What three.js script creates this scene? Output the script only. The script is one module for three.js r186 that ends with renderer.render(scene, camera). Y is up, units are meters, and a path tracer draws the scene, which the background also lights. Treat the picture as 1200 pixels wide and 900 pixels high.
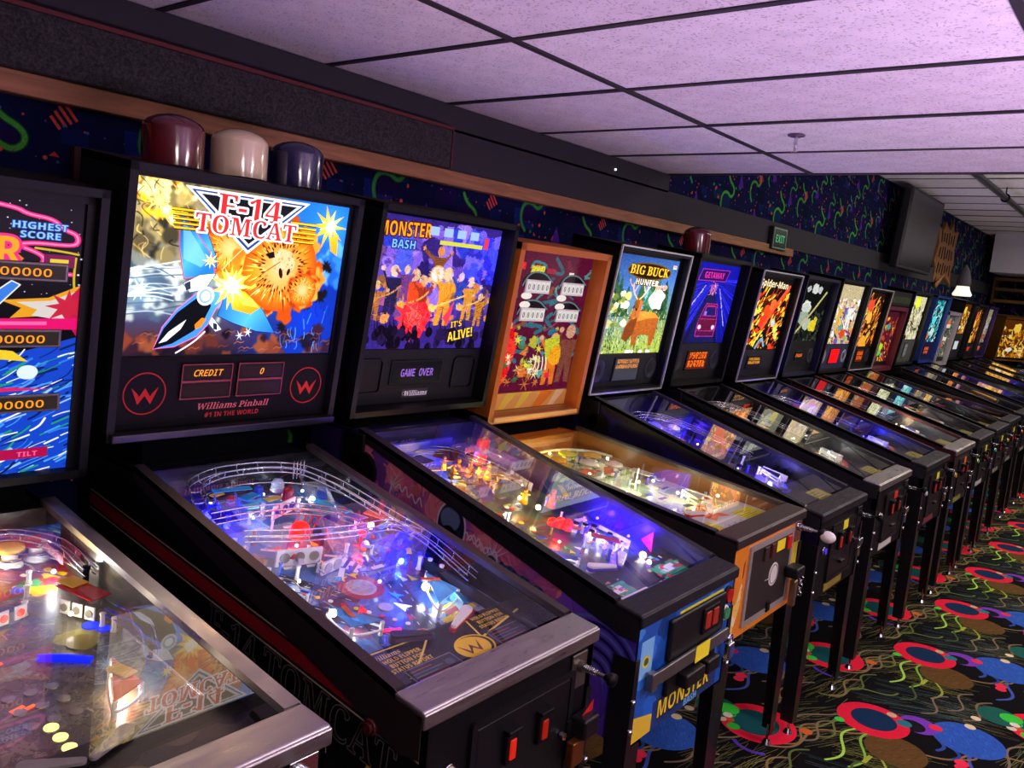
import * as THREE from 'three';
import { RoundedBoxGeometry } from 'three/addons/geometries/RoundedBoxGeometry.js';
import { mergeGeometries } from 'three/addons/utils/BufferGeometryUtils.js';
import { RectAreaLightUniformsLib } from 'three/addons/lights/RectAreaLightUniformsLib.js';

RectAreaLightUniformsLib.init();
const scene = new THREE.Scene();
const renderer = new THREE.WebGLRenderer({ antialias: true });
renderer.toneMapping = THREE.LinearToneMapping;
renderer.toneMappingExposure = 1.0;
renderer.shadowMap.enabled = true;
scene.background = new THREE.Color(0x000000);

// ---------------------------------------------------------------- camera (x runs along the row, z from the wall to the aisle)
const camera = new THREE.PerspectiveCamera(50.46, 4 / 3, 0.05, 60);
{
  const right = new THREE.Vector3(0.63197, 0.09279, 0.76942), up = new THREE.Vector3(0.04343, 0.98701, -0.1547), back = new THREE.Vector3(-0.77377, 0.13118, 0.61973);
  camera.quaternion.setFromRotationMatrix(new THREE.Matrix4().makeBasis(right, up, back));
  camera.position.set(0, 1.7, 0);
}
// levels of the room's own lamps and of the machines' lamps
const LEVEL = { troffer: 20, far_troffer: 18, table: 13.5, glass: 1.0, bulb: 1.0 };

// ---------------------------------------------------------------- helpers
let seed = 7;
const rnd = (a = 0, b = 1) => { seed = (seed * 1664525 + 1013904223) >>> 0; return a + (b - a) * (seed / 4294967296); };
const reseed = (n) => { seed = (n * 2654435761 + 12345) >>> 0; for (let i = 0; i < 4; i++) rnd(); };
const pick = (a) => a[Math.floor(rnd(0, a.length)) % a.length];
const V = (x, y, z) => new THREE.Vector3(x, y, z);
const taken = new Map();
const numbered = (n) => { const k = taken.get(n) || 0; taken.set(n, k + 1); return k ? n + '_' + String(k).padStart(3, '0') : n; };

const matCache = new Map();
function mat(color, roughness = 0.6, metalness = 0, extra) {
  const key = JSON.stringify([color, roughness, metalness, extra]);
  if (!matCache.has(key)) {
    const m = new THREE.MeshPhysicalMaterial({ color, roughness, metalness, ...(extra || {}) });
    if (Array.isArray(color)) m.color.setRGB(...color);
    matCache.set(key, m);
  }
  return matCache.get(key);
}
const glow = (color, k = 1, base = color) => mat(base, 0.4, 0, { emissive: color, emissiveIntensity: k });

const box = (w, h, d, x = 0, y = 0, z = 0) => new THREE.BoxGeometry(w, h, d).translate(x, y, z);
const rbox = (w, h, d, r, x = 0, y = 0, z = 0, seg = 2) => new RoundedBoxGeometry(w, h, d, seg, Math.min(r, w / 2.01, h / 2.01, d / 2.01)).translate(x, y, z);
const cyl = (r0, r1, h, x = 0, y = 0, z = 0, n = 16) => new THREE.CylinderGeometry(r0, r1, h, n).translate(x, y, z);
const cylZ = (r0, r1, h, x = 0, y = 0, z = 0, n = 16) => new THREE.CylinderGeometry(r0, r1, h, n).rotateX(Math.PI / 2).translate(x, y, z);
const sph = (r, x = 0, y = 0, z = 0, n = 12) => new THREE.SphereGeometry(r, n, Math.max(6, n * 0.7 | 0)).translate(x, y, z);
const lathe = (pts, n = 20) => new THREE.LatheGeometry(pts.map((p) => new THREE.Vector2(p[0], p[1])), n);
const tube = (pts, r, seg = 24, n = 6, closed = false) => new THREE.TubeGeometry(new THREE.CatmullRomCurve3(pts, closed, 'catmullrom', 0.4), seg, r, n, closed);
function rod(a, b, r, n = 8) {
  const d = b.clone().sub(a), g = new THREE.CylinderGeometry(r, r, d.length(), n);
  return g.applyQuaternion(new THREE.Quaternion().setFromUnitVectors(V(0, 1, 0), d.normalize())).translate((a.x + b.x) / 2, (a.y + b.y) / 2, (a.z + b.z) / 2);
}
// a polygon given as [z, y] pairs, pulled out along x from x0 to x1
function slab(pts, x0, x1) {
  const s = new THREE.Shape(pts.map((p) => new THREE.Vector2(-p[0], p[1])));
  const g = new THREE.ExtrudeGeometry(s, { depth: x1 - x0, bevelEnabled: false });
  return g.rotateY(Math.PI / 2).translate(x0, 0, 0);
}
// a polygon given as [x, z] pairs, standing from y0 to y1
function upright(pts, y0, y1) {
  const s = new THREE.Shape(pts.map((p) => new THREE.Vector2(p[0], -p[1])));
  return new THREE.ExtrudeGeometry(s, { depth: y1 - y0, bevelEnabled: false }).rotateX(-Math.PI / 2).translate(0, y0, 0);
}
function plate(pts, h, bevel = 0) {  // flat outline in x, y pulled out along z, its back at z = 0
  const s = new THREE.Shape(pts.map((p) => new THREE.Vector2(p[0], p[1])));
  return new THREE.ExtrudeGeometry(s, { depth: h, bevelEnabled: bevel > 0, bevelSize: bevel, bevelThickness: bevel, bevelSegments: 1 });
}
function roundRect(w, h, r) {
  const s = new THREE.Shape();
  s.moveTo(-w / 2 + r, -h / 2).lineTo(w / 2 - r, -h / 2).absarc(w / 2 - r, -h / 2 + r, r, -Math.PI / 2, 0).lineTo(w / 2, h / 2 - r).absarc(w / 2 - r, h / 2 - r, r, 0, Math.PI / 2);
  s.lineTo(-w / 2 + r, h / 2).absarc(-w / 2 + r, h / 2 - r, r, Math.PI / 2, Math.PI).lineTo(-w / 2, -h / 2 + r).absarc(-w / 2 + r, -h / 2 + r, r, Math.PI, Math.PI * 1.5);
  return s;
}
function ringPlate(w, h, r, border, depth) {
  const s = roundRect(w, h, r), hole = roundRect(w - 2 * border, h - 2 * border, Math.max(0.001, r - border));
  s.holes.push(hole);
  return new THREE.ExtrudeGeometry(s, { depth, bevelEnabled: false });
}
function clean(g) {
  const n = g.index ? g.toNonIndexed() : g;
  for (const k of Object.keys(n.attributes)) if (!['position', 'normal', 'uv'].includes(k)) n.deleteAttribute(k);
  return n;
}
function obj(name, geos, material, parent = scene, label) {
  const list = [].concat(geos);
  const g = list.length === 1 ? list[0] : mergeGeometries(list.map(clean));
  const m = new THREE.Mesh(g, material);
  m.name = parent === scene ? numbered(name) : name;
  m.castShadow = m.receiveShadow = true;
  parent.add(m);
  if (label) m.userData.label = label;
  return m;
}
function tag(o, label, category, group) { Object.assign(o.userData, { label, category }); if (group) o.userData.group = group; return o; }
function thing(name, label, category, x, y, z, turn = 0, group) {
  const g = new THREE.Group();
  g.name = numbered(name); g.position.set(x, y, z); g.rotation.y = turn; scene.add(g);
  return tag(g, label, category, group);
}
const struct = (o) => { o.userData.kind = 'structure'; return o; };
function pointLight(parent, color, intensity, p, radius = 0.5) {
  const l = new THREE.PointLight(color, intensity, 0, 2);
  l.position.copy(p); l.castShadow = true; l.shadow.radius = radius; l.name = 'bulb_light'; parent.add(l);
  return l;
}
// ---------------------------------------------------------------- canvases
function canvas(w, h, draw) {
  const c = document.createElement('canvas');
  c.width = w; c.height = h;
  const x = c.getContext('2d');
  draw(x, w, h);
  const t = new THREE.CanvasTexture(c);
  t.colorSpace = THREE.SRGBColorSpace; t.magFilter = THREE.LinearFilter; t.anisotropy = 8;
  return t;
}
function poly(x, pts, fill, stroke, lw = 2) {
  x.beginPath(); pts.forEach((p, i) => (i ? x.lineTo(p[0], p[1]) : x.moveTo(p[0], p[1]))); x.closePath();
  if (fill) { x.fillStyle = fill; x.fill(); }
  if (stroke) { x.strokeStyle = stroke; x.lineWidth = lw; x.stroke(); }
}
function curve(x, pts, stroke, lw = 2) {
  x.beginPath(); x.moveTo(pts[0][0], pts[0][1]);
  for (let i = 1; i < pts.length - 1; i++) x.quadraticCurveTo(pts[i][0], pts[i][1], (pts[i][0] + pts[i + 1][0]) / 2, (pts[i][1] + pts[i + 1][1]) / 2);
  x.lineTo(...pts[pts.length - 1]);
  x.strokeStyle = stroke; x.lineWidth = lw; x.lineCap = 'round'; x.lineJoin = 'round'; x.stroke();
}
function disc(x, cx, cy, r, fill, ry = r, a = 0) { x.beginPath(); x.ellipse(cx, cy, r, ry, a, 0, 7); x.fillStyle = fill; x.fill(); }
function burst(x, cx, cy, r0, r1, n, fill, stroke, lw) {
  const p = [];
  for (let i = 0; i < n * 2; i++) { const a = (i / (n * 2)) * Math.PI * 2, r = (i % 2 ? r0 : r1) * rnd(0.85, 1.15); p.push([cx + Math.cos(a) * r, cy + Math.sin(a) * r]); }
  poly(x, p, fill, stroke, lw);
}
function blob(x, cx, cy, r, fill, rough = 0.25, n = 14) {
  const p = [];
  for (let i = 0; i < n; i++) { const a = (i / n) * Math.PI * 2, q = r * rnd(1 - rough, 1 + rough); p.push([cx + Math.cos(a) * q, cy + Math.sin(a) * q]); }
  x.beginPath(); x.moveTo((p[0][0] + p[n - 1][0]) / 2, (p[0][1] + p[n - 1][1]) / 2);
  for (let i = 0; i < n; i++) { const q = p[(i + 1) % n]; x.quadraticCurveTo(p[i][0], p[i][1], (p[i][0] + q[0]) / 2, (p[i][1] + q[1]) / 2); }
  x.fillStyle = fill; x.fill();
}
function text(x, s, cx, cy, font, fill, stroke, lw = 3, sx = 1, rot = 0) {
  x.save(); x.translate(cx, cy); x.rotate(rot); x.scale(sx, 1); x.font = font; x.textAlign = 'center'; x.textBaseline = 'middle'; x.lineJoin = 'round';
  if (stroke) { x.strokeStyle = stroke; x.lineWidth = lw; x.strokeText(s, 0, 0); }
  x.fillStyle = fill; x.fillText(s, 0, 0); x.restore();
}
// brush strokes that pick up the colours already on the canvas, so that flat areas read as paint
function paintify(x, w, h, n, len = 16, dark = 0.5) {
  const d = x.getImageData(0, 0, w, h).data;
  for (let i = 0; i < n; i++) {
    const a = rnd(0, w), b = rnd(0, h), k = ((b | 0) * w + (a | 0)) * 4, t = Math.sin(a * 0.011) * 1.7 + Math.cos(b * 0.013) * 1.7 + rnd(-0.5, 0.5), m = rnd(1 - dark * 0.6, 1 + dark * 0.5), l = len * rnd(0.5, 1.5);
    x.strokeStyle = 'rgb(' + [0, 1, 2].map((c) => Math.min(255, d[k + c] * m * rnd(0.92, 1.08)) | 0).join(',') + ')'; x.lineWidth = rnd(1, len * 0.22); x.lineCap = 'round';
    x.beginPath(); x.moveTo(a - Math.cos(t) * l / 2, b - Math.sin(t) * l / 2); x.quadraticCurveTo(a + rnd(-4, 4), b + rnd(-4, 4), a + Math.cos(t) * l / 2, b + Math.sin(t) * l / 2); x.stroke();
  }
}
function person(x, cx, foot, h, body, skin, arm = 1) {  // a plain stage figure: head, trunk, two legs, raised arms
  x.save(); x.translate(cx, foot); x.scale(h / 100, h / 100);
  poly(x, [[-14, 0], [-4, 0], [0, -34], [5, 0], [15, 0], [13, -48], [17, -74], [-17, -74], [-13, -48]], body);
  disc(x, 0, -88, 10, skin, 12);
  poly(x, [[-17, -74], [-32 * arm, -92], [-36 * arm, -88], [-14, -58]], body);
  poly(x, [[17, -74], [30, -58 - 20 * arm], [34, -54 - 20 * arm], [14, -56]], body);
  disc(x, -34 * arm, -91, 5, skin); disc(x, 33, -57 - 20 * arm, 5, skin);
  x.restore();
}

// ---------------------------------------------------------------- textures of the room
const noiseTex = (w, h, f, srgb) => {
  const d = new Uint8Array(w * h * 4);
  for (let y = 0; y < h; y++) for (let x = 0; x < w; x++) { const c = f(x, y); for (let k = 0; k < 3; k++) d[(y * w + x) * 4 + k] = Math.max(0, Math.min(255, Array.isArray(c) ? c[k] : c)); d[(y * w + x) * 4 + 3] = 255; }
  const t = new THREE.DataTexture(d, w, h);
  t.wrapS = t.wrapT = THREE.RepeatWrapping; t.magFilter = THREE.LinearFilter; if (srgb) t.colorSpace = THREE.SRGBColorSpace; t.needsUpdate = true;
  return t;
};
// value noise that repeats after n cells
function valueNoise(n, s) {
  reseed(s);
  const g = Array.from({ length: n * n }, () => rnd());
  const at = (i, j) => g[((j % n) + n) % n * n + ((i % n) + n) % n], sm = (t) => t * t * (3 - 2 * t);
  return (u, v) => { const i = Math.floor(u * n), j = Math.floor(v * n), a = sm(u * n - i), b = sm(v * n - j); return (at(i, j) * (1 - a) + at(i + 1, j) * a) * (1 - b) + (at(i, j + 1) * (1 - a) + at(i + 1, j + 1) * a) * b; };
}
const n8 = valueNoise(8, 3), n64 = valueNoise(64, 5), n128 = valueNoise(128, 9), n16 = valueNoise(16, 11);
const tileBump = noiseTex(512, 512, (x, y) => { const u = x / 512, v = y / 512; const p = n64(u, v) * 0.5 + n128(u, v) * 0.5; return p < 0.33 ? 60 : 190 + n16(u, v) * 40; });
const tileColor = noiseTex(512, 512, (x, y) => { const u = x / 512, v = y / 512; const p = n64(u, v) * 0.5 + n128(u, v) * 0.5; const b = 226 + n8(u, v) * 14; return p < 0.30 ? [b - 42, b - 44, b - 46] : [b, b - 3, b - 5]; }, true);
const foamTex = noiseTex(256, 256, (x, y) => { const u = x / 256, v = y / 256, q = n128(u, v) * 0.6 + n64(u, v) * 0.4; const b = 22 + q * 52; return [b, b * 0.97, b * 0.98]; }, true);
const woodTex = noiseTex(512, 128, (x, y) => { const u = x / 512, v = y / 128; const q = n8(u * 0.5, v * 2) * 0.5 + n64(u * 0.25, v * 1) * 0.5; const r = 0.5 + 0.5 * Math.sin(v * 60 + n8(u, v) * 9); const k = 0.72 + 0.2 * q + 0.1 * r; return [176 * k, 122 * k, 76 * k]; }, true);
const brushed = noiseTex(256, 256, (x, y) => { const u = x / 256, v = y / 256; return 90 + n128(u * 0.25, v) * 60 + n16(u, v) * 60 + (n8(u, v) > 0.62 ? 25 : 0); });
const paintWear = noiseTex(256, 256, (x, y) => { const u = x / 256, v = y / 256; return 95 + n16(u, v) * 80 + n128(u, v) * 50; });

const floorTex = canvas(1536, 1536, (x, w) => {
  const S = w / 0.904, wrap = (f) => { for (const i of [-1, 0, 1]) for (const j of [-1, 0, 1]) { x.save(); x.translate(i * w, j * w); f(); x.restore(); } };
  const P = (wx, wz) => [(wx - 3.0) * S, (wz + 1.4) * S];
  x.fillStyle = '#0b0a0c'; x.fillRect(0, 0, w, w);
  reseed(41);
  // bundles of fine hatched threads
  const bundle = (cx, cz, n, len, spread, a, col) => wrap(() => {
    for (let i = 0; i < n; i++) {
      const [px, py] = P(cx + rndS[i % 97] * spread, cz + rndS[(i * 7 + 3) % 97] * spread), l = len * S * (0.6 + 0.4 * rndS[(i * 3) % 97]), b = a + rndS[(i * 5 + 1) % 97] * 0.22;
      x.strokeStyle = col[i % col.length]; x.lineWidth = 3.2; x.beginPath(); x.moveTo(px - Math.cos(b) * l / 2, py - Math.sin(b) * l / 2); x.lineTo(px + Math.cos(b) * l / 2, py + Math.sin(b) * l / 2); x.stroke();
    }
  });
  const rndS = Array.from({ length: 97 }, () => rnd(-1, 1));
  bundle(3.33, -0.86, 150, 0.2, 0.17, 0.5, ['#74743a', '#585830', '#42492b', '#868242']);
  bundle(3.83, -0.62, 110, 0.24, 0.18, 1.15, ['#456a66', '#365258', '#525c48']);
  bundle(3.27, -0.62, 80, 0.17, 0.12, 1.3, ['#7f8636', '#596028', '#8d9340']);
  bundle(3.72, -1.02, 90, 0.2, 0.15, 0.2, ['#6e6838', '#4c5a3c', '#86803e']);
  bundle(3.05, -1.33, 80, 0.2, 0.14, 1.4, ['#62603c', '#3c545c', '#787442']);
  const wave = (x0, z0, dx, dz, amp, k, col, lw) => wrap(() => {
    const pts = [], L = Math.hypot(dx, dz), nx = -dz / L, nz = dx / L;
    for (let i = 0; i <= 24; i++) { const t = i / 24, s = Math.sin(t * Math.PI * 2 * k) * amp; pts.push(P(x0 + dx * t + nx * s, z0 + dz * t + nz * s)); }
    curve(x, pts, col, lw * 1.45);
  });
  const tan = '#8a7048', tan2 = '#7c6e56', lime = '#86c040', lime2 = '#a4e052', olive = '#98a838';
  wave(3.0, -0.98, 0.5, 0.26, 0.035, 1.5, tan, 13); wave(3.04, -1.02, 0.55, 0.16, 0.035, 1.5, tan2, 12); wave(3.2, -1.0, 0.42, 0.36, 0.03, 1.3, '#6b7a3a', 11);
  wave(3.08, -0.78, 0.34, 0.02, 0.03, 1, lime2, 13); wave(3.1, -0.7, 0.42, 0.0, 0.03, 1.2, lime, 12); wave(3.06, -0.6, 0.34, -0.02, 0.03, 1, olive, 12);
  wave(3.42, -0.52, 0.3, 0.32, 0.03, 1.2, tan, 13); wave(3.6, -0.98, 0.3, 0.24, 0.035, 1.4, '#6b7a3a', 12); wave(3.5, -1.2, 0.42, 0.1, 0.03, 1.3, tan2, 12);
  wave(3.3, -1.28, 0.4, 0.06, 0.035, 1.2, '#4159a5', 16); wave(3.5, -0.48, 0.18, -0.02, 0.02, 1, '#33509c', 17); wave(3.48, -0.42, 0.16, -0.02, 0.02, 1, '#2b4488', 15); wave(3.86, -0.45, 0.28, 0.06, 0.03, 1, '#7a6546', 13);
  for (const [a, b, c] of [[3.06, -0.94, tan], [3.14, -0.9, tan2], [3.22, -0.86, '#6b7a3a'], [3.3, -1.12, tan], [3.42, -1.08, tan2], [3.62, -0.94, tan], [3.74, -0.9, '#5f7038'], [3.78, -0.6, tan2], [3.84, -0.7, '#4c5c30'], [3.5, -1.3, tan], [3.0, -0.52, tan2]]) wave(a, b, 0.26, 0.05, 0.032, 1, c, 11);
  const C = (cx, cz, r, col) => wrap(() => { const [px, py] = P(cx, cz); disc(x, px, py, r * S, col); });
  const R = (cx, cz, r0, r1, col) => wrap(() => { const [px, py] = P(cx, cz); x.beginPath(); x.arc(px, py, r1 * S, 0, 7); x.arc(px, py, r0 * S, 0, 7, true); x.fillStyle = col; x.fill(); });
  C(3.36, -0.6, 0.115, '#604622');
  C(3.69, -0.405, 0.137, '#2f5bb0');
  wrap(() => { for (let i = 0; i < 90; i++) { const a = rndS[i] * 3.1, q = Math.sqrt(Math.abs(rndS[(i * 3 + 5) % 97])) * 0.125, [px, py] = P(3.69 + Math.cos(a) * q, -0.405 + Math.sin(a) * q); x.strokeStyle = i % 2 ? '#3f78d8' : '#20448c'; x.lineWidth = 3.5; x.beginPath(); x.moveTo(px - 14, py + 9); x.lineTo(px + 14, py - 9); x.stroke(); } });
  wrap(() => { for (let i = 0; i < 60; i++) { const a = rndS[i] * 3.1, q = Math.sqrt(Math.abs(rndS[(i * 5 + 2) % 97])) * 0.105, [px, py] = P(3.36 + Math.cos(a) * q, -0.6 + Math.sin(a) * q); x.strokeStyle = i % 2 ? '#7a5e34' : '#3c2c16'; x.lineWidth = 3; x.beginPath(); x.moveTo(px - 14, py - 9); x.lineTo(px + 14, py + 9); x.stroke(); } });
  C(3.655, -0.585, 0.075, '#7a3cb4'); C(3.628, -0.602, 0.05, '#17171c');
  C(3.545, -0.737, 0.142, '#e8203c'); C(3.552, -0.735, 0.09, '#14304f');
  C(3.62, -0.632, 0.03, '#2b7c86'); C(3.655, -0.69, 0.02, '#cdb98a');
  C(3.13, -1.07, 0.152, '#e8203c'); C(3.128, -1.082, 0.098, '#125255');
  C(3.03, -1.13, 0.026, '#36d23c'); C(3.11, -1.19, 0.034, '#2fc443'); C(3.05, -1.19, 0.02, '#d8cfae'); C(3.07, -1.16, 0.016, '#b65a2c');
  C(3.225, -0.905, 0.024, '#d2642c'); C(3.435, -0.84, 0.02, '#3fd84a'); C(3.69, -0.525, 0.027, '#f0314d');
  C(4.03, -0.344, 0.085, '#1d5f50'); C(4.05, -0.30, 0.045, '#39cf3d'); C(4.0, -0.28, 0.02, '#e2dcc2'); C(3.475, -0.388, 0.026, '#f0314d'); C(3.82, -0.42, 0.022, '#e3d7a8');
  C(3.436, -1.287, 0.024, '#e8304c'); C(3.02, -1.32, 0.02, '#e3d7a8');
  wrap(() => { const [px, py] = P(3.0, -1.02); x.strokeStyle = '#5a3aa8'; x.lineWidth = 30; x.beginPath(); x.arc(px, py, 0.09 * S, 2.4, 4.0); x.stroke(); });
  wrap(() => { const [px, py] = P(3.21, -0.665); x.fillStyle = '#a9b33a'; x.save(); x.translate(px, py); x.rotate(0.1); x.fillRect(-60, -14, 120, 28); x.restore(); });
  // pile grain
  const im = x.getImageData(0, 0, w, w), d = im.data; reseed(99);
  for (let i = 0; i < d.length; i += 4) { const k = rnd(0.74, 1.22); d[i] *= k; d[i + 1] *= k; d[i + 2] *= k; }
  x.putImageData(im, 0, 0);
});
floorTex.wrapS = floorTex.wrapT = THREE.RepeatWrapping;

const wallTex = canvas(1024, 1024, (x, w) => {  // 0.9 m a side
  const S = w / 0.9, wrap = (f) => { for (const i of [-1, 0, 1]) for (const j of [-1, 0, 1]) { x.save(); x.translate(i * w, j * w); f(); x.restore(); } };
  x.fillStyle = '#10173f'; x.fillRect(0, 0, w, w);
  reseed(23);
  const list = [];
  for (let i = 0; i < 26; i++) list.push([rnd(0, w), rnd(0, w), rnd(30, 90), pick(['#142058', '#0d122e', '#18286c', '#1e1246', '#0f2c4e'])]);
  wrap(() => { for (const [a, b, r, c] of list) { x.fillStyle = c; x.fillRect(a - r, b - r * 0.6, r * 2, r * 1.2); } });
  const snake = (ox, oy, sc, col) => wrap(() => {
    const p = [[0, -0.12], [0.02, -0.08], [0.09, -0.05], [0.1, -0.01], [0.06, 0.02], [0.01, -0.01], [-0.05, 0], [-0.07, 0.05], [-0.06, 0.1], [-0.03, 0.13]].map((q) => [ox * S + q[0] * S * sc, oy * S + q[1] * S * sc]);
    curve(x, p, '#1e5a24', 26 * sc); curve(x, p, col, 17 * sc);
  });
  snake(0.15, 0.2, 1, '#3fa03c'); snake(0.62, 0.33, 1.1, '#49ad3f'); snake(0.36, 0.66, 0.95, '#3f9b4a'); snake(0.8, 0.78, 0.9, '#46a83a'); snake(0.42, 0.1, 0.7, '#3aa05a'); snake(0.1, 0.55, 0.75, '#4aa83c'); snake(0.86, 0.14, 0.7, '#3f9b4a'); snake(0.6, 0.9, 0.7, '#4cb044');
  const bits = [];
  for (let i = 0; i < 80; i++) bits.push([rnd(0, w), rnd(0, w), rnd(6, 15), rnd(0, 6), pick(['#e4533f', '#d8473b', '#2f9e4a', '#7d3ab8', '#2a8a9a', '#e0604a']), i % 3]);
  wrap(() => { for (const [a, b, r, t, c, k] of bits) { x.save(); x.translate(a, b); x.rotate(t); if (k === 0) { x.fillStyle = c; x.fillRect(-r, -r * 0.7, r * 2, r * 1.4); } else if (k === 1) poly(x, [[-r, r], [r, r], [r, -r]], c); else disc(x, 0, 0, r * 0.7, c); x.restore(); } });
  for (const [a, b] of [[300, 170], [820, 560], [120, 760]]) wrap(() => { x.save(); x.translate(a, b); x.rotate(0.9); for (let i = 0; i < 4; i++) { x.fillStyle = '#e0543f'; x.fillRect(-40 + i * 6, i * 20, 70 - i * 8, 10); } x.restore(); });
  wrap(() => { for (const [a, b] of [[540, 120], [220, 480], [930, 260], [660, 900]]) poly(x, [[a, b - 60], [a + 50, b + 40], [a - 40, b + 50]], '#54289c'); });
  wrap(() => { for (let i = 0; i < 160; i++) disc(x, (i * 397) % w, (i * 613) % w, 2 + (i % 4), ['#5a8a60', '#7a4a9a', '#c0584a', '#3d6a9a'][i % 4]); });
  const im = x.getImageData(0, 0, w, w), d = im.data; reseed(77);
  for (let i = 0; i < d.length; i += 4) { const k = rnd(0.7, 1.25); d[i] *= k; d[i + 1] *= k; d[i + 2] *= k; }
  x.putImageData(im, 0, 0);
});
wallTex.wrapS = wallTex.wrapT = THREE.RepeatWrapping;

// ---------------------------------------------------------------- room
const X0 = -2.6, X1 = 15.4, ZW = -2.44, ZF = 2.7, YC = 2.361, XE = 4.29, YH = 2.97;
function metricUV(g, fu, fv) { const p = g.attributes.position, u = g.attributes.uv; for (let i = 0; i < p.count; i++) u.setXY(i, fu(p.getX(i), p.getY(i), p.getZ(i)), fv(p.getX(i), p.getY(i), p.getZ(i))); return g; }
const carpetMat = new THREE.MeshPhysicalMaterial({ map: floorTex, roughness: 1, specularIntensity: 0.2 });
const wallMat = new THREE.MeshPhysicalMaterial({ map: wallTex, roughness: 1, specularIntensity: 0.2 });
struct(obj('floor', metricUV(box(X1 - X0 + 0.4, 0.1, ZF - ZW + 0.4, (X0 + X1) / 2, -0.05, (ZF + ZW) / 2), (x) => (x - 3.0) / 0.904, (x, y, z) => 1 - (z + 1.4) / 0.904), carpetMat)).userData.label = 'dark carpet with red rings, blue discs and wavy lines';
const wallBack = struct(obj('wall_back', metricUV(box(X1 - X0 + 0.4, YH + 0.3, 0.12, (X0 + X1) / 2, (YH + 0.3) / 2, ZW - 0.06), (x) => x / 0.9, (x, y) => y / 0.9), wallMat));
wallBack.userData.label = 'navy carpeted wall with green squiggles and orange flecks';
const plainWall = mat('#7a7478', 0.9);
struct(obj('wall_front', box(X1 - X0 + 0.4, YH + 0.3, 0.12, (X0 + X1) / 2, (YH + 0.3) / 2, ZF + 0.06), plainWall));
struct(obj('wall_near', box(0.12, YH + 0.3, ZF - ZW, X0 - 0.06, (YH + 0.3) / 2, (ZF + ZW) / 2), plainWall));
const wallFar = struct(obj('wall_far', metricUV(box(0.12, YH + 0.3, ZF - ZW, X1 + 0.06, (YH + 0.3) / 2, (ZF + ZW) / 2), (x, y, z) => z / 0.9, (x, y) => y / 0.9), wallMat));
// ceilings: a slab above, tiles and bars below it, every tile a piece of its own
const tileMats = [0, 1, 2].map((i) => { const a = tileColor.clone(), b = tileBump.clone(); for (const t of [a, b]) { t.repeat.set(1.3, 2.6); t.offset.set(i * 0.31, i * 0.17); t.needsUpdate = true; } return new THREE.MeshPhysicalMaterial({ map: a, bumpMap: b, bumpScale: 0.0015, roughness: 0.95, color: [0xffffff, 0xf4f2f0, 0xfaf7f8][i] }); });
const barMat = mat('#241f24', 0.6), darkMat = mat('#141216', 0.9);
function ceiling(name, label, x0, x1, y, zs, xs) {
  const c = struct(obj(name, box(x1 - x0, 0.05, ZF - ZW, (x0 + x1) / 2, y + 0.075, (ZF + ZW) / 2), darkMat, scene, label));
  const geoCache = {};
  let k = 0;
  for (let i = 0; i + 1 < xs.length; i++) for (let j = 0; j + 1 < zs.length; j++) {
    const w = xs[i + 1] - xs[i] - 0.012, d = zs[j + 1] - zs[j] - 0.012, key = w.toFixed(3) + d.toFixed(3);
    if (w < 0.02 || d < 0.02) continue;
    const g = geoCache[key] ||= box(w, 0.018, d);
    const t = obj('ceiling_tile', g, tileMats[(i * 3 + j * 2 + (k++ % 2)) % 3], c);
    t.position.set((xs[i] + xs[i + 1]) / 2, y + 0.012 + ((i * 7 + j * 5) % 3) * 0.0015, (zs[j] + zs[j + 1]) / 2);
  }
  for (const z of zs) obj('ceiling_bar', box(x1 - x0, 0.022, 0.024, (x0 + x1) / 2, y + 0.009, z), barMat, c);
  for (const x of xs) obj('ceiling_bar', box(0.024, 0.02, ZF - ZW, x, y + 0.009, (ZF + ZW) / 2), barMat, c);
  return c;
}
const grid = (a, b, o, p) => { const r = [a]; for (let q = o + Math.ceil((a - o) / p + 0.05) * p; q < b - 0.03; q += p) r.push(q); r.push(b); return r; };
ceiling('ceiling', 'suspended white tile ceiling with dark grid bars', X0, XE, YC, grid(ZW, ZF, -1.586, 1.22), grid(X0, XE, 1.836, 0.61));
ceiling('ceiling', 'higher white tile ceiling over the far end of the row', XE + 0.03, X1, YH, grid(ZW, ZF, -1.586, 1.22), grid(XE + 0.03, X1, 1.836, 0.61));
struct(obj('wall_step', box(0.03, YH - YC + 0.1, ZF - ZW, XE + 0.015, (YH + YC + 0.1) / 2, (ZF + ZW) / 2), darkMat, scene, 'fascia where the low ceiling steps up'));
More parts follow.
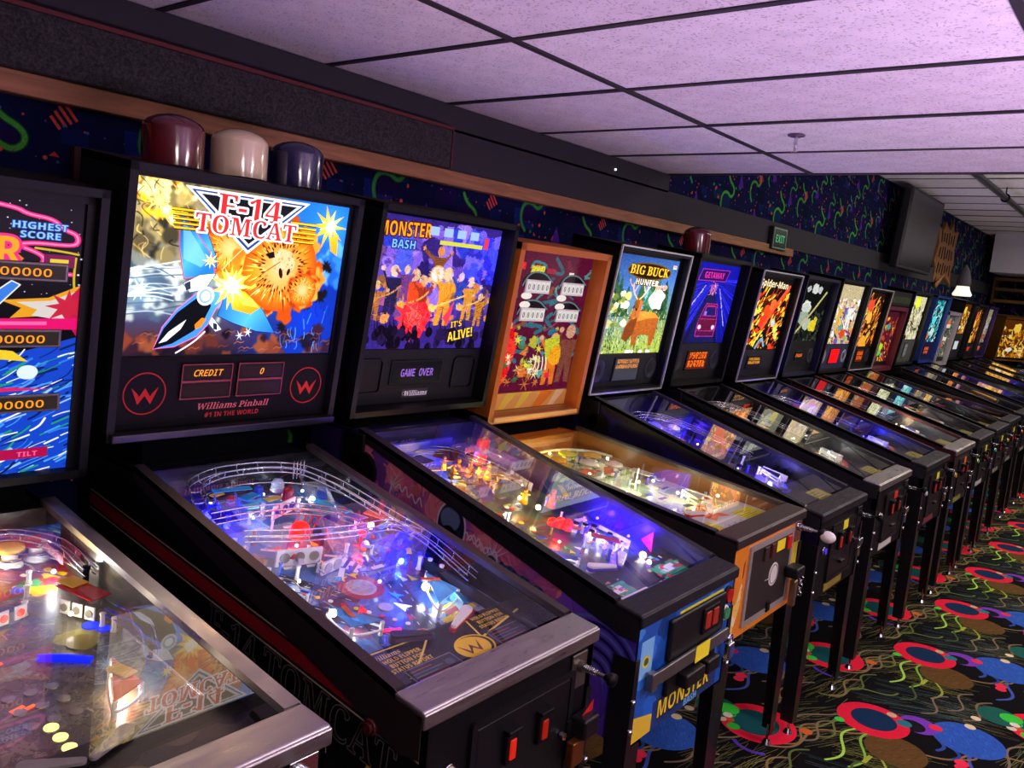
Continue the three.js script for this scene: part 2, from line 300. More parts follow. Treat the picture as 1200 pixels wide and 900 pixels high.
// painted band, wood rail and foam panel above the machines
struct(obj('trim_1', [box(X1 - X0, 0.17, 0.03, (X0 + X1) / 2, 2.185, ZW + 0.015), box(XE - X0, YC - 2.26, 0.03, (X0 + XE) / 2, (YC + 2.26) / 2, ZW + 0.015)], mat('#2a2a2f', 0.85), scene, 'dark grey painted band along the top of the wall'));
struct(obj('trim_2', metricUV(rbox(6.3 - X0, 0.058, 0.05, 0.004, (6.3 + X0) / 2, 2.073, ZW + 0.025), (x) => x * 0.9, (x, y, z) => y * 3 + z), new THREE.MeshPhysicalMaterial({ map: woodTex, roughness: 0.7 }), scene, 'plain wooden rail fixed along the carpeted wall'));
{
  const p = tag(obj('foam_panel', metricUV(rbox(2.42 - X0, 0.15, 0.05, 0.006, (2.42 + X0) / 2, 2.178, ZW + 0.055), (x) => x * 2.2, (x, y, z) => (y + z) * 2.2), new THREE.MeshPhysicalMaterial({ map: foamTex, bumpMap: foamTex, bumpScale: 0.004, roughness: 1 })), 'black speckled foam panel with a red top edge above the wooden rail', 'panel');
  obj('edge_strip', [box(2.42 - X0, 0.012, 0.052, (2.42 + X0) / 2, 2.259, ZW + 0.056), box(0.006, 0.16, 0.052, 2.423, 2.185, ZW + 0.056)], mat('#5c1a1c', 0.7), p, 'red edge strip');
}
// room lamps outside the frame
function troffer(x, y, z, level, label) {
  const t = thing('ceiling_light', label, 'light', x, y, z, 0, 'ceiling light panels over the aisle');
  obj('frame', ringPlate(0.6, 1.2, 0.004, 0.02, 0.02).rotateX(-Math.PI / 2).translate(0, -0.02, 0), mat('#dddddd', 0.5), t);
  obj('diffuser', box(0.56, 0.01, 1.16, 0, -0.006, 0), glow('#fff4ec', 1.5, '#ffffff'), t);
  const l = new THREE.RectAreaLight('#fff0e6', level, 0.56, 1.16);
  l.position.set(0, -0.03, 0); l.rotation.x = -Math.PI / 2; t.add(l);
}
for (const [x, z, s] of [[0.3, 1.46, 'white light panel in the low ceiling nearest the space pinball machine'], [2.75, 1.46, 'white light panel in the low ceiling above the pink air hockey table']]) troffer(x, YC - 0.004, z, LEVEL.troffer, s);
for (const [x, z, s] of [[5.8, 0.24, 'white light panel in the high ceiling next to the ceiling step'], [8.9, 0.24, 'white light panel in the high ceiling beside the pale air hockey table'], [12.6, 0.24, 'white light panel in the high ceiling next to the white bulkhead']]) troffer(x, YH - 0.004, z, LEVEL.far_troffer, s);
// an air hockey table with a lit top stands across the aisle: it throws violet light up at the tiles
for (const [x, z, label, c, level] of [[2.05, 1.15, 'air hockey table with a glowing pink violet top across the aisle', '#e6baf8', LEVEL.table], [8.2, 1.3, 'air hockey table with a pale glowing top further down the aisle', '#fff0ea', LEVEL.table * 0.62]]) {
  const t = thing('air_hockey_table', label, 'table', x, 0, z);
  obj('body', rbox(2.3, 0.28, 1.25, 0.03, 0, 0.63, 0), mat('#17161c', 0.5), t);
  for (const k of [-0.9, 0.9]) obj('leg', rbox(0.16, 0.5, 0.9, 0.02, k, 0.25, 0), mat('#17161c', 0.5), t);
  obj('rim', ringPlate(2.34, 1.29, 0.08, 0.09, 0.06).rotateX(-Math.PI / 2).translate(0, 0.77, 0), mat('#c9c9cf', 0.3, 1), t);
  obj('lit_top', box(2.16, 0.01, 1.1, 0, 0.778, 0), glow(c, 1.6, '#ffffff'), t);
  const l = new THREE.RectAreaLight(c, level, 2.1, 1.05);
  l.position.set(0, 0.792, 0); l.rotation.x = Math.PI / 2; t.add(l);
}

// ---------------------------------------------------------------- printed art of the backglasses
const ART = {};
const art = (key, w, h, f) => { reseed(key.length * 31 + w); return (ART[key] = canvas(w, h, f)); };
const stars = (x, w, h, n, cols = ['#ffffff', '#cfd8ff']) => { for (let i = 0; i < n; i++) disc(x, rnd(0, w), rnd(0, h), rnd(0.8, 2.6), pick(cols)); };

const soft = (x, px, f) => {  // draws f on a sheet of its own and lays it down with softened edges
  const c = document.createElement('canvas'); c.width = x.canvas.width; c.height = x.canvas.height; f(c.getContext('2d'));
  x.save(); x.filter = 'blur(' + px + 'px)'; x.drawImage(c, 0, 0); x.restore();
};
art('jet', 1024, 700, (x, w, h) => {
  let g = x.createLinearGradient(0, 0, 0, h); g.addColorStop(0, '#6e6648'); g.addColorStop(0.45, '#7d8478'); g.addColorStop(0.68, '#56748c'); g.addColorStop(0.8, '#3c3a58'); g.addColorStop(0.9, '#4a2c34'); g.addColorStop(1, '#1c1420');
  x.fillStyle = g; x.fillRect(0, 0, w, h);
  g = x.createLinearGradient(560, 0, 760, 80); g.addColorStop(0, 'rgba(24,90,196,0)'); g.addColorStop(1, '#1f6fd8'); x.fillStyle = g; x.fillRect(0, 0, w, 330);
  g = x.createLinearGradient(420, 0, 760, 0); g.addColorStop(0, 'rgba(10,34,120,0)'); g.addColorStop(1, '#0e2f9c'); x.fillStyle = g; x.fillRect(0, 330, w, 370);
  soft(x, 5, (x) => { // smoke and clouds
    for (let i = 0; i < 120; i++) blob(x, rnd(-20, 330), rnd(-10, 300), rnd(10, 44), pick(['#5a5238', '#887c50', '#3e3a2c', '#a8985c', '#6b6444', '#2c2a22', '#9a9068']));
    for (let i = 0; i < 60; i++) blob(x, rnd(-20, 420), rnd(330, 560), rnd(12, 40), pick(['#8b9794', '#5f7480', '#a9b4ac', '#44586a', '#c8d2cc', '#37485c']), 0.5);
    for (let i = 0; i < 44; i++) blob(x, rnd(0, w), rnd(590, 720), rnd(16, 46), pick(['#2a1620', '#5a2a22', '#1a1220', '#7a3a26', '#301a2a', '#150e1a', '#8a4a2e']), 0.4);
    for (let i = 0; i < 40; i++) blob(x, rnd(720, 1040), rnd(180, 360), rnd(14, 40), pick(['#2f80e8', '#58a4f4', '#1c5cc0', '#86c0f4']), 0.5);
    for (let i = 0; i < 30; i++) blob(x, rnd(0, 240), rnd(0, 150), rnd(8, 30), pick(['#ffd84a', '#ffec94', '#e7a01d', '#fff2c0', '#f0b428']), 0.5);
  });
  soft(x, 1.5, (x) => {
    for (let i = 0; i < 46; i++) { const a0 = rnd(-20, 300), b0 = rnd(0, 270); curve(x, [[a0, b0], [a0 + rnd(-30, 40), b0 + rnd(10, 30)], [a0 + rnd(-20, 60), b0 + rnd(20, 60)]], pick(['#f4d86a', '#2a281e', '#e8b83c', '#c4b47a', '#1e1c16']), rnd(2, 5)); }
    for (let i = 0; i < 26; i++) { const yy = rnd(350, 560); curve(x, [[-10, yy], [90, yy - rnd(0, 40)], [rnd(160, 330), yy + rnd(-50, 20)]], pick(['#dfe8e4', '#6c8494', '#b8c6c8', '#3a4c60']), rnd(1.5, 5)); }
    for (let i = 0; i < 40; i++) { const a0 = rnd(0, w), b0 = rnd(600, 700); curve(x, [[a0, b0], [a0 + 14, b0 - 14], [a0 + 30, b0 - 2], [a0 + 48, b0 - 10]], pick(['#a85a34', '#c87a48', '#3c1c1a']), rnd(1.5, 3)); }
    for (let i = 0; i < 40; i++) { const a0 = rnd(720, 1010), b0 = rnd(400, 660); curve(x, [[a0, b0], [a0 + rnd(-10, 10), b0 + 20], [a0 + rnd(-16, 16), b0 + rnd(30, 60)]], pick(['#2f7df0', '#5ab0ff', '#0b2068', '#1d4fc0']), rnd(1.5, 4)); }
  });
  // fireball with a feathered rim, its smoke lobes and debris
  const fire = (cx, cy, r) => {
    soft(x, 3, (x) => { for (let i = 0; i < 60; i++) { const t = rnd(0, 6.28), q = r * rnd(0.78, 1.08); blob(x, cx + Math.cos(t) * q, cy + Math.sin(t) * q, r * rnd(0.1, 0.24), pick(['#c4480c', '#e8701a', '#f08c28', '#a8380a', '#f6a03a']), 0.35); } });
    g = x.createRadialGradient(cx, cy, r * 0.1, cx, cy, r); g.addColorStop(0, '#f4c27a'); g.addColorStop(0.34, '#eda24a'); g.addColorStop(0.6, '#f28a1e'); g.addColorStop(0.85, '#dc5c10'); g.addColorStop(1, '#b8420c'); disc(x, cx, cy, r * 0.94, g);
    soft(x, 1, (x) => { for (let i = 0; i < 170; i++) { const t = rnd(0, 6.28), r0 = r * rnd(0.36, 0.7), r1 = r0 + r * rnd(0.12, 0.34); poly(x, [[cx + Math.cos(t - 0.03) * r0, cy + Math.sin(t - 0.03) * r0], [cx + Math.cos(t) * r1, cy + Math.sin(t) * r1], [cx + Math.cos(t + 0.03) * r0, cy + Math.sin(t + 0.03) * r0]], pick(['#ffcf5a', '#8a3208', '#ffb030', '#5a1e06', '#ffdf8a', '#c24c0c'])); } });
  };
  soft(x, 2, (x) => { for (const [a0, b0, r] of [[924, 427, 40], [950, 410, 26], [937, 284, 34], [960, 300, 20], [732, 574, 30], [860, 470, 30]]) burst(x, a0, b0, r * 0.5, r, 9, '#141216'); });
  fire(420, 240, 110); fire(690, 310, 205); fire(820, 400, 80);
  soft(x, 1, (x) => { for (let i = 0; i < 46; i++) { const t = (i / 46) * 6.28, r0 = 96 + (i % 3) * 9; disc(x, 690 + Math.cos(t) * r0, 305 + Math.sin(t) * r0, 9, '#3a1606', 3.4, t); } });
  blob(x, 700, 280, 58, '#eec48a', 0.12); for (let i = 0; i < 60; i++) disc(x, 700 + rnd(-50, 50), 280 + rnd(-46, 46), rnd(2, 5), pick(['#d8a05c', '#f8dcae', '#c4884a']));
  disc(x, 690, 330, 10, '#2a1508', 24, -0.3); disc(x, 730, 322, 8, '#2a1508', 16, 0.3); poly(x, [[600, 250], [640, 236], [650, 262], [622, 270]], '#181012');
  // jet
  const blueG = (x0, y0, x1, y1) => { const q = x.createLinearGradient(x0, y0, x1, y1); q.addColorStop(0, '#1a5cae'); q.addColorStop(0.5, '#4cb0ee'); q.addColorStop(1, '#1d6cc4'); return q; };
  poly(x, [[260, 168], [300, 160], [364, 281], [372, 330], [330, 330], [290, 250]], blueG(260, 168, 370, 330), '#0f2c5c', 3);
  poly(x, [[186, 118], [208, 126], [348, 282], [370, 360], [300, 369], [230, 380], [196, 250]], blueG(190, 200, 350, 300), '#d8405a', 4); poly(x, [[200, 140], [240, 190], [330, 300], [300, 330], [220, 300]], 'rgba(150,220,255,0.5)');
  poly(x, [[229, 399], [300, 360], [372, 350], [330, 420], [262, 436]], '#dfe9f0', '#34506a', 3); poly(x, [[236, 400], [260, 388], [266, 420], [246, 428]], '#2a3340');
  poly(x, [[430, 430], [520, 424], [622, 498], [701, 604], [600, 596], [481, 561], [400, 530]], blueG(440, 430, 700, 600), '#0f2c5c', 3); poly(x, [[440, 420], [520, 420], [610, 486], [560, 520], [470, 500]], '#f79a1c'); poly(x, [[470, 430], [560, 450], [600, 490], [520, 480]], '#ffc84a');
  poly(x, [[360, 520], [391, 547], [430, 590], [400, 600], [350, 550]], '#dfe9f0', '#34506a', 3); poly(x, [[384, 560], [404, 566], [408, 592], [390, 588]], '#20262e');
  poly(x, [[131, 672], [160, 580], [213, 509], [290, 440], [350, 410], [400, 430], [410, 480], [391, 500], [360, 570], [315, 620], [220, 664]], '#3a8ae4', '#e060a8', 4);
  poly(x, [[131, 672], [166, 588], [218, 520], [300, 455], [350, 450], [366, 490], [340, 550], [300, 596], [210, 650]], '#0a0c12'); poly(x, [[150, 650], [190, 600], [262, 548], [240, 590], [184, 640]], '#dfe6ea'); poly(x, [[300, 570], [330, 540], [352, 544], [330, 580], [306, 590]], '#f27c1e');
  disc(x, 336, 448, 40, '#c8dcec'); disc(x, 336, 448, 30, '#7fa0ba'); disc(x, 336, 448, 20, '#e8f2f8'); curve(x, [[230, 690], [300, 650], [350, 600]], '#f4e6ff', 7); curve(x, [[400, 330], [470, 250], [540, 190]], '#d8c090', 4); curve(x, [[500, 420], [590, 340], [680, 280]], '#6a4a20', 4);
  // far bursts and the struck engine
  burst(x, 455, 400, 40, 104, 11, '#ffc93a'); burst(x, 455, 400, 30, 78, 9, '#ffe98a'); blob(x, 455, 400, 34, '#fffbe6', 0.3); burst(x, 340, 300, 12, 40, 8, '#ffe88a');
  burst(x, 923, 100, 34, 100, 10, '#ff9c20'); burst(x, 930, 96, 24, 66, 9, '#ffe27a'); blob(x, 930, 100, 26, '#fffbe6', 0.3); poly(x, [[930, 150], [980, 130], [990, 230], [950, 210]], '#ff9a22'); burst(x, 97, 83, 16, 52, 10, '#ffe27a'); burst(x, 53, 435, 14, 46, 9, '#d8f2ff'); for (const [a0, b0] of [[560, 600], [520, 616]]) burst(x, a0, b0, 6, 26, 6, '#cfe4ff');
  for (let i = 0; i < 5; i++) { x.fillStyle = '#1a1408'; x.fillRect(150 + i * 4, 100 + i * 18, 150, 14); x.fillRect(710 - i * 4, 96 + i * 20, 140 + i * 3, 15); x.fillStyle = '#f8b81c'; x.fillRect(150 + i * 4, 102 + i * 18, 150, 8); x.fillRect(710 - i * 4, 98 + i * 20, 140 + i * 3, 9); }
  poly(x, [[196, 10], [800, 10], [509, 258]], '#e4e9ee'); poly(x, [[222, 20], [776, 20], [509, 244]], '#1c3c88'); poly(x, [[240, 26], [758, 26], [509, 230]], '#d5dade'); poly(x, [[268, 34], [730, 34], [509, 216]], '#17171c');
  text(x, 'F-14', 500, 70, 'bold 128px serif', '#d92b2b', '#ffffff', 17, 1.2, 0.012);
  text(x, 'TOMCAT', 498, 150, 'bold 104px serif', '#d92b2b', '#ffffff', 15, 1.06, 0.012);
});

art('band', 800, 640, (x, w, h) => {
  x.fillStyle = '#33247c'; x.fillRect(0, 0, w, h);
  for (let i = 0; i < 150; i++) blob(x, rnd(0, w), rnd(40, 480), rnd(16, 64), pick(['#3f2c8c', '#5c44b0', '#241a5c', '#7a5cd0', '#312070', '#2b3ac0', '#9474d8', '#6a4688']));
  for (const [cx, c] of [[200, '#4a5ad8'], [450, '#8a70d8'], [640, '#3a48e0']]) poly(x, [[cx - 20, 20], [cx + 20, 20], [cx + 90, 420], [cx - 80, 420]], c);
  for (let i = 0; i < 60; i++) blob(x, rnd(600, 800), rnd(40, 330), rnd(10, 40), pick(['#2a34e8', '#4048f0', '#2c2aa8', '#6a60f0']));
  for (let i = 0; i < 90; i++) blob(x, rnd(0, w), rnd(300, 500), rnd(10, 30), pick(['#8a5a3a', '#3d2a5c', '#c0783a', '#2c2148', '#d8934a', '#57408a', '#a05c8a']));
  person(x, 420, 330, 210, '#7a4a24', '#d08a48', 1.5); disc(x, 420, 262, 48, '#c8a860'); disc(x, 420, 262, 38, '#f4ead0'); disc(x, 340, 295, 26, '#b8a47a'); disc(x, 505, 295, 26, '#b8a47a');
  person(x, 290, 500, 260, '#d8481c', '#d8b080', 1.2); person(x, 490, 520, 300, '#e0962a', '#e8c28a', 0.7); person(x, 650, 490, 230, '#c88a2c', '#dcb88a', 1.1); person(x, 165, 470, 240, '#241e44', '#e0c09a', 0.8); person(x, 80, 500, 190, '#a86a34', '#d8b07a', 1); person(x, 735, 520, 180, '#b87a24', '#d8b47c', 0.9); person(x, 580, 430, 190, '#2e40a0', '#c9b7d8', 1); person(x, 235, 400, 170, '#6a3a78', '#d0b090', 1.2); person(x, 350, 470, 190, '#8c3020', '#d8a878', 1.1);
  for (const [p, c] of [[[[420, 430], [560, 380], [620, 360]], '#f0c860'], [[[230, 420], [330, 400], [380, 350]], '#e8b04a'], [[[600, 420], [700, 400], [760, 360]], '#d8a85a'], [[[60, 400], [150, 380], [210, 330]], '#c88a4a']]) { curve(x, p, c, 9); disc(x, p[0][0], p[0][1], 26, c, 18, 0.4); }
  paintify(x, w, h, 5200, 17, 0.6);
  poly(x, [[250, 420], [380, 405], [420, 470], [370, 600], [300, 590], [240, 500]], '#e81f2c'); burst(x, 310, 490, 60, 120, 12, '#f2323a'); burst(x, 320, 480, 30, 70, 9, '#ff5a50'); poly(x, [[500, 480], [560, 390], [540, 520]], '#f03a50'); for (let i = 0; i < 40; i++) curve(x, [[rnd(240, 400), rnd(400, 560)], [rnd(250, 390), rnd(420, 580)], [rnd(260, 380), rnd(440, 600)]], pick(['#a00c18', '#ff6a5a', '#c81420']), 3);
  for (let i = 0; i < 60; i++) { const cx = rnd(-10, w), cy = rnd(545, 640); disc(x, cx, cy, rnd(14, 26), pick(['#0c0818', '#150d28', '#221540', '#0a0614']), 26); if (i % 2) poly(x, [[cx - 6, cy], [cx - rnd(4, 20), cy - rnd(50, 90)], [cx + 8, cy]], pick(['#120a22', '#1c1030'])); }
  text(x, 'MONSTER', 188, 62, 'bold 92px sans-serif', '#f3a31c', '#4a1408', 14, 0.7, -0.05); text(x, 'BASH', 190, 132, 'bold 56px sans-serif', '#7abcff', '#10205c', 10, 1, -0.02);
  x.fillStyle = '#c8d43c'; x.fillRect(400, 92, 280, 20); for (let i = 0; i < 4; i++) { x.fillStyle = '#9ac0d8'; x.fillRect(330 + i * 86, 30, 56, 42); } x.fillStyle = '#d83a48'; x.fillRect(690, 50, 30, 60);
  text(x, "IT'S", 600, 510, 'bold 44px sans-serif', '#f0c72c', '#2a1408', 7, 1, -0.15); text(x, 'ALIVE!', 640, 566, 'bold 70px sans-serif', '#f0d83c', '#2a1408', 9, 0.8, -0.2);
});

art('wizard', 560, 760, (x, w, h) => {
  x.fillStyle = '#5a1030'; x.fillRect(0, 0, w, h);
  for (let i = 0; i < 46; i++) { const a = rnd(0, w), b = rnd(60, 620); curve(x, [[a, b], [a + rnd(-80, 80), b + rnd(-60, 60)], [a + rnd(-100, 100), b + rnd(-90, 90)]], pick(['#3f7f88', '#86405c', '#2f6a78', '#4e8f8a', '#721838', '#35606c', '#8c4a30']), rnd(8, 22)); }
  for (let i = 0; i < 40; i++) blob(x, rnd(60, 480), rnd(400, 700), rnd(8, 30), pick(['#3f8a94', '#2f6a80', '#58a09a', '#6d1836', '#b8b43a', '#4a7a3a', '#d8732a']), 0.5);
  poly(x, [[30, 420], [110, 400], [150, 520], [120, 680], [70, 760], [10, 760], [0, 560]], '#e3121c'); poly(x, [[70, 430], [150, 500], [130, 640], [90, 560]], '#f03a2c'); disc(x, 75, 390, 26, '#d99a76'); poly(x, [[50, 380], [100, 380], [80, 335]], '#b01024');
  person(x, 400, 730, 300, '#e0731c', '#e0a070', 0.9); poly(x, [[330, 470], [430, 440], [450, 560], [360, 590]], '#c3c832'); disc(x, 430, 560, 56, '#f3a518'); person(x, 505, 720, 340, '#7a4436', '#c89878', 0.6);
  for (let i = 0; i < 30; i++) burst(x, rnd(90, 330), rnd(560, 720), 8, rnd(18, 44), 6, pick(['#d9e04a', '#efe7b0', '#3a6a3a', '#c8742a', '#f0f0e0', '#2a2a20']));
  for (const [a, b] of [[150, 470], [300, 520], [60, 250]]) burst(x, a, b, 10, 36, 7, '#d8cf3c');
  x.fillStyle = '#ddd23a'; x.fillRect(150, 70, 84, 40); x.fillStyle = '#a0203a'; x.fillRect(250, 80, 60, 26); x.fillStyle = '#f4ead8'; x.fillRect(405, 90, 34, 22); x.fillStyle = '#f02038'; x.fillRect(20, 60, 90, 36); x.fillStyle = '#e8204a'; x.fillRect(376, 660, 34, 30);
  paintify(x, w, h, 4600, 14, 0.6); for (let i = 0; i < 4; i++) curve(x, [[290 + i * 24, 560 + i * 4], [300 + i * 24, 600], [290 + i * 28, 640]], '#f0e8d8', 8);
  for (const [a, b] of [[205, 180], [445, 180], [205, 330], [445, 330]]) { disc(x, a, b - 20, 96, '#120a12', 60); curve(x, [[a - 90, b], [a - 70, b - 70], [a + 30, b - 80], [a + 95, b - 30]], '#58747c', 9); }
  for (const [a, b] of [[150, 232], [385, 234], [150, 280], [385, 282]]) disc(x, a, b, 34, '#efe9dc', 19);
});

art('deer', 600, 760, (x, w, h) => {
  const g = x.createLinearGradient(0, 0, w * 0.3, h); g.addColorStop(0, '#274a86'); g.addColorStop(0.4, '#4f7fc0'); g.addColorStop(1, '#9fb64a'); x.fillStyle = g; x.fillRect(0, 0, w, h);
  for (let i = 0; i < 26; i++) { const cx = rnd(0, w), b = rnd(380, 520), hh = rnd(160, 330); for (let k = 0; k < 6; k++) poly(x, [[cx, b - hh + k * hh / 7], [cx + 14 + k * 8, b - hh + (k + 1.8) * hh / 7], [cx - 14 - k * 8, b - hh + (k + 1.8) * hh / 7]], pick(['#24462f', '#1a3426', '#2f5a38', '#31603a'])); }
  for (let i = 0; i < 460; i++) { const cx = rnd(0, w), cy = rnd(430, 770); poly(x, [[cx, cy], [cx + rnd(-14, 14), cy - rnd(20, 60)], [cx + 8, cy]], pick(['#4f7a28', '#2c4a1c', '#9ab23a', '#d0d85a', '#1a2f14', '#e7efa0', '#6d8a2c'])); }
  for (let i = 0; i < 30; i++) blob(x, rnd(0, 200), rnd(280, 560), rnd(10, 34), pick(['#8a9a3a', '#cdd27a', '#6d7f34', '#e8edc0']));
  poly(x, [[250, 470], [330, 420], [470, 430], [520, 470], [520, 600], [500, 700], [470, 700], [460, 620], [400, 610], [350, 620], [340, 700], [305, 700], [290, 620], [220, 640], [205, 560]], '#a85a1c'); poly(x, [[250, 470], [330, 425], [470, 432], [515, 470], [400, 480], [300, 510]], '#d8882e');
  poly(x, [[250, 500], [210, 560], [200, 640], [250, 670], [300, 600], [310, 470]], '#7a3c12'); poly(x, [[230, 470], [270, 380], [255, 330], [290, 320], [330, 350], [325, 400], [320, 480]], '#b5662a'); poly(x, [[255, 330], [300, 330], [300, 390], [285, 420], [262, 400]], '#8a4a1c'); disc(x, 281, 412, 10, '#20140c');
  for (const s of [-1, 1]) { curve(x, [[280 + s * 12, 330], [280 + s * 50, 290], [280 + s * 78, 230], [280 + s * 50, 170]], '#e0b478', 11); curve(x, [[280 + s * 55, 280], [280 + s * 30, 240], [280 + s * 26, 200]], '#e0b478', 9); curve(x, [[280 + s * 74, 240], [280 + s * 110, 210], [280 + s * 112, 180]], '#e0b478', 9); }
  blob(x, 450, 330, 84, '#dfe8d0'); paintify(x, w, h, 4600, 15, 0.5); for (const s of [-1, 1]) { curve(x, [[280 + s * 12, 330], [280 + s * 50, 290], [280 + s * 78, 230], [280 + s * 50, 170]], '#e8c088', 8); curve(x, [[280 + s * 55, 280], [280 + s * 30, 240], [280 + s * 26, 200]], '#e8c088', 6); }
  x.lineJoin = 'round'; disc(x, 330, 110, 210, '#6a4a0e', 66); disc(x, 330, 110, 198, '#1e1508', 56);
  text(x, 'BIG BUCK', 330, 108, 'bold 92px serif', '#f4c62c', '#5c3a08', 10, 0.82, 0.02); text(x, 'HUNTER', 325, 196, 'bold 62px sans-serif', '#f2e7c4', '#2e1a08', 12, 0.9, 0.02); text(x, 'pro', 470, 226, 'italic bold 64px serif', '#e8552c', '#fff0d8', 6, 1, -0.1);
  x.fillStyle = '#f2f2f2'; x.fillRect(548, 40, 36, 30); x.fillStyle = '#d0322c'; x.fillRect(552, 46, 28, 8);
  for (let i = 0; i < 10; i++) blob(x, rnd(250, 500), 748, 14, '#e4e4d4');
});

art('road', 600, 720, (x, w, h) => {
  x.fillStyle = '#10129a'; x.fillRect(0, 0, w, h);
  for (let i = 0; i < 90; i++) { const a = rnd(-0.2, 3.4); poly(x, [[300, 150], [300 + Math.cos(a) * 900, 150 + Math.sin(a) * 900], [300 + Math.cos(a + 0.02) * 900, 150 + Math.sin(a + 0.02) * 900]], pick(['#1a1cc8', '#0a0c70', '#2a2cf0', '#161888', '#3a30ff', '#2222e0'])); }
  poly(x, [[300, 150], [520, 720], [60, 720]], '#0b0d3a'); poly(x, [[300, 150], [480, 720], [120, 720]], '#12144e');
  for (const p of [[[200, 200], [20, 480]], [[390, 220], [560, 560]], [[180, 240], [60, 400]]]) curve(x, [p[0], [(p[0][0] + p[1][0]) / 2, (p[0][1] + p[1][1]) / 2], p[1]], '#b9b2ff', 7);
  poly(x, [[210, 560], [230, 470], [250, 400], [270, 360], [410, 360], [425, 400], [440, 470], [455, 560], [450, 660], [215, 660]], '#4a0c3c', '#b824b0', 6); poly(x, [[255, 470], [280, 385], [400, 385], [420, 470]], '#1a1260', '#c83ab8', 5);
  poly(x, [[215, 500], [450, 500], [448, 610], [218, 610]], '#5a0e34', '#d02a90', 4); for (const cx of [245, 420]) { disc(x, cx, 575, 22, '#e9a8f0'); disc(x, cx, 575, 12, '#ffffff'); }
  x.fillStyle = '#b0206a'; x.fillRect(285, 372, 100, 16); x.fillStyle = '#7c70f0'; x.fillRect(270, 430, 26, 36);
  for (let i = 0; i < 26; i++) curve(x, [[rnd(240, 360), rnd(160, 260)], [rnd(250, 350), rnd(170, 280)], [rnd(250, 350), rnd(180, 300)]], pick(['#c85aa8', '#ff9ad0', '#30208a']), 3);
  paintify(x, w, h, 2600, 18, 0.5);
  poly(x, [[120, 60], [470, 50], [440, 150], [90, 160]], '#240a58', '#b02a9a', 6); text(x, 'GETAWAY', 282, 106, 'bold 76px sans-serif', '#e02a9a', '#3a0a5a', 8, 0.72, -0.03);
});

art('space', 560, 760, (x, w, h) => {
  x.fillStyle = '#08070c'; x.fillRect(0, 0, w, h); stars(x, w, 420, 210);
  poly(x, [[180, 60], [400, 110], [450, 160], [430, 190], [180, 170]], '#f07a10'); poly(x, [[180, 90], [400, 140], [400, 170], [180, 150]], '#ffb42c');
  const pink = '#ff2a86';
  x.lineJoin = 'round'; for (const [lw, c] of [[12, pink], [4, '#ff9ac8']]) { curve(x, [[360, 20], [430, 28], [450, 44], [500, 50], [520, 76], [548, 86], [550, 112], [530, 118], [470, 116], [440, 122]], c, lw); curve(x, [[450, 132], [480, 144], [490, 164], [470, 182], [490, 194], [540, 196]], c, lw); curve(x, [[250, 20], [340, 26], [380, 40]], c, lw); }
  curve(x, [[470, 130], [520, 134], [552, 140]], '#d8b91c', 6); curve(x, [[548, 150], [545, 200], [552, 260], [540, 300]], '#d8b91c', 5); x.fillStyle = '#7a1250'; x.fillRect(486, 144, 60, 34); x.fillStyle = '#e6cf3a'; x.fillRect(498, 156, 36, 10);
  text(x, 'HIGHEST', 476, 72, 'bold 25px sans-serif', '#8fd6ff', '#1b3cae', 4); text(x, 'SCORE', 478, 96, 'bold 25px sans-serif', '#8fd6ff', '#1b3cae', 4);
  text(x, 'R', 420, 142, 'bold 104px sans-serif', '#f6a81c', '#ff2a86', 14, 0.8);
  poly(x, [[560, 225], [500, 262], [410, 272], [450, 292], [430, 320], [500, 312], [560, 345]], '#e8a21e'); poly(x, [[560, 238], [505, 270], [440, 276], [480, 296], [470, 312], [560, 330]], '#d8d4c8'); poly(x, [[560, 230], [520, 290], [560, 370]], '#c21848'); burst(x, 540, 285, 20, 46, 8, '#c8223e');
  poly(x, [[0, 330], [560, 318], [560, 350], [0, 360]], '#e8106e'); poly(x, [[0, 336], [500, 328], [500, 338], [0, 346]], '#ff6ab0'); poly(x, [[330, 330], [430, 220], [446, 230], [370, 345]], '#3a7fe0', '#ffffff', 3); 
  poly(x, [[0, 620], [280, 480], [560, 372], [560, 760], [0, 760]], '#1546c8'); for (let i = 0; i < 420; i++) { const a = rnd(0, 560), b = 640 - a * 0.42 + rnd(-20, 390); curve(x, [[a, b], [a + 16, b - 9], [a + rnd(24, 60), b - rnd(12, 34)]], pick(['#2e7cf0', '#9fd0ff', '#0a2a88', '#ffffff', '#1f9a70', '#4fa0ff', '#0d1e60']), rnd(2, 6)); }
  poly(x, [[0, 520], [440, 512], [520, 520], [0, 536]], '#e8205a'); poly(x, [[380, 400], [440, 410], [470, 440], [400, 430]], '#f0d02c'); disc(x, 470, 470, 20, '#dff4ff');
  x.fillStyle = '#b0104a'; x.fillRect(0, 690, 520, 30); for (const [i, s] of ['1', '2', '3', '4'].entries()) { disc(x, 190 + i * 66, 705, 13, '#ff3a78'); text(x, s, 190 + i * 66, 706, 'bold 22px sans-serif', '#3a0418'); } text(x, 'TILT', 480, 706, 'bold 20px sans-serif', '#ff6a9c');
});

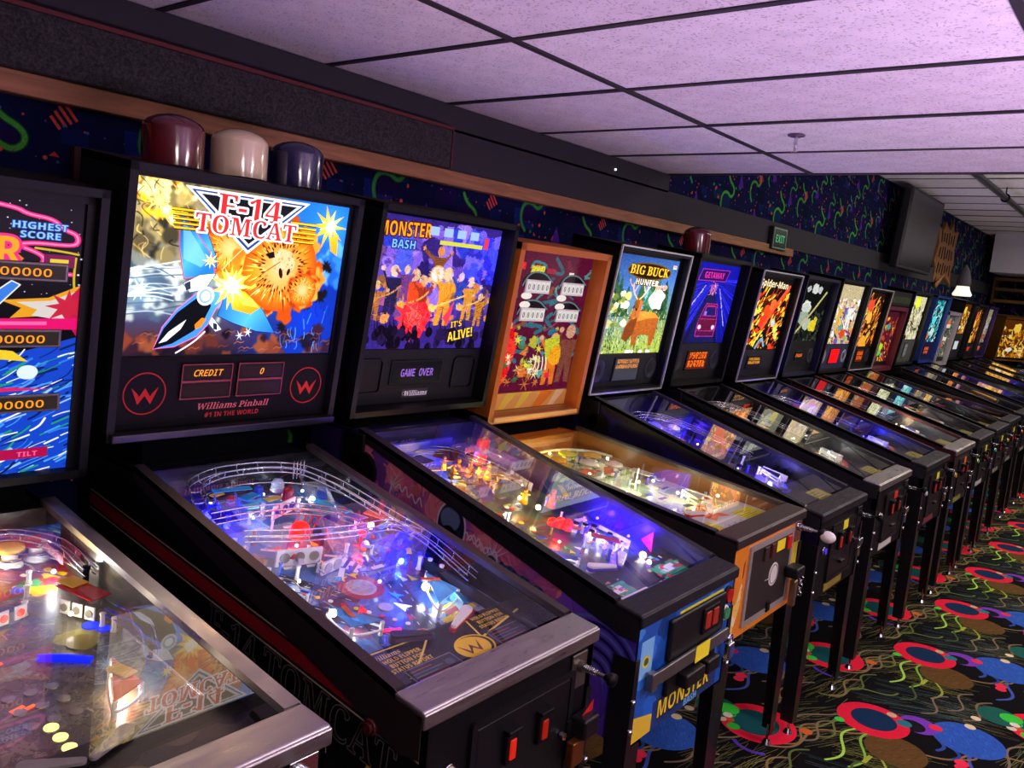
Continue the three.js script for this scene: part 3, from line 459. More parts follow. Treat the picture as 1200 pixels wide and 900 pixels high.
// other machines: painted scenes made of strokes, flames, figures and lettering strips in the colours the photograph shows
function scenery(key, w, h, o) {
  art(key, w, h, (x) => {
    reseed(o.seed); x.fillStyle = o.ground; x.fillRect(0, 0, w, h);
    for (let i = 0; i < 150; i++) { const a = rnd(0, w), b = rnd(h * (o.top || 0.2), h), l = rnd(20, 120), t = o.dir + rnd(-0.5, 0.5); curve(x, [[a, b], [a + Math.cos(t) * l * 0.5 + rnd(-12, 12), b + Math.sin(t) * l * 0.5], [a + Math.cos(t) * l, b + Math.sin(t) * l]], pick(o.cols), rnd(4, 22)); }
    for (let i = 0; i < 40; i++) blob(x, rnd(0, w), rnd(h * (o.top || 0.2), h), rnd(8, 34), pick(o.cols), 0.5);
    for (const [a, b, r, c] of o.blobs || []) { blob(x, a * w, b * h, r * w, c, 0.3); }
    for (const [a, b, hh, c, s] of o.people || []) person(x, a * w, b * h, hh * h, c, s, 1);
    for (const [p, c, lw] of o.lines || []) curve(x, p.map((q) => [q[0] * w, q[1] * h]), c, lw);
    paintify(x, w, h, 2600, 14, 0.6);
    if (o.title) text(x, o.title[0], o.title[1] * w, o.title[2] * h, o.title[3], o.title[4], o.title[5], 8, o.title[6] || 1, o.title[7] || 0);
  });
}
scenery('flames', 480, 640, { seed: 3, ground: '#15100e', top: 0.2, dir: -1.0, cols: ['#ff8c1a', '#ffc02e', '#e8401a', '#ffde5a', '#c02a10', '#5a1a08', '#e8e04a', '#2a1a10'], blobs: [[0.5, 0.48, 0.14, '#f04a1c'], [0.42, 0.6, 0.12, '#ff3a20'], [0.6, 0.38, 0.1, '#ff6a2c'], [0.72, 0.62, 0.07, '#c8ccd0']], lines: [[[[0.45, 0.7], [0.65, 0.4], [0.95, 0.1]], '#f2542c', 30], [[[0.4, 0.98], [0.5, 0.8], [0.62, 0.95]], '#7aa6c0', 22]], title: ['Spider-Man', 0.5, 0.09, 'bold 78px sans-serif', '#f0e6c0', '#7a5a1c', 0.9, 0.03] });
scenery('guitar', 480, 640, { seed: 5, ground: '#0d0f0d', top: 0.45, dir: 1.3, cols: ['#171c18', '#2a3026', '#0a0c0a', '#3c4438', '#56604a', '#1a1e16'], blobs: [[0.36, 0.42, 0.13, '#cdd8c8'], [0.32, 0.6, 0.16, '#9fb09a'], [0.5, 0.7, 0.14, '#b8c4b0'], [0.72, 0.75, 0.13, '#e8d22c'], [0.78, 0.62, 0.06, '#d8c83a'], [0.5, 0.1, 0.12, '#d8dcd8'], [0.66, 0.12, 0.08, '#c0c8c4'], [0.3, 0.12, 0.07, '#b8c0bc']], lines: [[[[0.1, 0.95], [0.5, 0.6], [0.92, 0.15]], '#c9c07a', 24], [[[0.2, 0.4], [0.35, 0.3], [0.5, 0.42]], '#eef4ea', 16]] });
scenery('comic', 480, 560, { seed: 8, ground: '#c8b890', top: 0.0, dir: 0.6, cols: ['#e8d24a', '#f4eebc', '#7a58a8', '#e0562a', '#5aa0a0', '#d8cfb0', '#f09a2c', '#9a3a6a', '#ffffff', '#3a2a40', '#88b84a'], people: [[0.3, 0.7, 0.4, '#e0b04a', '#f0d8b8'], [0.7, 0.75, 0.5, '#f0f0e8', '#e8c8a0'], [0.5, 0.6, 0.3, '#7a58a8', '#f0d8b8']], blobs: [[0.72, 0.45, 0.1, '#7a4aa8'], [0.62, 0.82, 0.1, '#e8402c']] });
scenery('ember', 440, 600, { seed: 11, ground: '#2a1208', top: 0.12, dir: -1.2, cols: ['#f08a1c', '#ffb43a', '#d2541a', '#7a2c0c', '#ffd06a', '#a8481a', '#3a1a10', '#f8a040'], blobs: [[0.45, 0.22, 0.16, '#f0502c'], [0.5, 0.45, 0.14, '#ffb84a'], [0.5, 0.92, 0.2, '#f4a82c']] });
scenery('harvest', 440, 700, { seed: 13, ground: '#4a1424', top: 0.1, dir: 1.2, cols: ['#e0601c', '#f0901c', '#f4c02c', '#6a1c2c', '#8a2030', '#c8401c', '#5a1828'], blobs: [[0.3, 0.16, 0.12, '#e83a44'], [0.45, 0.7, 0.14, '#b8e028'], [0.4, 0.82, 0.13, '#6cc832'], [0.6, 0.3, 0.09, '#2aa0a8'], [0.62, 0.86, 0.06, '#48b8c0'], [0.75, 0.55, 0.15, '#5a1830']] });
scenery('lime', 440, 560, { seed: 17, ground: '#d8d0a8', top: 0.0, dir: 0.9, cols: ['#f4f0d0', '#cfc898', '#8a8458', '#3a382a', '#ffffff', '#b0a878', '#e8e8c0', '#5a5640'], blobs: [[0.5, 0.16, 0.2, '#d8f01c'], [0.5, 0.14, 0.13, '#f2ff4a'], [0.3, 0.95, 0.08, '#1a1a12']] });
scenery('ice', 440, 600, { seed: 19, ground: '#1a3a44', top: 0.05, dir: -1.1, cols: ['#4ad0d8', '#9af0ea', '#e0fff8', '#1a7a88', '#2aa8b4', '#0f3a48', '#c0f4e0'], blobs: [[0.3, 0.88, 0.12, '#e86a3a'], [0.6, 0.75, 0.12, '#cfe8d0'], [0.5, 0.5, 0.14, '#5ae0e8']] });
scenery('reel', 440, 700, { seed: 23, ground: '#3a4a40', top: 0.05, dir: 0.4, cols: ['#5a7a60', '#2a3a30', '#7a6a4a', '#a89a78', '#3a5048', '#c0b48a'], blobs: [[0.6, 0.15, 0.14, '#e8743a'], [0.5, 0.7, 0.1, '#e05a30'], [0.3, 0.85, 0.12, '#3aa070'], [0.5, 0.4, 0.1, '#1a1a1a']] });
scenery('amber', 440, 700, { seed: 29, ground: '#5a2c08', top: 0.0, dir: 1.4, cols: ['#f0a81c', '#ffc83a', '#d07a10', '#8a4a0c', '#ffe27a', '#e8901c', '#3a1c08', '#f4d890'], blobs: [[0.5, 0.2, 0.16, '#ffd24a'], [0.4, 0.8, 0.1, '#f4f0d8']] });

// ---------------------------------------------------------------- printed art of the cabinets, aprons and fronts
const jetSide = canvas(1024, 420, (x, w, h) => {
  x.fillStyle = '#0a0a0e'; x.fillRect(0, 0, w, h);
  poly(x, [[0, 92], [1024, 192], [1024, 216], [0, 116]], '#8a1820'); for (const k of [86, 122]) curve(x, [[0, k], [500, k + 49], [1024, k + 100]], '#b9a98c', 3);
  x.strokeStyle = '#6c6660'; x.lineWidth = 2; x.font = 'bold 74px serif'; x.save(); x.translate(480, 206); x.rotate(0.098); x.strokeText('F-14 TOMCAT', 0, 20); x.restore();
  poly(x, [[700, 400], [820, 330], [1024, 300], [1024, 420], [700, 420]], '#6a1018'); for (let i = 0; i < 7; i++) poly(x, [[880 + i * 22, 330], [920 + i * 22, 270], [928 + i * 22, 270], [888 + i * 22, 330]], '#c09a30');
});
const bandSide = canvas(1024, 420, (x, w, h) => {
  reseed(51); const g = x.createLinearGradient(0, 0, w, 0); g.addColorStop(0, '#1a1848'); g.addColorStop(0.28, '#6a3c8c'); g.addColorStop(0.5, '#c05a84'); g.addColorStop(0.66, '#c05a78'); g.addColorStop(0.82, '#7442b8'); g.addColorStop(1, '#3a2490'); x.fillStyle = g; x.fillRect(0, 0, w, h);
  const E = (q, t) => [q, 7 + (q - 199) * 0.222 + t];  // t: how far below the sloping top edge
  for (let i = 0; i < 110; i++) { const p = E(rnd(160, 860), rnd(10, 240)); blob(x, p[0], p[1], rnd(10, 36), pick(['#a85088', '#c4608a', '#8a4898', '#d47488', '#6c4090', '#b85c60'])); }
  paintify(x, w, h, 2400, 22, 0.3);
  const bolt = (q, t, n, l) => { const c = E(q, t); for (let i = 0; i < n; i++) { const a = -2.6 + (i / n) * 5 + rnd(-0.1, 0.1), r = rnd(0.45, 1) * l; poly(x, [[c[0] - 2, c[1]], [c[0] + Math.cos(a) * r, c[1] + Math.sin(a) * r], [c[0] + 2, c[1] + 2]], '#cdbccd'); } };
  bolt(320, 70, 12, 70); bolt(524, 40, 14, 90); bolt(650, 72, 14, 70);
  const scrawl = (q) => curve(x, [[0, 8], [12, -14], [22, 12], [36, -18], [44, 14], [58, -10], [70, 16], [84, -14], [92, 6]].map((p) => { const e = E(q + p[0], 62); return [e[0], e[1] + p[1]]; }), '#d8c8da', 3.5);
  scrawl(335); scrawl(560); scrawl(575); for (let i = 0; i < 9; i++) { const p = E(330 + i * 13, 92); x.fillStyle = '#241430'; x.fillRect(p[0], p[1] + (i % 3) * 4, 9, 10 + (i % 4) * 3); }
  { const p = E(524, 66); disc(x, p[0], p[1], 46, '#cbbccc', 52); disc(x, p[0], p[1], 41, '#18203c', 47); disc(x, p[0] - 4, p[1] - 14, 30, '#5a6c94', 24); curve(x, [[p[0] - 34, p[1] + 18], [p[0] - 8, p[1] - 2], [p[0] + 20, p[1] + 20], [p[0] + 36, p[1] + 26]], '#0a0c18', 11); }
  { const p = E(650, 82); disc(x, p[0], p[1], 20, '#c0b0c4'); disc(x, p[0], p[1], 16, '#26345a'); disc(x, p[0], p[1] + 40, 26, '#2a3a78', 30); }
  for (let i = 0; i < 22; i++) { const p = E(680 + i * 6, 70 + Math.sin(i) * 3); disc(x, p[0], p[1], 7, i % 2 ? '#34508f' : '#1c2c58'); }
  { const p = E(760, 130); poly(x, [[p[0] - 60, p[1] - 50], [p[0] + 70, p[1] - 20], [p[0] + 64, p[1] + 90], [p[0] - 70, p[1] + 80]], '#c07058'); disc(x, p[0] + 10, p[1] + 22, 34, '#6e4630', 44); for (let i = 0; i < 14; i++) curve(x, [[p[0] - 18 + i * 4, p[1] + 50], [p[0] - 16 + i * 4, p[1] + 10], [p[0] + 2 + i * 1.5, p[1] - 16]], i % 2 ? '#a87a44' : '#4a2c1c', 3); }
  for (let i = 0; i < 9; i++) { x.strokeStyle = i % 2 ? '#141a4c' : '#4c60a8'; x.lineWidth = 6; x.beginPath(); x.arc(930, 330, 30 + i * 11, 2.6, 6); x.stroke(); }
});
const bandFront = canvas(512, 330, (x, w, h) => {
  reseed(9); x.fillStyle = '#1b55b0'; x.fillRect(0, 0, w, h); for (let i = 0; i < 50; i++) blob(x, rnd(0, w), rnd(0, h), rnd(14, 50), pick(['#1f64c8', '#154a9c', '#2a78d8', '#123c80', '#3a8ae0']));
  poly(x, [[0, 330], [0, 250], [120, 280], [300, 330]], '#e2c02c'); poly(x, [[200, 10], [450, 10], [456, 26], [196, 26]], '#dcd83a');
  poly(x, [[110, 330], [110, 246], [470, 246], [470, 330]], '#14346e'); text(x, 'MONSTER', 280, 280, 'bold 72px sans-serif', '#f2d22c', '#101010', 12, 0.86); text(x, 'BASH', 320, 318, 'bold 30px sans-serif', '#7ac0ff', '#10305c', 6);
  x.fillStyle = '#7ab8e8'; x.fillRect(18, 40, 60, 110); disc(x, 48, 104, 17, '#e8c82c'); disc(x, 48, 104, 11, '#2a5a2a');
});
const orangeSide = canvas(768, 320, (x, w, h) => {
  x.fillStyle = '#d87818'; x.fillRect(0, 0, w, h); for (let i = 0; i < 8; i++) poly(x, [[w, h], [w - 520 + i * 60, 0], [w - 492 + i * 60, 0]], i % 2 ? '#e8b43a' : '#d8c89a'); reseed(4); for (let i = 0; i < 300; i++) disc(x, rnd(0, w), rnd(0, h), rnd(0.6, 2.4), pick(['#a04e0c', '#e08a2c', '#8a420a']));
});
const orangeFront = canvas(512, 330, (x, w, h) => {
  x.fillStyle = '#e08420'; x.fillRect(0, 0, w, h); for (let i = 0; i < 4; i++) poly(x, [[0, h - i * 40], [70, 130 + i * 20], [78, 140 + i * 22], [30 + i * 10, h - i * 24]], i % 2 ? '#eac460' : '#ecdcb0'); poly(x, [[460, 40], [512, 20], [512, 200], [450, 220]], '#d8c23a'); reseed(4); for (let i = 0; i < 260; i++) disc(x, rnd(0, w), rnd(0, h), rnd(0.6, 2.4), pick(['#a8560c', '#e8963c', '#96480a'])); poly(x, [[70, 60], [80, 50], [76, 110], [68, 116]], '#7a2a0a');
});
const orangeBoard = canvas(512, 128, (x, w, h) => { x.fillStyle = '#d9a04c'; x.fillRect(0, 0, w, h); for (const [a, b, c] of [[90, 60, '#dcc23c'], [190, 50, '#dcc23c'], [300, 90, '#e07a1c'], [400, 60, '#e8c890']]) poly(x, [[a, h], [a + 40, 0], [a + 40 + b, 0], [a + b * 0.6, h]], c); });
const navySide = canvas(256, 128, (x, w, h) => { x.fillStyle = '#0e0f30'; x.fillRect(0, 0, w, h); reseed(6); for (let i = 0; i < 40; i++) blob(x, rnd(0, w), rnd(0, h), rnd(6, 24), pick(['#11133c', '#0b0c28', '#151848'])); });
const apronJet = canvas(768, 256, (x, w, h) => {
  x.fillStyle = '#0c0b0d'; x.fillRect(0, 0, w, h);
  curve(x, [[40, 6], [180, 10], [330, 16]], '#e6c850', 6); curve(x, [[332, 18], [230, 90], [120, 150]], '#e6c850', 7); curve(x, [[520, 8], [505, 60], [492, 112]], '#e6c850', 8); curve(x, [[492, 112], [620, 86], [756, 58]], '#e6c850', 8);
  text(x, 'Williams', 128, 34, 'italic bold 26px serif', '#f0d880'); ['HOLD FLIPPER', 'BUTTON FOR', 'STATUS REPORT'].forEach((s, i) => { text(x, s, 176, 58 + i * 23, 'bold 23px sans-serif', '#f0cc30'); text(x, s, 612, 26 + i * 23, 'bold 22px sans-serif', '#f0cc30'); });
  for (const [a, b] of [[120, 112], [520, 100]]) { x.fillStyle = '#25272e'; x.fillRect(a, b, 210, 118); x.strokeStyle = '#8a8f98'; x.lineWidth = 3; x.strokeRect(a + 5, b + 5, 200, 108); for (let i = 0; i < 7; i++) { x.fillStyle = i % 3 ? '#5a6a8a' : '#a85a4a'; x.fillRect(a + 16, b + 18 + i * 13, 90 + ((i * 37) % 70), 4); } disc(x, a + 172, b + 36, 18, '#4a5668', 14); }
  x.save(); x.translate(18, -42); disc(x, 412, 176, 82, '#f0c81c', 56); disc(x, 412, 176, 74, '#0c0b0d', 50); disc(x, 402, 176, 72, '#f0c81c', 48); poly(x, [[350, 150], [372, 204], [396, 178], [420, 204], [444, 150], [424, 176], [416, 190], [396, 160], [378, 190], [368, 174]], '#5a1a0c'); x.restore();
});
const cards = canvas(768, 256, (x, w, h) => {
  reseed(12); x.fillStyle = '#111014'; x.fillRect(0, 0, w, h); for (let i = 0; i < 30; i++) blob(x, rnd(0, w), rnd(0, h), rnd(8, 40), pick(['#2a1c4a', '#1c2a4a', '#3a2030', '#181420']));
  for (const [a, b] of [[60, 90], [500, 90]]) { x.fillStyle = '#2fa060'; x.fillRect(a, b, 210, 130); x.fillStyle = '#e8e8d8'; x.fillRect(a + 60, b + 16, 110, 40); for (let i = 0; i < 5; i++) { x.fillStyle = '#123a20'; x.fillRect(a + 14, b + 66 + i * 12, 120 + ((i * 53) % 60), 5); } }
  for (let i = 0; i < 40; i++) { x.fillStyle = pick(['#3fc070', '#e8e0d0', '#d02a38', '#e8c23a', '#4a90d0', '#1c1a20', '#8ad0a0']); x.fillRect(rnd(440, 740), rnd(20, 200), rnd(10, 40), rnd(6, 22)); x.fillRect(rnd(30, 270), rnd(60, 220), rnd(10, 34), rnd(5, 18)); }
  x.fillStyle = '#d8c27a'; x.fillRect(270, 226, 230, 16);
});
const yellowCards = canvas(768, 256, (x, w, h) => {
  x.fillStyle = '#c9ccc4'; x.fillRect(0, 0, w, h); for (const a of [40, 520]) { x.fillStyle = '#d8cf1c'; x.fillRect(a, 70, 220, 150); for (let i = 0; i < 8; i++) { x.fillStyle = '#6a6410'; x.fillRect(a + 16, 86 + i * 15, 110 + ((i * 47) % 80), 4); } } poly(x, [[300, 30], [460, 30], [480, 90], [400, 60], [320, 90]], '#d84a20'); for (let i = 0; i < 5; i++) disc(x, 330 + i * 34, 150 + (i % 2) * 10, 9, '#6a7078', 5);
});
const darkApron = canvas(384, 128, (x, w, h) => { x.fillStyle = '#16120f'; x.fillRect(0, 0, w, h); x.fillStyle = '#2a221c'; x.fillRect(30, 44, 100, 60); x.fillRect(256, 44, 100, 60); disc(x, 192, 84, 40, '#6a5c1c', 24); disc(x, 192, 84, 32, '#16120f', 18); });
const plainApron = canvas(384, 128, (x, w, h) => { x.fillStyle = '#15141a'; x.fillRect(0, 0, w, h); for (const a of [24, 250]) { x.fillStyle = '#b8b04a'; x.fillRect(a, 40, 108, 66); for (let i = 0; i < 5; i++) { x.fillStyle = '#4a4620'; x.fillRect(a + 10, 50 + i * 11, 60 + ((i * 29) % 28), 3); } } });

// ---------------------------------------------------------------- printed playfields
function fieldArt(key, w, h, ground, cols, seedN, more) {
  art(key, w, h, (x) => {
    reseed(seedN); x.fillStyle = ground; x.fillRect(0, 0, w, h);
    for (let i = 0; i < 110; i++) blob(x, rnd(0, w), rnd(0, h), rnd(8, 60), pick(cols), 0.4);
    for (let i = 0; i < 90; i++) curve(x, [[rnd(0, w), rnd(0, h)], [rnd(0, w), rnd(0, h)], [rnd(0, w), rnd(0, h)]].map((p, k, a) => [a[0][0] + (p[0] - a[0][0]) * 0.18, a[0][1] + (p[1] - a[0][1]) * 0.18]), pick(cols), rnd(2, 8));
    if (more) more(x, w, h);
    paintify(x, w, h, Math.round(w * h / 170), 12, 0.4);
  });
}
fieldArt('jetField', 512, 1024, '#2a4a78', ['#2f5a96', '#20406e', '#3a6aa8', '#8a98a8', '#1c2f52', '#54749a', '#5a2a3a', '#26344c'], 61, (x, w, h) => {
  const U = (u, v) => [w / 2 + u * w / 0.52, h - (v - 0.06) * h / 1.04];
  const run = (a, b, wd) => { const A = U(...a), B = U(...b), t = Math.atan2(B[1] - A[1], B[0] - A[0]), L = Math.hypot(B[0] - A[0], B[1] - A[1]); x.save(); x.translate(...A); x.rotate(t); x.fillStyle = '#16161c'; x.fillRect(0, -wd / 2, L, wd); x.fillStyle = '#c8ccd0'; for (let i = 0; i < L; i += 34) for (const k of [-0.3, 0.3]) x.fillRect(i, k * wd - 1.5, 15, 3); x.restore(); };
  run([-0.25, 0.58], [-0.02, 0.24], 46); run([0.16, 0.7], [0.01, 0.27], 50); run([-0.2, 0.72], [-0.05, 0.45], 30);
  const r = U(-0.005, 0.498); disc(x, r[0], r[1], 56, '#9a1c2c'); disc(x, r[0], r[1], 38, '#a89c8c'); disc(x, r[0], r[1], 30, '#8a8078');
  const y1 = U(0.1, 0.29); x.save(); x.translate(...y1); x.rotate(-0.15); for (let i = 0; i < 3; i++) { x.fillStyle = '#e8c81c'; x.fillRect(-40 + i * 4, -40 + i * 34, 130, 18); x.fillStyle = '#b02018'; x.fillRect(0, -22 + i * 34, 70, 16); } x.restore();
  for (let i = 0; i < 14; i++) { const p = U(rnd(-0.2, 0.2), rnd(0.3, 0.75)); poly(x, [[p[0], p[1] - 22], [p[0] + 10, p[1] + 10], [p[0] - 10, p[1] + 10]], pick(['#d8d8d0', '#c02a24', '#d8b81c', '#3a8ad8'])); }
});
fieldArt('bandField', 512, 1024, '#2c3a30', ['#3a5a3a', '#2a3a5a', '#5a5a2a', '#1c2a2c', '#6a6a3a', '#2a2038', '#4a3a20', '#48683c', '#23406a'], 71);
fieldArt('orangeField', 512, 1024, '#b8b69a', ['#c8c4a0', '#8a9a80', '#d8d2b0', '#a0a88a', '#6a7a68', '#d0c070'], 73, (x, w, h) => { poly(x, [[190, 840], [330, 700], [470, 860], [400, 930], [240, 930]], '#e0522a'); for (let i = 0; i < 24; i++) curve(x, [[rnd(180, 480), rnd(700, 930)], [rnd(200, 460), rnd(720, 930)], [rnd(200, 460), rnd(760, 940)]], pick(['#f0e0a0', '#ff7a3a', '#c02a1c']), 4); });
fieldArt('spaceField', 512, 1024, '#5a574c', ['#6a675a', '#4a473e', '#77735f', '#57544a', '#625e50'], 79, (x, w, h) => { for (let i = 0; i < 2600; i++) { const a = rnd(0, w), b = rnd(h * 0.35, h); curve(x, [[a, b], [a + rnd(-7, 7), b + rnd(-6, 6)], [a + rnd(-10, 10), b + rnd(-8, 8)]], pick(['#2e2c26', '#8a8672', '#3a382f']), 1.6); } x.fillStyle = '#2a3f9a'; x.fillRect(0, 240, 210, 220); poly(x, [[0, 0], [512, 0], [512, 200], [300, 260], [0, 190]], '#7a2f36'); for (let i = 0; i < 40; i++) blob(x, rnd(0, 512), rnd(0, 300), rnd(8, 30), pick(['#2a4ad0', '#d8b81c', '#b02430', '#e8e0d0', '#3a8a5a']), 0.4); disc(x, 400, 470, 44, '#8f8a3c', 30); });
fieldArt('nightField', 512, 1024, '#1d1838', ['#2a1c66', '#3a2a8a', '#141030', '#4a3aa8', '#1c2a4a', '#5a2a4a', '#2c2c2c'], 83);
fieldArt('grayField', 256, 512, '#3c4040', ['#5a6060', '#2a2c30', '#7a8078', '#4a3a3a', '#8a8468', '#3a5a60'], 89);
fieldArt('warmField', 256, 512, '#4a3c28', ['#8a6a2c', '#5a5a2c', '#b08a3a', '#3a2a1c', '#6a7a3a', '#7a3a22'], 97);

// ---------------------------------------------------------------- materials of the machines
const CHROME = mat('#c4c6ca', 0.18, 1), WIRE = mat('#dfe3ea', 0.22, 1), BLACK = mat('#0b0b0d', 0.5, 0, { specularIntensity: 0.4 }), BLACKSATIN = mat('#0e0e11', 0.4, 0.0, { specularIntensity: 0.7 }), RUBBER = mat('#0b0b0c', 0.9), WHITEPL = mat('#e9e6dc', 0.4), DARKMETAL = mat('#5a5150', 0.42, 0.9), LEGBLACK = mat('#2c2b2e', 0.32, 0.75);
const STEEL = new THREE.MeshPhysicalMaterial({ color: '#b4b1ac', metalness: 1, roughness: 0.62, roughnessMap: brushed });
const BLACKPOWDER = new THREE.MeshPhysicalMaterial({ color: '#1c1b22', metalness: 0.3, roughness: 0.8, roughnessMap: paintWear });
const PANE = new THREE.MeshPhysicalMaterial({ color: '#ffffff', transmission: 1, roughness: 0, thickness: 0, ior: 1.75 });
const clearPlastic = (c, r = 0.08) => mat(c, r, 0, { transmission: 0.75, thickness: 0, ior: 1.45 });
const litGlass = (map, k, through = 0) => new THREE.MeshPhysicalMaterial({ map, emissiveMap: map, emissive: 0xffffff, emissiveIntensity: k * LEVEL.glass / (1 - through), roughness: through ? 1 : 0.25, specularIntensity: 0.12, color: through ? 0xffffff : 0x888888, transmission: through, thickness: 0 });

// an L-shaped steel leg at a corner of the cabinet; sx, sz say which corner
function legGeometry(sx, sz, top) {
  const a = 0.066, t = 0.005, s = [];
  const L = [[0, 0], [-a, 0], [-a, -t], [-t, -t], [-t, -a], [0, -a]].map((p) => [p[0] * sx, p[1] * sz]);
  if (sx * sz < 0) L.reverse();
  const g = upright(L, 0.05, top - 0.24), p = g.attributes.position, U = [[0, 0], [-0.022, 0], [-0.022, -t], [-t, -t], [-t, -a], [0, -a]].map((q) => [q[0] * sx, q[1] * sz]);
  if (sx * sz < 0) U.reverse();
  s.push(upright(U, top - 0.24, top));
  for (let i = 0; i < p.count; i++) { const k = 0.74 + 0.26 * Math.min(1, (p.getY(i) - 0.05) / (top - 0.29)); p.setX(i, p.getX(i) * k); p.setZ(i, p.getZ(i) * k); }
  g.computeVertexNormals();
  s.push(g);
  return s;
}
const GROUP = 'pinball machines in the row along the carpeted wall';

/* A pinball machine. Local axes: x across, z = 0 at the front of the cabinet, the back towards -z, y = 0 on the floor. */
function pinball(o) {
  const d = Object.assign({ W: 0.56, yl: 0.905, yb: 0.545, yr: 1.185, vr: 1.07, depth: 1.34, railW: 0.026, railDrop: 0.05, rail: BLACKPOWDER, lock: BLACKPOWDER, body: BLACK, legs: LEGBLACK, bbW: 0.68, bbH: 0.7, bbY: 1.19, bbV: 1.1, lean: 0.135, bbD: 0.27, inset: 0.045, frame: BLACK, bbdx: 0, panelH: 0.2, side: null, front: null, apron: plainApron, field: ART.grayField, glassK: 0.8, sideMargin: 0.022 }, o);
  const M = thing('pinball_machine', d.label, 'pinball machine', d.x, 0, d.z, d.turn || 0, GROUP);
  M.userData.group = d.group || GROUP;
  const W = d.W, h = W / 2, slope = (d.yr - d.yl) / d.vr, T = Math.atan(slope), inner = h - d.railW - 0.002;
  const yTop = (v) => d.yl - 0.02 + slope * v;
  // cabinet shell
  const prof = [[0, d.yb], [0, d.yl - 0.022], [-d.vr, d.yr - 0.022], [-d.depth, d.yr - 0.022], [-d.depth, d.yb + 0.05]];
  obj('cabinet', [slab(prof, -h, -h + 0.019), slab(prof, h - 0.019, h), slab([[0, d.yb], [0, d.yl - 0.03], [-0.02, d.yl - 0.03], [-0.02, d.yb]], -h, h), slab([[-d.depth + 0.02, d.yb + 0.05], [-d.depth + 0.02, d.yr - 0.03], [-d.depth, d.yr - 0.03], [-d.depth, d.yb + 0.05]], -h, h), slab([[-0.01, d.yb + 0.004], [-0.01, d.yb + 0.02], [-d.depth + 0.01, d.yb + 0.07], [-d.depth + 0.01, d.yb + 0.054]], -h + 0.01, h - 0.01), slab([[-d.vr, d.yr - 0.04], [-d.vr, d.yr - 0.022], [-d.depth, d.yr - 0.022], [-d.depth, d.yr - 0.04]], -h, h)], d.body, M);
  if (d.side) for (const s of d.bothSides ? [-1, 1] : [-1]) {
    const sh = new THREE.Shape(prof.map((p) => new THREE.Vector2(-p[0], p[1]))), g = new THREE.ShapeGeometry(sh), p = g.attributes.position, uv = g.attributes.uv;
    for (let i = 0; i < p.count; i++) { const zz = p.getX(i), yy = p.getY(i); uv.setXY(i, 1 - zz / d.depth, (yy - d.yb) / (d.yr - d.yb)); p.setXYZ(i, s * (h + 0.0008), yy, -zz); }
    if (s < 0 && g.index) { const a = g.index.array; for (let i = 0; i < a.length; i += 3) { const q = a[i]; a[i] = a[i + 1]; a[i + 1] = q; } }
    g.computeVertexNormals();
    obj('side_art', g, new THREE.MeshPhysicalMaterial({ map: d.side, roughness: 0.35 }), M);
  }
  if (d.front) obj('front_art', new THREE.PlaneGeometry(W - 0.01, d.yl - 0.04 - d.yb).translate(0, (d.yl - 0.04 + d.yb) / 2, 0.0012), new THREE.MeshPhysicalMaterial({ map: d.front, roughness: 0.35 }), M);
  // legs with their levellers and bolts
  for (const [sx, sz, z, top] of [[-1, 1, 0.006, d.yb + 0.235], [1, 1, 0.006, d.yb + 0.235], [-1, -1, -d.depth - 0.006, d.yb + 0.26], [1, -1, -d.depth - 0.006, d.yb + 0.26]]) {
    const leg = obj('leg', legGeometry(sx, sz, top).map((g) => g.translate(sx * (h + 0.006), 0, z)), d.legs, M);
    const fx = sx * (h - 0.012), fz = z - sz * 0.018;
    obj('foot', [cyl(0.006, 0.006, 0.07, fx, 0.045, fz, 8), cyl(0.012, 0.019, 0.014, fx, 0.007, fz, 12)], CHROME, leg);
    if (!d.far) for (const yy of [d.yb + 0.05, d.yb + 0.13]) obj('bolt', sph(0.0085, sx * (h + 0.004), yy, z + sz * 0.003, 8), CHROME, leg);
  }
  // rails, lock bar and glass
  for (const s of [-1, 1]) {
    const top = slab([[-0.075, yTop(0.075) + 0.004], [-0.075, yTop(0.075) + 0.02], [-d.vr - 0.01, yTop(d.vr) + 0.02], [-d.vr - 0.01, yTop(d.vr) + 0.004]], s > 0 ? h - d.railW : -h - 0.003, s > 0 ? h + 0.003 : -h + d.railW);
    const dr = d.railDrop, skirt = slab([[0.0, yTop(0) - dr * 1.0], [0.0, yTop(0) + 0.004], [-0.075, yTop(0.075) + 0.019], [-d.vr - 0.01, yTop(d.vr) + 0.019], [-d.vr - 0.01, yTop(d.vr) - dr * 0.3], [-0.25, yTop(0.25) - dr], [-0.05, yTop(0.05) - dr * 1.25]], s > 0 ? h + 0.001 : -h - 0.003, s > 0 ? h + 0.003 : -h - 0.001);
    obj('side_rail', [top, skirt], d.rail, M);
  }
  const lb = 0.082, lock = obj('lock_bar', [rbox(W + 0.012, 0.016, lb, 0.007, 0, 0, -lb / 2 + 0.008, 3).rotateX(T * 0.55).translate(0, d.yl - 0.004, 0), rbox(W + 0.012, 0.032, 0.012, 0.005, 0, d.yl - 0.016, 0.006)], d.lock, M);
  if (d.lockLabel) lock.userData.label = d.lockLabel;
  const glassV = [lb, d.vr], gl = (glassV[1] - glassV[0]) / Math.cos(T);
  obj('glass', new THREE.PlaneGeometry(W - 0.03, gl).rotateX(-Math.PI / 2 + T).translate(0, (yTop(glassV[0]) + yTop(glassV[1])) / 2 + 0.011, -(glassV[0] + glassV[1]) / 2), PANE, M);
  // playfield
  const s2 = d.fieldSlope ?? slope * 0.72, y0 = d.yl - 0.068, TP = Math.atan(s2), fy = (v) => y0 + s2 * v;
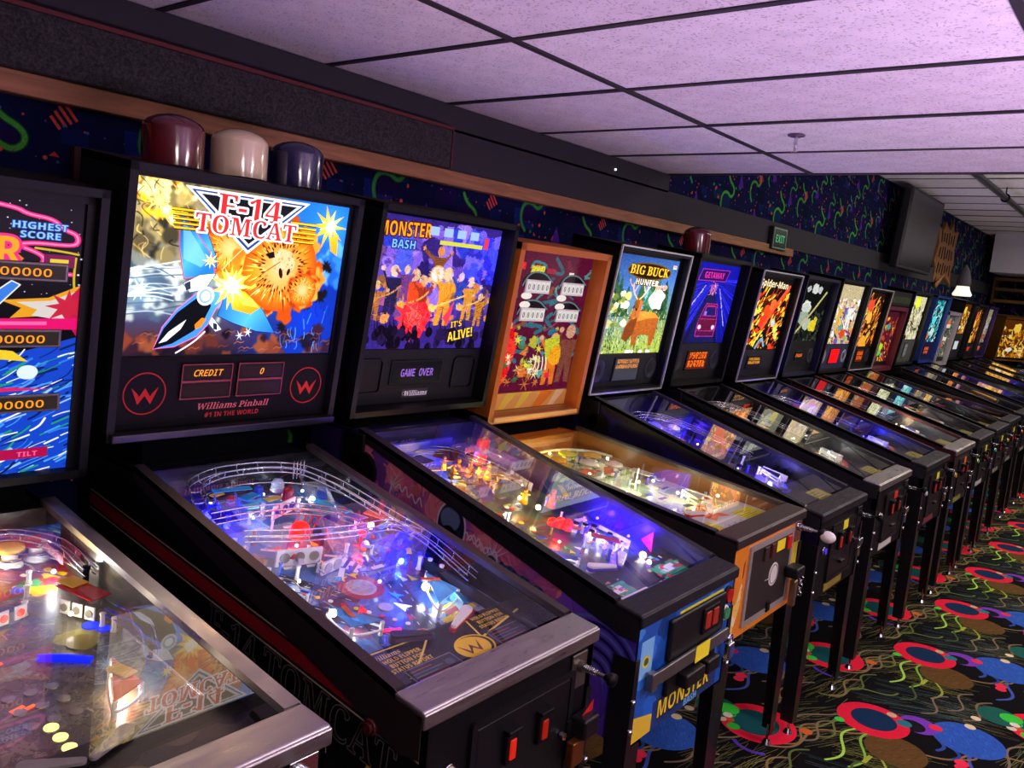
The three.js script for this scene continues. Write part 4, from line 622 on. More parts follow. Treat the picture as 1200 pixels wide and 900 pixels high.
  const f0 = 0.06, f1 = d.vr + 0.02, fl = (f1 - f0) / Math.cos(TP), fg = new THREE.BoxGeometry(W - 0.042, 0.012, fl).rotateX(TP).translate(0, (fy(f0) + fy(f1)) / 2 - 0.006, -(f0 + f1) / 2);
  obj('playfield', fg, new THREE.MeshPhysicalMaterial({ map: d.field, roughness: 0.3, clearcoat: 0.6, clearcoatRoughness: 0.08 }), M);
  const wallCol = d.innerWall || mat('#17171b', 0.3, 0.2);
  obj('inner_wall', [-1, 1].map((s) => slab([[-0.02, y0 - 0.01], [-0.02, yTop(0.02) + 0.002], [-d.vr, yTop(d.vr) + 0.002], [-d.vr, fy(d.vr) - 0.01]], s > 0 ? h - 0.022 : -h + 0.0195, s > 0 ? h - 0.0195 : -h + 0.022)).concat([slab([[-d.vr + 0.004, fy(d.vr) - 0.01], [-d.vr + 0.004, yTop(d.vr)], [-d.vr, yTop(d.vr)], [-d.vr, fy(d.vr) - 0.01]], -h + 0.022, h - 0.022)]), wallCol, M);
  const F = {
    M, h, inner, W, fy, P: (u, v, hh = 0) => V(u, fy(v) + hh, -v),
    put: (g, u, v, hh = 0, turn = 0) => g.rotateY(turn).rotateX(TP).translate(u, fy(v) + hh, -v),
    path: (pts) => pts.map((p) => V(p[0], fy(p[1]) + (p[2] || 0), -p[1])),
  };
  // apron with its cards
  obj('apron', F.put(box(W - 0.05, 0.004, 0.19), 0, 0.155, 0.018), new THREE.MeshPhysicalMaterial({ map: d.apron, roughness: 0.35 }), M);
  // backbox, built upright in its own frame and leant forward
  const B = (g) => g.rotateX(d.lean).translate(d.bbdx, d.bbY, -d.bbV), bw = d.bbW / 2, H = d.bbH, D = d.bbD, th = d.bbTh || 0.02;
  obj('backbox', [box(th, H, D, -bw + th / 2, H / 2, -D / 2), box(th, H, D, bw - th / 2, H / 2, -D / 2), box(d.bbW, th, D, 0, H - th / 2, -D / 2), box(d.bbW, th, D, 0, th / 2, -D / 2), box(d.bbW - 0.01, H - 0.01, 0.012, 0, H / 2, -D + 0.006)].map(B), d.frame, M);
  obj('neck', box(W - 0.1, d.bbY - d.yr + 0.08, 0.18, 0, (d.bbY + d.yr) / 2 - 0.015, -d.bbV - 0.13), mat('#050506', 1, 0, { specularIntensity: 0.1 }), M);
  if (d.edge) obj('backbox_trim', [box(0.007, H, 0.008, -bw + 0.003, H / 2, 0.004), box(0.007, H, 0.008, bw - 0.003, H / 2, 0.004), box(d.bbW, 0.007, 0.008, 0, H - 0.003, 0.004), box(d.bbW, 0.007, 0.008, 0, 0.003, 0.004)].map(B), d.edge, M);
  const aw = d.bbW - 2 * th, pY = th + d.panelH, ah = H - th - pY, zi = -d.inset;
  if (d.panelH > 0) obj('speaker_panel', B(box(aw, d.panelH - 0.004, 0.02, 0, th + d.panelH / 2, zi - 0.006)), d.panelMat || BLACKSATIN, M);
  const mg = d.sideMargin, gw = aw - 2 * mg, gh = ah - (d.topMargin ?? 0.02);
  if (mg > 0) obj('bezel', [box(mg, ah, 0.012, -aw / 2 + mg / 2, pY + ah / 2, zi + 0.002), box(mg, ah, 0.012, aw / 2 - mg / 2, pY + ah / 2, zi + 0.002), box(aw, d.topMargin ?? 0.02, 0.012, 0, pY + ah - (d.topMargin ?? 0.02) / 2, zi + 0.002)].map(B), d.bezel || BLACK, M);
  const bg = obj('backglass', B(new THREE.PlaneGeometry(gw, gh).translate(0, pY + gh / 2, zi)), litGlass(d.art, d.glassK, d.hot ? 0.4 : 0), M);
  for (const [hx, hy, hc, hp] of d.hot || []) {  // bulbs behind the translucent print
    const q = B(sph(0.008, hx, hy, zi - 0.045, 10)), cc = q.boundingSphere || (q.computeBoundingSphere(), q.boundingSphere); obj('backglass_bulb', q, bulbMat(hc, 8), M); pointLight(M, hc, hp, cc.center, 0.4);
  }
  if (d.glassLabel) bg.userData.label = d.glassLabel;
  const li = new THREE.RectAreaLight(d.glowColor || '#ffffff', (d.glow ?? 0.5) * LEVEL.glass, gw * 0.92, gh * 0.92), c = V(0, pY + gh / 2, zi + 0.02).applyAxisAngle(V(1, 0, 0), d.lean);
  li.position.set(c.x + d.bbdx, c.y + d.bbY, c.z - d.bbV); li.rotation.set(d.lean, Math.PI, 0, 'XYZ'); li.name = 'backglass_light'; M.add(li);
  li.rotation.set(0, 0, 0); li.lookAt(0, 0, 0);
  { const dir = V(0, 0, 1).applyAxisAngle(V(1, 0, 0), d.lean); li.quaternion.setFromUnitVectors(V(0, 0, -1), dir); }
  return Object.assign(F, { B, d, pY, ah, aw, gw, gh, zi, H, bw, th });
}

// ---------------------------------------------------------------- parts of the playfields
const bulbMat = (c, k) => glow(c, k, '#ffffff');
function bulb(F, u, v, hh, color, power, r = 0.007, k = 6) {
  const p = F.P(u, v, hh);
  const b = obj('light_bulb', sph(r, p.x, p.y, p.z, 10), bulbMat(color, k), F.M);
  pointLight(F.M, color, power * LEVEL.bulb, p, r / 0.02);
  return b;
}
function lampOnly(F, u, v, hh, color, power) { pointLight(F.M, color, power * LEVEL.bulb, F.P(u, v, hh), 0.5); }
function post(F, u, v, hh = 0.028, m = WHITEPL, r = 0.005) { return obj('post', F.put(lathe([[0, 0], [r * 1.5, 0], [r, hh * 0.2], [r, hh * 0.8], [r * 1.4, hh], [0, hh]], 10), u, v), m, F.M); }
function popBumper(F, u, v, cap, r = 0.034) {
  const b = obj('pop_bumper', F.put(lathe([[0, 0], [r * 0.95, 0], [r * 0.9, 0.008], [r * 0.55, 0.012], [r * 0.55, 0.04], [0, 0.04]], 20), u, v), WHITEPL, F.M);
  obj('cap', F.put(lathe([[0, 0.04], [r * 1.05, 0.04], [r, 0.05], [r * 0.5, 0.056], [0, 0.057]], 20), u, v), cap, b);
  obj('ring', F.put(new THREE.TorusGeometry(r * 0.95, 0.0035, 6, 20).rotateX(Math.PI / 2), u, v, 0.022), CHROME, b);
  return b;
}
function flipper(F, u, v, turn, m, rub, len = 0.075, hh = 0.012) {
  const s = new THREE.Shape(); s.absarc(0, 0, 0.012, Math.PI / 2, Math.PI * 1.5); s.lineTo(len, -0.006); s.absarc(len, 0, 0.006, -Math.PI / 2, Math.PI / 2); s.closePath();
  const g = () => new THREE.ExtrudeGeometry(s, { depth: 0.02, bevelEnabled: true, bevelSize: 0.001, bevelThickness: 0.001, bevelSegments: 1 }).rotateX(-Math.PI / 2);
  const f = obj('flipper', F.put(g(), u, v, hh, turn), m, F.M);
  obj('rubber', F.put(g().scale(1.06, 0.5, 1.2), u, v, hh + 0.004, turn), rub, f);
  return f;
}
function slingshot(F, pts, top, light, rubber = WHITEPL) {
  const s = new THREE.Shape(pts.map((p) => new THREE.Vector2(p[0], -p[1])));
  const c = pts.reduce((a, p) => [a[0] + p[0] / pts.length, a[1] + p[1] / pts.length], [0, 0]);
  const sh = new THREE.Shape(pts.map((p) => new THREE.Vector2(p[0] - c[0], p[1] - c[1])));
  const g = F.put(new THREE.ExtrudeGeometry(sh, { depth: 0.003, bevelEnabled: false }).rotateX(-Math.PI / 2), c[0], c[1], 0.033);
  const sl = obj('slingshot', g, top, F.M);
  for (const p of pts) obj('post', F.put(cyl(0.005, 0.005, 0.034, 0, 0.017, 0, 8), p[0] * 0.94 + c[0] * 0.06, p[1] * 0.94 + c[1] * 0.06), WHITEPL, sl);
  obj('rubber_band', tube(F.path(pts.map((p) => [p[0] * 1.02 - c[0] * 0.02, p[1] * 1.02 - c[1] * 0.02, 0.018])), 0.003, 30, 6, true), rubber, sl);
  if (light) lampOnly(F, c[0], c[1], 0.02, light[0], light[1]);
  return sl;
}
function insert(F, u, v, r, color, k = 0, shape = 'round', turn = 0) {
  const m = k > 0 ? glow(color, k) : mat(color, 0.25, 0, { clearcoat: 1, clearcoatRoughness: 0.05 });
  let g;
  if (shape === 'arrow') g = plate([[0, r * 1.6], [r, -r], [0, -r * 0.5], [-r, -r]], 0.0015).rotateX(-Math.PI / 2);
  else if (shape === 'bar') g = plate([[-r * 2, -r * 0.6], [r * 2, -r * 0.6], [r * 2, r * 0.6], [-r * 2, r * 0.6]], 0.0015).rotateX(-Math.PI / 2);
  else g = cyl(r, r, 0.002, 0, 0.0006, 0, 20);
  return obj('lamp_insert', F.put(g, u, v, 0.0006, turn), m, F.M);
}
function targets(F, u, v, n, gap, turn, face, back = WHITEPL, w = 0.024, hh = 0.03) {
  for (let i = 0; i < n; i++) {
    const a = (i - (n - 1) / 2) * gap, pu = u + Math.cos(turn) * a, pv = v + Math.sin(turn) * a;
    const t = obj('target', F.put(rbox(w, hh, 0.004, 0.0015, 0, hh / 2 + 0.004, 0), pu, pv, 0, turn), back, F.M);
    obj('target_face', F.put(cylZ(w * 0.34, w * 0.34, 0.003, 0, hh / 2 + 0.004, 0.003, 14), pu, pv, 0, turn), face, t);
  }
}
function wireRamp(F, pts, gap = 0.026, r = 0.0021, m = WIRE, hoops = 8) {
  const side = (k, dh = 0) => pts.map((p, i) => { const a = pts[Math.max(0, i - 1)], b = pts[Math.min(pts.length - 1, i + 1)], L = Math.hypot(b[0] - a[0], b[1] - a[1]) || 1; return [p[0] - k * (b[1] - a[1]) / L, p[1] + k * (b[0] - a[0]) / L, p[2] + dh]; });
  const seg = pts.length * 8, ramp = obj('wire_ramp', [-1, 1].map((k) => tube(F.path(side(k * gap / 2)), r, seg, 6)).concat([-1, 1].map((k) => tube(F.path(side(k * gap * 0.62, 0.016)), r, seg, 6))), m, F.M);
  const crv = new THREE.CatmullRomCurve3(F.path(pts), false, 'catmullrom', 0.4);
  for (let i = 0; i < hoops; i++) {
    const t = (i + 0.5) / hoops, p = crv.getPointAt(t), tg = crv.getTangentAt(t), nx = V(-tg.z, 0, tg.x).normalize(), pt = (a, b) => p.clone().addScaledVector(nx, a).add(V(0, b, 0));
    obj('hoop', tube([pt(-gap * 0.66, 0.017), pt(-gap * 0.5, -0.002), pt(0, -0.006), pt(gap * 0.5, -0.002), pt(gap * 0.66, 0.017)], r * 0.9, 10, 5), m, ramp);
  }
  const e = pts[pts.length - 1]; return ramp;
}
function plasticRamp(F, pts, w, m, wall = 0.02) {
  const pos = [], uv = [], idx = [], n = 30, crv = new THREE.CatmullRomCurve3(F.path(pts), false, 'catmullrom', 0.4);
  for (let i = 0; i <= n; i++) { const p = crv.getPointAt(i / n), t = crv.getTangentAt(i / n), nx = V(-t.z, 0, t.x).normalize(); [[-w / 2, wall], [-w / 2, 0], [w / 2, 0], [w / 2, wall]].forEach(([a, b]) => { const q = p.clone().addScaledVector(nx, a).add(V(0, b, 0)); pos.push(q.x, q.y, q.z); uv.push(i / n, 0.5); }); }
  for (let i = 0; i < n; i++) for (let k = 0; k < 3; k++) { const a = i * 4 + k; idx.push(a, a + 1, a + 4, a + 1, a + 5, a + 4); }
  const g = new THREE.BufferGeometry(); g.setAttribute('position', new THREE.Float32BufferAttribute(pos, 3)); g.setAttribute('uv', new THREE.Float32BufferAttribute(uv, 2)); g.setIndex(idx); g.computeVertexNormals();
  return obj('plastic_ramp', g, m, F.M);
}
function flasher(F, u, v, hh, color, power, k = 3, r = 0.017) {
  const b = obj('flasher_dome', F.put(lathe([[r, 0], [r, r * 0.5], [r * 0.85, r], [r * 0.5, r * 1.35], [0, r * 1.5]], 16), u, v, hh), glow(color, k), F.M);
  if (power) pointLight(F.M, color, power * LEVEL.bulb, F.P(u, v, hh + r * 0.5), 0.6);
  return b;
}
function dome(F, u, v, hh, m, r = 0.014) {
  return obj('plastic_dome', F.put(lathe([[r * 1.1, 0], [r * 1.1, r * 0.3], [r, r * 0.4], [r, r * 1.4], [r * 0.7, r * 1.9], [0, r * 2.1]], 14), u, v, hh), m, F.M);
}
function card(F, u, v, hh, w, l, turn, m, name = 'plastic_shield') { return obj(name, F.put(rbox(w, 0.003, l, 0.0012), u, v, hh, turn), m, F.M); }
function hinges(F) { for (const s of [-1, 1]) obj('hinge_bracket', [rbox(0.012, 0.12, 0.1, 0.006, s * (F.h + 0.011), F.d.yr - 0.075, -F.d.vr - 0.02), cyl(0.06, 0.06, 0.012, 0, 0, 0, 22).rotateZ(Math.PI / 2).translate(s * (F.h + 0.011), F.d.yr - 0.13, -F.d.vr + 0.03)], BLACK, F.M); }
function orbit(F, m = CHROME, hh = 0.03, r0 = 1) {  // the curved steel guide round the top of the field
  const a = F.inner - 0.012, vT = F.d.vr - 0.03, pts = [];
  for (let i = 0; i <= 14; i++) { const t = Math.PI * (i / 14); pts.push([Math.cos(t) * a * r0, vT - 0.2 + Math.sin(t) * 0.19]); }
  const g = tube(F.path(pts.map((p) => [p[0], p[1], hh])), 0.0025, 40, 6), g2 = tube(F.path(pts.map((p) => [p[0], p[1], 0.004])), 0.0025, 40, 6);
  return obj('orbit_rail', [g, g2], m, F.M);
}
function bottomEnd(F, o = {}) {  // slingshots, flippers, lane guides
  const a = o.flip || WHITEPL, b = o.rub || mat('#c02020', 0.6), tp = o.top || clearPlastic('#d0d8e8');
  if (!o.noLeft) slingshot(F, [[-0.165, 0.42], [-0.175, 0.33], [-0.105, 0.31]], tp, o.light);
  slingshot(F, [[0.13, 0.42], [0.14, 0.33], [0.07, 0.31]], tp, o.light);
  flipper(F, -0.1, 0.27, 0.42 + Math.PI * 0 - 0.9, a, b); flipper(F, 0.065, 0.27, Math.PI + 0.5, a, b);
  for (const s of [-0.205, 0.175]) obj('lane_guide', F.put(rbox(0.006, 0.03, 0.12, 0.002, 0, 0.015, 0), s, 0.37), WHITEPL, F.M);
}
// ---------------------------------------------------------------- parts of the fronts and heads
function coinDoor(F, x, y, w, h, m = BLACKSATIN, o = {}) {
  const f = obj('coin_door', [ringPlate(w, h, 0.012, 0.016, 0.008).translate(x, y, 0.001), rbox(w - 0.034, h - 0.034, 0.008, 0.004, x, y, 0.004)], m, F.M);
  const sx = o.sx || 0.06, sy = y + (o.sy ?? h * 0.18);
  for (const s of [-1, 1]) {
    const e = obj('coin_slot', [rbox(0.038, 0.072, 0.016, 0.004, x + s * sx, sy, 0.012), rbox(0.044, 0.01, 0.026, 0.003, x + s * sx, sy + 0.036, 0.014)], BLACK, f);
    obj('lit_price_button', rbox(0.018, 0.044, 0.006, 0.002, x + s * sx, sy - 0.004, 0.0205), glow('#ff2a12', (s < 0 ? 0.9 : 0.4) * (o.lit ?? 0.3), '#5a0a05'), f);
    void e;
  }
  obj('coin_return', rbox(0.05, 0.014, 0.022, 0.003, x + 0.0, y - h * 0.22, 0.012), m, f);
  return f;
}
function plunger(F, x, y, plateMat = CHROME) {
  const p = obj('plunger', [rbox(0.058, 0.085, 0.006, 0.003, x, y, 0.004), cylZ(0.012, 0.014, 0.014, x, y + 0.012, 0.012, 14), cylZ(0.005, 0.005, 0.07, x, y + 0.012, 0.045, 10)], plateMat, F.M);
  obj('spring', tube(Array.from({ length: 41 }, (_, i) => V(x + Math.cos(i * 1.2) * 0.008, y + 0.012 + Math.sin(i * 1.2) * 0.008, 0.02 + i * 0.0009)), 0.0012, 90, 5), CHROME, p);
  obj('knob', lathe([[0, 0], [0.008, 0], [0.008, 0.006], [0.015, 0.012], [0.015, 0.024], [0, 0.028]], 14).rotateX(Math.PI / 2).translate(x, y + 0.012, 0.076), BLACK, p);
  return p;
}
function button(F, x, y, r, m, z = 0.004, ring = CHROME) {
  const b = obj('button', cylZ(r, r * 0.9, 0.012, x, y, z + 0.004, 16), m, F.M); obj('button_ring', new THREE.TorusGeometry(r * 1.12, r * 0.22, 8, 18).translate(x, y, z), ring, b); return b;
}
function sideButton(F, v, dy, m) {
  for (const s of [-1, 1]) {
    const y = F.d.yl - dy, b = obj('flipper_button', cyl(0.011, 0.011, 0.014).rotateZ(Math.PI / 2).translate(s * (F.h + 0.008), y, -v), m, F.M);
    obj('button_ring', new THREE.TorusGeometry(0.0135, 0.0035, 8, 18).rotateY(Math.PI / 2).translate(s * (F.h + 0.005), y, -v), m, b);
  }
}
function display(F, x, y, w, h, t, k, label) {  // y above the foot of the backbox
  const f = obj('display', F.B(rbox(w + 0.016, h + 0.014, 0.008, 0.003, x, y, F.zi + 0.006)), BLACK, F.M);
  obj('display_screen', F.B(new THREE.PlaneGeometry(w, h).translate(x, y, F.zi + 0.0108)), litGlass(t, k), f, label);
  return f;
}
function speaker(F, x, y, r, m = BLACK) {
  const s = obj('speaker', F.B(lathe([[0, -0.004], [r * 0.3, -0.003], [r * 0.85, 0.002], [r, 0.005], [r * 1.08, 0.003], [r * 1.1, 0]], 22).rotateX(Math.PI / 2).translate(x, y, F.zi + 0.005)), m, F.M);
  return s;
}
function beacon(F, x, y, z, color, h = 0.135, r = 0.07, o = {}) {
  const b = obj('beacon', lathe([[r * 1.06, 0], [r * 1.06, 0.012], [r * 0.98, 0.016], [0, 0.016]], 24).translate(x, y, z), BLACK, F.M);
  obj('beacon_lens', lathe([[r, 0.012], [r, h * 0.74], [r * 0.97, h * 0.8], [r * 0.85, h * 0.87], [r * 0.6, h * 0.94], [r * 0.3, h * 0.985], [0, h]], 32).translate(x, y, z), o.m || mat(color, 0.12, 0, { clearcoat: 1, clearcoatRoughness: 0.05 }), b);
  return b;
}
// rows of lit dots too small to read
const dotRows = (w, h, rows, color, bgc = '#0a080a', from = 0.1, to = 0.9) => canvas(w, h, (x) => { reseed(rows * 7 + w); x.fillStyle = bgc; x.fillRect(0, 0, w, h); x.fillStyle = color; const rh = (to - from) * h / rows; for (let r = 0; r < rows; r++) { const pad = rnd(0.02, 0.1) * w; for (let q = pad; q < w - pad; q += rh * 0.62) for (let i = 0; i < 4; i++) for (let j = 0; j < 5; j++) if (rnd() < 0.72) x.fillRect(q + i * rh * 0.12, from * h + r * rh + j * rh * 0.16, rh * 0.11, rh * 0.14); } });
const screenText = (w, h, lines, color, font, bgc = '#0a080a') => canvas(w, h, (x) => { x.fillStyle = bgc; x.fillRect(0, 0, w, h); lines.forEach((s, i) => text(x, s, w / 2, h * (i + 0.5) / lines.length + 2, font, color)); });

// ================================================================ the row of pinball machines
const RED = mat('#c01418', 0.25, 0, { clearcoat: 1 }), BLUEPL = mat('#1637c8', 0.25, 0, { clearcoat: 1 }), YELLOWPL = mat('#e8b81a', 0.3, 0, { clearcoat: 0.6 }), CYANPL = mat('#1aa0d8', 0.25, 0, { clearcoat: 1 }), GOLD = mat('#d8a21c', 0.3, 0.3), PURPLEPL = mat('#4a32a8', 0.3, 0, { clearcoat: 1 }), GREENPL = mat('#2fae5c', 0.35), ORANGEPL = mat('#e0601a', 0.35), CREAM = mat('#d8d2bc', 0.4), BROWN = mat('#6a3a1c', 0.5);

// ---------------------------------------------------------------- space machine at the near end
{
  const F = pinball({ label: 'steel-railed pinball machine with a black starfield backglass and orange score digits', x: 0.545, z: -0.985, yl: 0.937, yr: 1.06, yb: 0.56, bbY: 1.1, bbV: 1.08, bbH: 0.715, bbW: 0.715, panelH: 0, inset: 0.03, lean: 0.13, rail: STEEL, lock: STEEL, railW: 0.03, railDrop: 0.03, art: ART.space, glassK: 0.95, glow: 0.5, glowColor: '#d88ab8', field: ART.spaceField, fieldSlope: 0.06, sideMargin: 0.02, topMargin: 0.02, innerWall: mat('#5c5a56', 0.35, 0.6), apron: darkApron, body: mat('#0c0b10', 0.4) });
  const digits = (s) => canvas(256, 64, (x, w, h) => { x.fillStyle = '#2a2320'; x.fillRect(0, 0, w, h); text(x, s, w / 2, h / 2 + 3, 'bold 50px monospace', '#ff9a1c'); });
  const t = digits('000000');
  for (const [x, y, w] of [[0.185, 0.51, 0.19], [0.18, 0.353, 0.19], [0.188, 0.195, 0.19]]) {
    const f = obj('score_display', F.B(rbox(w + 0.014, 0.044, 0.008, 0.003, x, y, F.zi + 0.004)), mat('#6a6460', 0.4, 0.6), F.M);
    obj('display_screen', F.B(new THREE.PlaneGeometry(w, 0.032).translate(x, y, F.zi + 0.0092)), litGlass(t, 1.1), f, 'glowing orange digits');
  }
  orbit(F, CHROME, 0.04);
  plasticRamp(F, [[-0.1, 1.02, 0.05], [0.1, 1.06, 0.055], [0.22, 1.0, 0.05], [0.235, 0.86, 0.045]], 0.04, clearPlastic('#e08a9a'), 0.02);
  wireRamp(F, [[0.02, 1.0, 0.06], [0.16, 1.03, 0.06], [0.235, 0.94, 0.055], [0.24, 0.78, 0.045]], 0.022, 0.002, WIRE, 6);
  for (const [u, v, c] of [[0.22, 1.02, RED], [0.16, 1.01, YELLOWPL], [0.05, 0.99, YELLOWPL]]) popBumper(F, u, v, c, 0.03);
  card(F, 0.1, 1.03, 0.05, 0.16, 0.03, 0.1, YELLOWPL); card(F, 0.05, 0.96, 0.055, 0.1, 0.05, -0.3, clearPlastic('#3a66e8')); card(F, 0.02, 0.86, 0.05, 0.1, 0.07, 0.4, clearPlastic('#2a58d8')); card(F, -0.02, 0.78, 0.05, 0.09, 0.05, 0.2, YELLOWPL); card(F, 0.2, 0.72, 0.045, 0.05, 0.11, 0.25, RED); card(F, 0.195, 0.76, 0.049, 0.04, 0.05, 0.25, YELLOWPL);
  targets(F, 0.175, 0.69, 3, 0.03, -1.1, mat('#8a8478', 0.4)); targets(F, 0.05, 0.73, 3, 0.036, 0.3, glow('#ff4a1a', 0.9));
  post(F, 0.238, 0.8, 0.06, BLACK, 0.007); for (const [u, v] of [[0.2, 0.63], [0.21, 0.6], [0.1, 0.76], [0.13, 0.83], [0.16, 0.9], [0.06, 0.84]]) post(F, u, v, 0.03);
  for (const [u, v, r] of [[0.184, 0.645, 0.017], [0.198, 0.62, 0.014]]) insert(F, u, v, r, '#1030ff', 0.9);
  obj('lamp_insert', tube(F.path([[0.055, 0.572, 0.002], [0.09, 0.545, 0.004], [0.128, 0.512, 0.002]]), 0.009, 16, 8), glow('#0a22ff', 0.9), F.M);
  insert(F, 0.143, 0.59, 0.03, '#8f8a3c'); for (const [u, v] of [[-0.008, 0.35], [-0.007, 0.316], [-0.007, 0.282]]) insert(F, u, v, 0.0115, '#fff28a', 1.4);
  insert(F, -0.005, 0.25, 0.016, '#ff3a12', 1.0); for (const [u, v] of [[-0.03, 0.432], [-0.015, 0.425], [-0.035, 0.6], [-0.01, 0.59]]) insert(F, u, v, 0.006, '#ff5a1c', 1.2, 'bar', 0.3);
  for (let i = 0; i < 9; i++) insert(F, -0.03 + (i % 3) * 0.035, 0.37 + Math.floor(i / 3) * 0.05, 0.011, '#8a8676');
  slingshot(F, [[0.135, 0.45], [0.14, 0.34], [0.075, 0.31]], mat('#e8432a', 0.3, 0, { clearcoat: 1 }), ['#fff2d8', 0.03]); card(F, 0.125, 0.39, 0.039, 0.03, 0.05, 0.3, YELLOWPL);
  wireRamp(F, [[0.21, 0.62, 0.03], [0.235, 0.52, 0.02], [0.2, 0.42, 0.015]], 0.02, 0.002, BLUEPL, 3);
  flipper(F, 0.06, 0.235, Math.PI + 0.5, mat('#8a8680', 0.4), BLACK); flipper(F, -0.09, 0.235, -0.5, mat('#8a8680', 0.4), BLACK);
  obj('lane_guide', F.put(rbox(0.006, 0.03, 0.3, 0.002, 0, 0.015, 0), 0.205, 0.4), CHROME, F.M);
  for (const [u, v, c, p] of [[0.2, 0.87, '#ffffff', 0.04], [0.02, 0.92, '#d8e4ff', 0.04], [0.15, 0.66, '#fff0d0', 0.012], [0.1, 1.0, '#ffe7a0', 0.045], [0.0, 0.7, '#e8f0ff', 0.015]]) bulb(F, u, v, 0.03, c, p, 0.005, 6);
  plunger(F, 0.235, 0.86); coinDoor(F, -0.02, 0.75, 0.3, 0.26); sideButton(F, 0.16, 0.07, BLACK);
}

// ---------------------------------------------------------------- jet fighter machine
{
  const F = pinball({ label: 'black pinball machine with an exploding fighter jet backglass and three beacons on top', x: 1.288, z: -0.94, yl: 0.91, yr: 1.125, vr: 1.08, yb: 0.53, bbY: 1.185, bbV: 1.11, bbH: 0.706, bbW: 0.715, panelH: 0.2, inset: 0.03, lean: 0.13, rail: DARKMETAL, lock: STEEL, lockLabel: 'worn brushed steel lock bar', railW: 0.024, railDrop: 0.075, bbdx: 0.01, hot: [[-0.036, 0.415, '#fff2c0', 0.09], [-0.262, 0.62, '#ffe9a0', 0.05], [0.266, 0.608, '#fff6e0', 0.05], [-0.29, 0.392, '#e8f6ff', 0.04], [0.23, 0.33, '#6ab0ff', 0.04]], art: ART.jet, glassK: 1.2, glow: 0.9, glowColor: '#ffe2b8', field: ART.jetField, fieldSlope: 0.15, sideMargin: 0.012, topMargin: 0.012, apron: apronJet, side: jetSide, frame: mat('#141416', 0.55, 0, { specularIntensity: 0.4 }), innerWall: mat('#2a2a2e', 0.18, 0.7), panelMat: mat('#0a080b', 0.6, 0, { specularIntensity: 0.25 }) });
  // head panel: emblems, four displays, lettering
  const emblem = canvas(256, 256, (x, w) => { x.fillStyle = '#0c090d'; x.fillRect(0, 0, w, w); x.strokeStyle = '#c02a22'; x.lineWidth = 7; x.beginPath(); x.arc(128, 128, 116, 0, 7); x.stroke(); poly(x, [[52, 92], [92, 190], [128, 140], [164, 190], [204, 92], [168, 128], [160, 146], [128, 96], [98, 146], [88, 128]], '#c02a22'); });
  for (const x of [-0.255, 0.255]) obj('emblem', F.B(new THREE.CircleGeometry(0.062, 40).translate(x, 0.118, F.zi + 0.0045)), new THREE.MeshPhysicalMaterial({ map: emblem, roughness: 0.6, specularIntensity: 0.25 }), F.M, 'red ringed emblem');
  for (const [x, y, s] of [[-0.085, 0.172, 'CREDIT'], [0.085, 0.172, '0'], [-0.085, 0.122, ' '], [0.085, 0.122, ' ']]) {
    const t = canvas(256, 64, (c, w, h) => { c.fillStyle = '#231418'; c.fillRect(0, 0, w, h); text(c, s, w / 2, h / 2 + 2, 'italic bold 46px monospace', '#ff9a2a'); });
    display(F, x, y, 0.135, 0.034, t, 1.3, s.trim() ? 'glowing orange characters' : undefined); obj('display_frame', F.B(ringPlate(0.152, 0.05, 0.003, 0.003, 0.002).translate(x, y, F.zi + 0.0098)), mat('#8a221c', 0.4), F.M);
  }
  const words = canvas(512, 128, (x, w, h) => { x.fillStyle = '#0e0b10'; x.fillRect(0, 0, w, h); text(x, 'Williams Pinball', w / 2, 38, 'italic bold 56px serif', '#d8706a'); text(x, '#1 IN THE WORLD', w / 2, 96, 'bold 42px sans-serif', '#c8342c'); });
  obj('lettering', F.B(new THREE.PlaneGeometry(0.25, 0.058).translate(0.01, 0.06, F.zi + 0.0046)), new THREE.MeshPhysicalMaterial({ map: words, roughness: 0.6, specularIntensity: 0.25 }), F.M);
  obj('bottom_rail', F.B(rbox(0.7, 0.022, 0.03, 0.004, 0, 0.012, 0.004)), mat('#3a3a44', 0.3, 0.8), F.M);
  { const ty = F.d.bbY + 0.7, z = -F.d.bbV - 0.06; beacon(F, -0.166, ty, z, '#5c0608', 0.15, 0.078); beacon(F, 0.029, ty, z, '#e6d6a4', 0.15, 0.078); beacon(F, 0.222, ty, z, '#0a1142', 0.15, 0.078); }
  // playfield
  orbit(F, CHROME, 0.045);
  wireRamp(F, [[-0.2, 0.9, 0.07], [-0.16, 1.0, 0.075], [-0.06, 1.045, 0.078], [0.08, 1.04, 0.078], [0.17, 0.99, 0.078], [0.215, 0.88, 0.07], [0.23, 0.7, 0.062], [0.24, 0.52, 0.055], [0.235, 0.35, 0.03]], 0.03, 0.0022, WIRE, 18);
  wireRamp(F, [[-0.2, 0.84, 0.055], [-0.1, 0.83, 0.06], [0.02, 0.8, 0.062], [0.1, 0.74, 0.06], [0.14, 0.66, 0.06]], 0.026, 0.002, WIRE, 8);
  wireRamp(F, [[-0.19, 0.72, 0.06], [-0.06, 0.664, 0.062], [0.075, 0.632, 0.062], [0.2, 0.62, 0.06], [0.24, 0.55, 0.055]], 0.024, 0.002, WIRE, 8);
  obj('wire_loop', [0.0, 0.012, 0.024, 0.036].map((k) => new THREE.TorusGeometry(0.026, 0.002, 6, 20).rotateY(0.9).translate(0.15 + k, F.fy(1.0) + 0.085, -1.0)), WIRE, F.M);
  plasticRamp(F, [[0.05, 0.62, 0.01], [0.09, 0.74, 0.03], [0.14, 0.86, 0.045], [0.19, 0.97, 0.055]], 0.06, clearPlastic('#e8f0f8'), 0.028); plasticRamp(F, [[-0.1, 0.72, 0.02], [-0.13, 0.84, 0.035], [-0.1, 0.96, 0.05]], 0.055, clearPlastic('#c8d8f0'), 0.025);
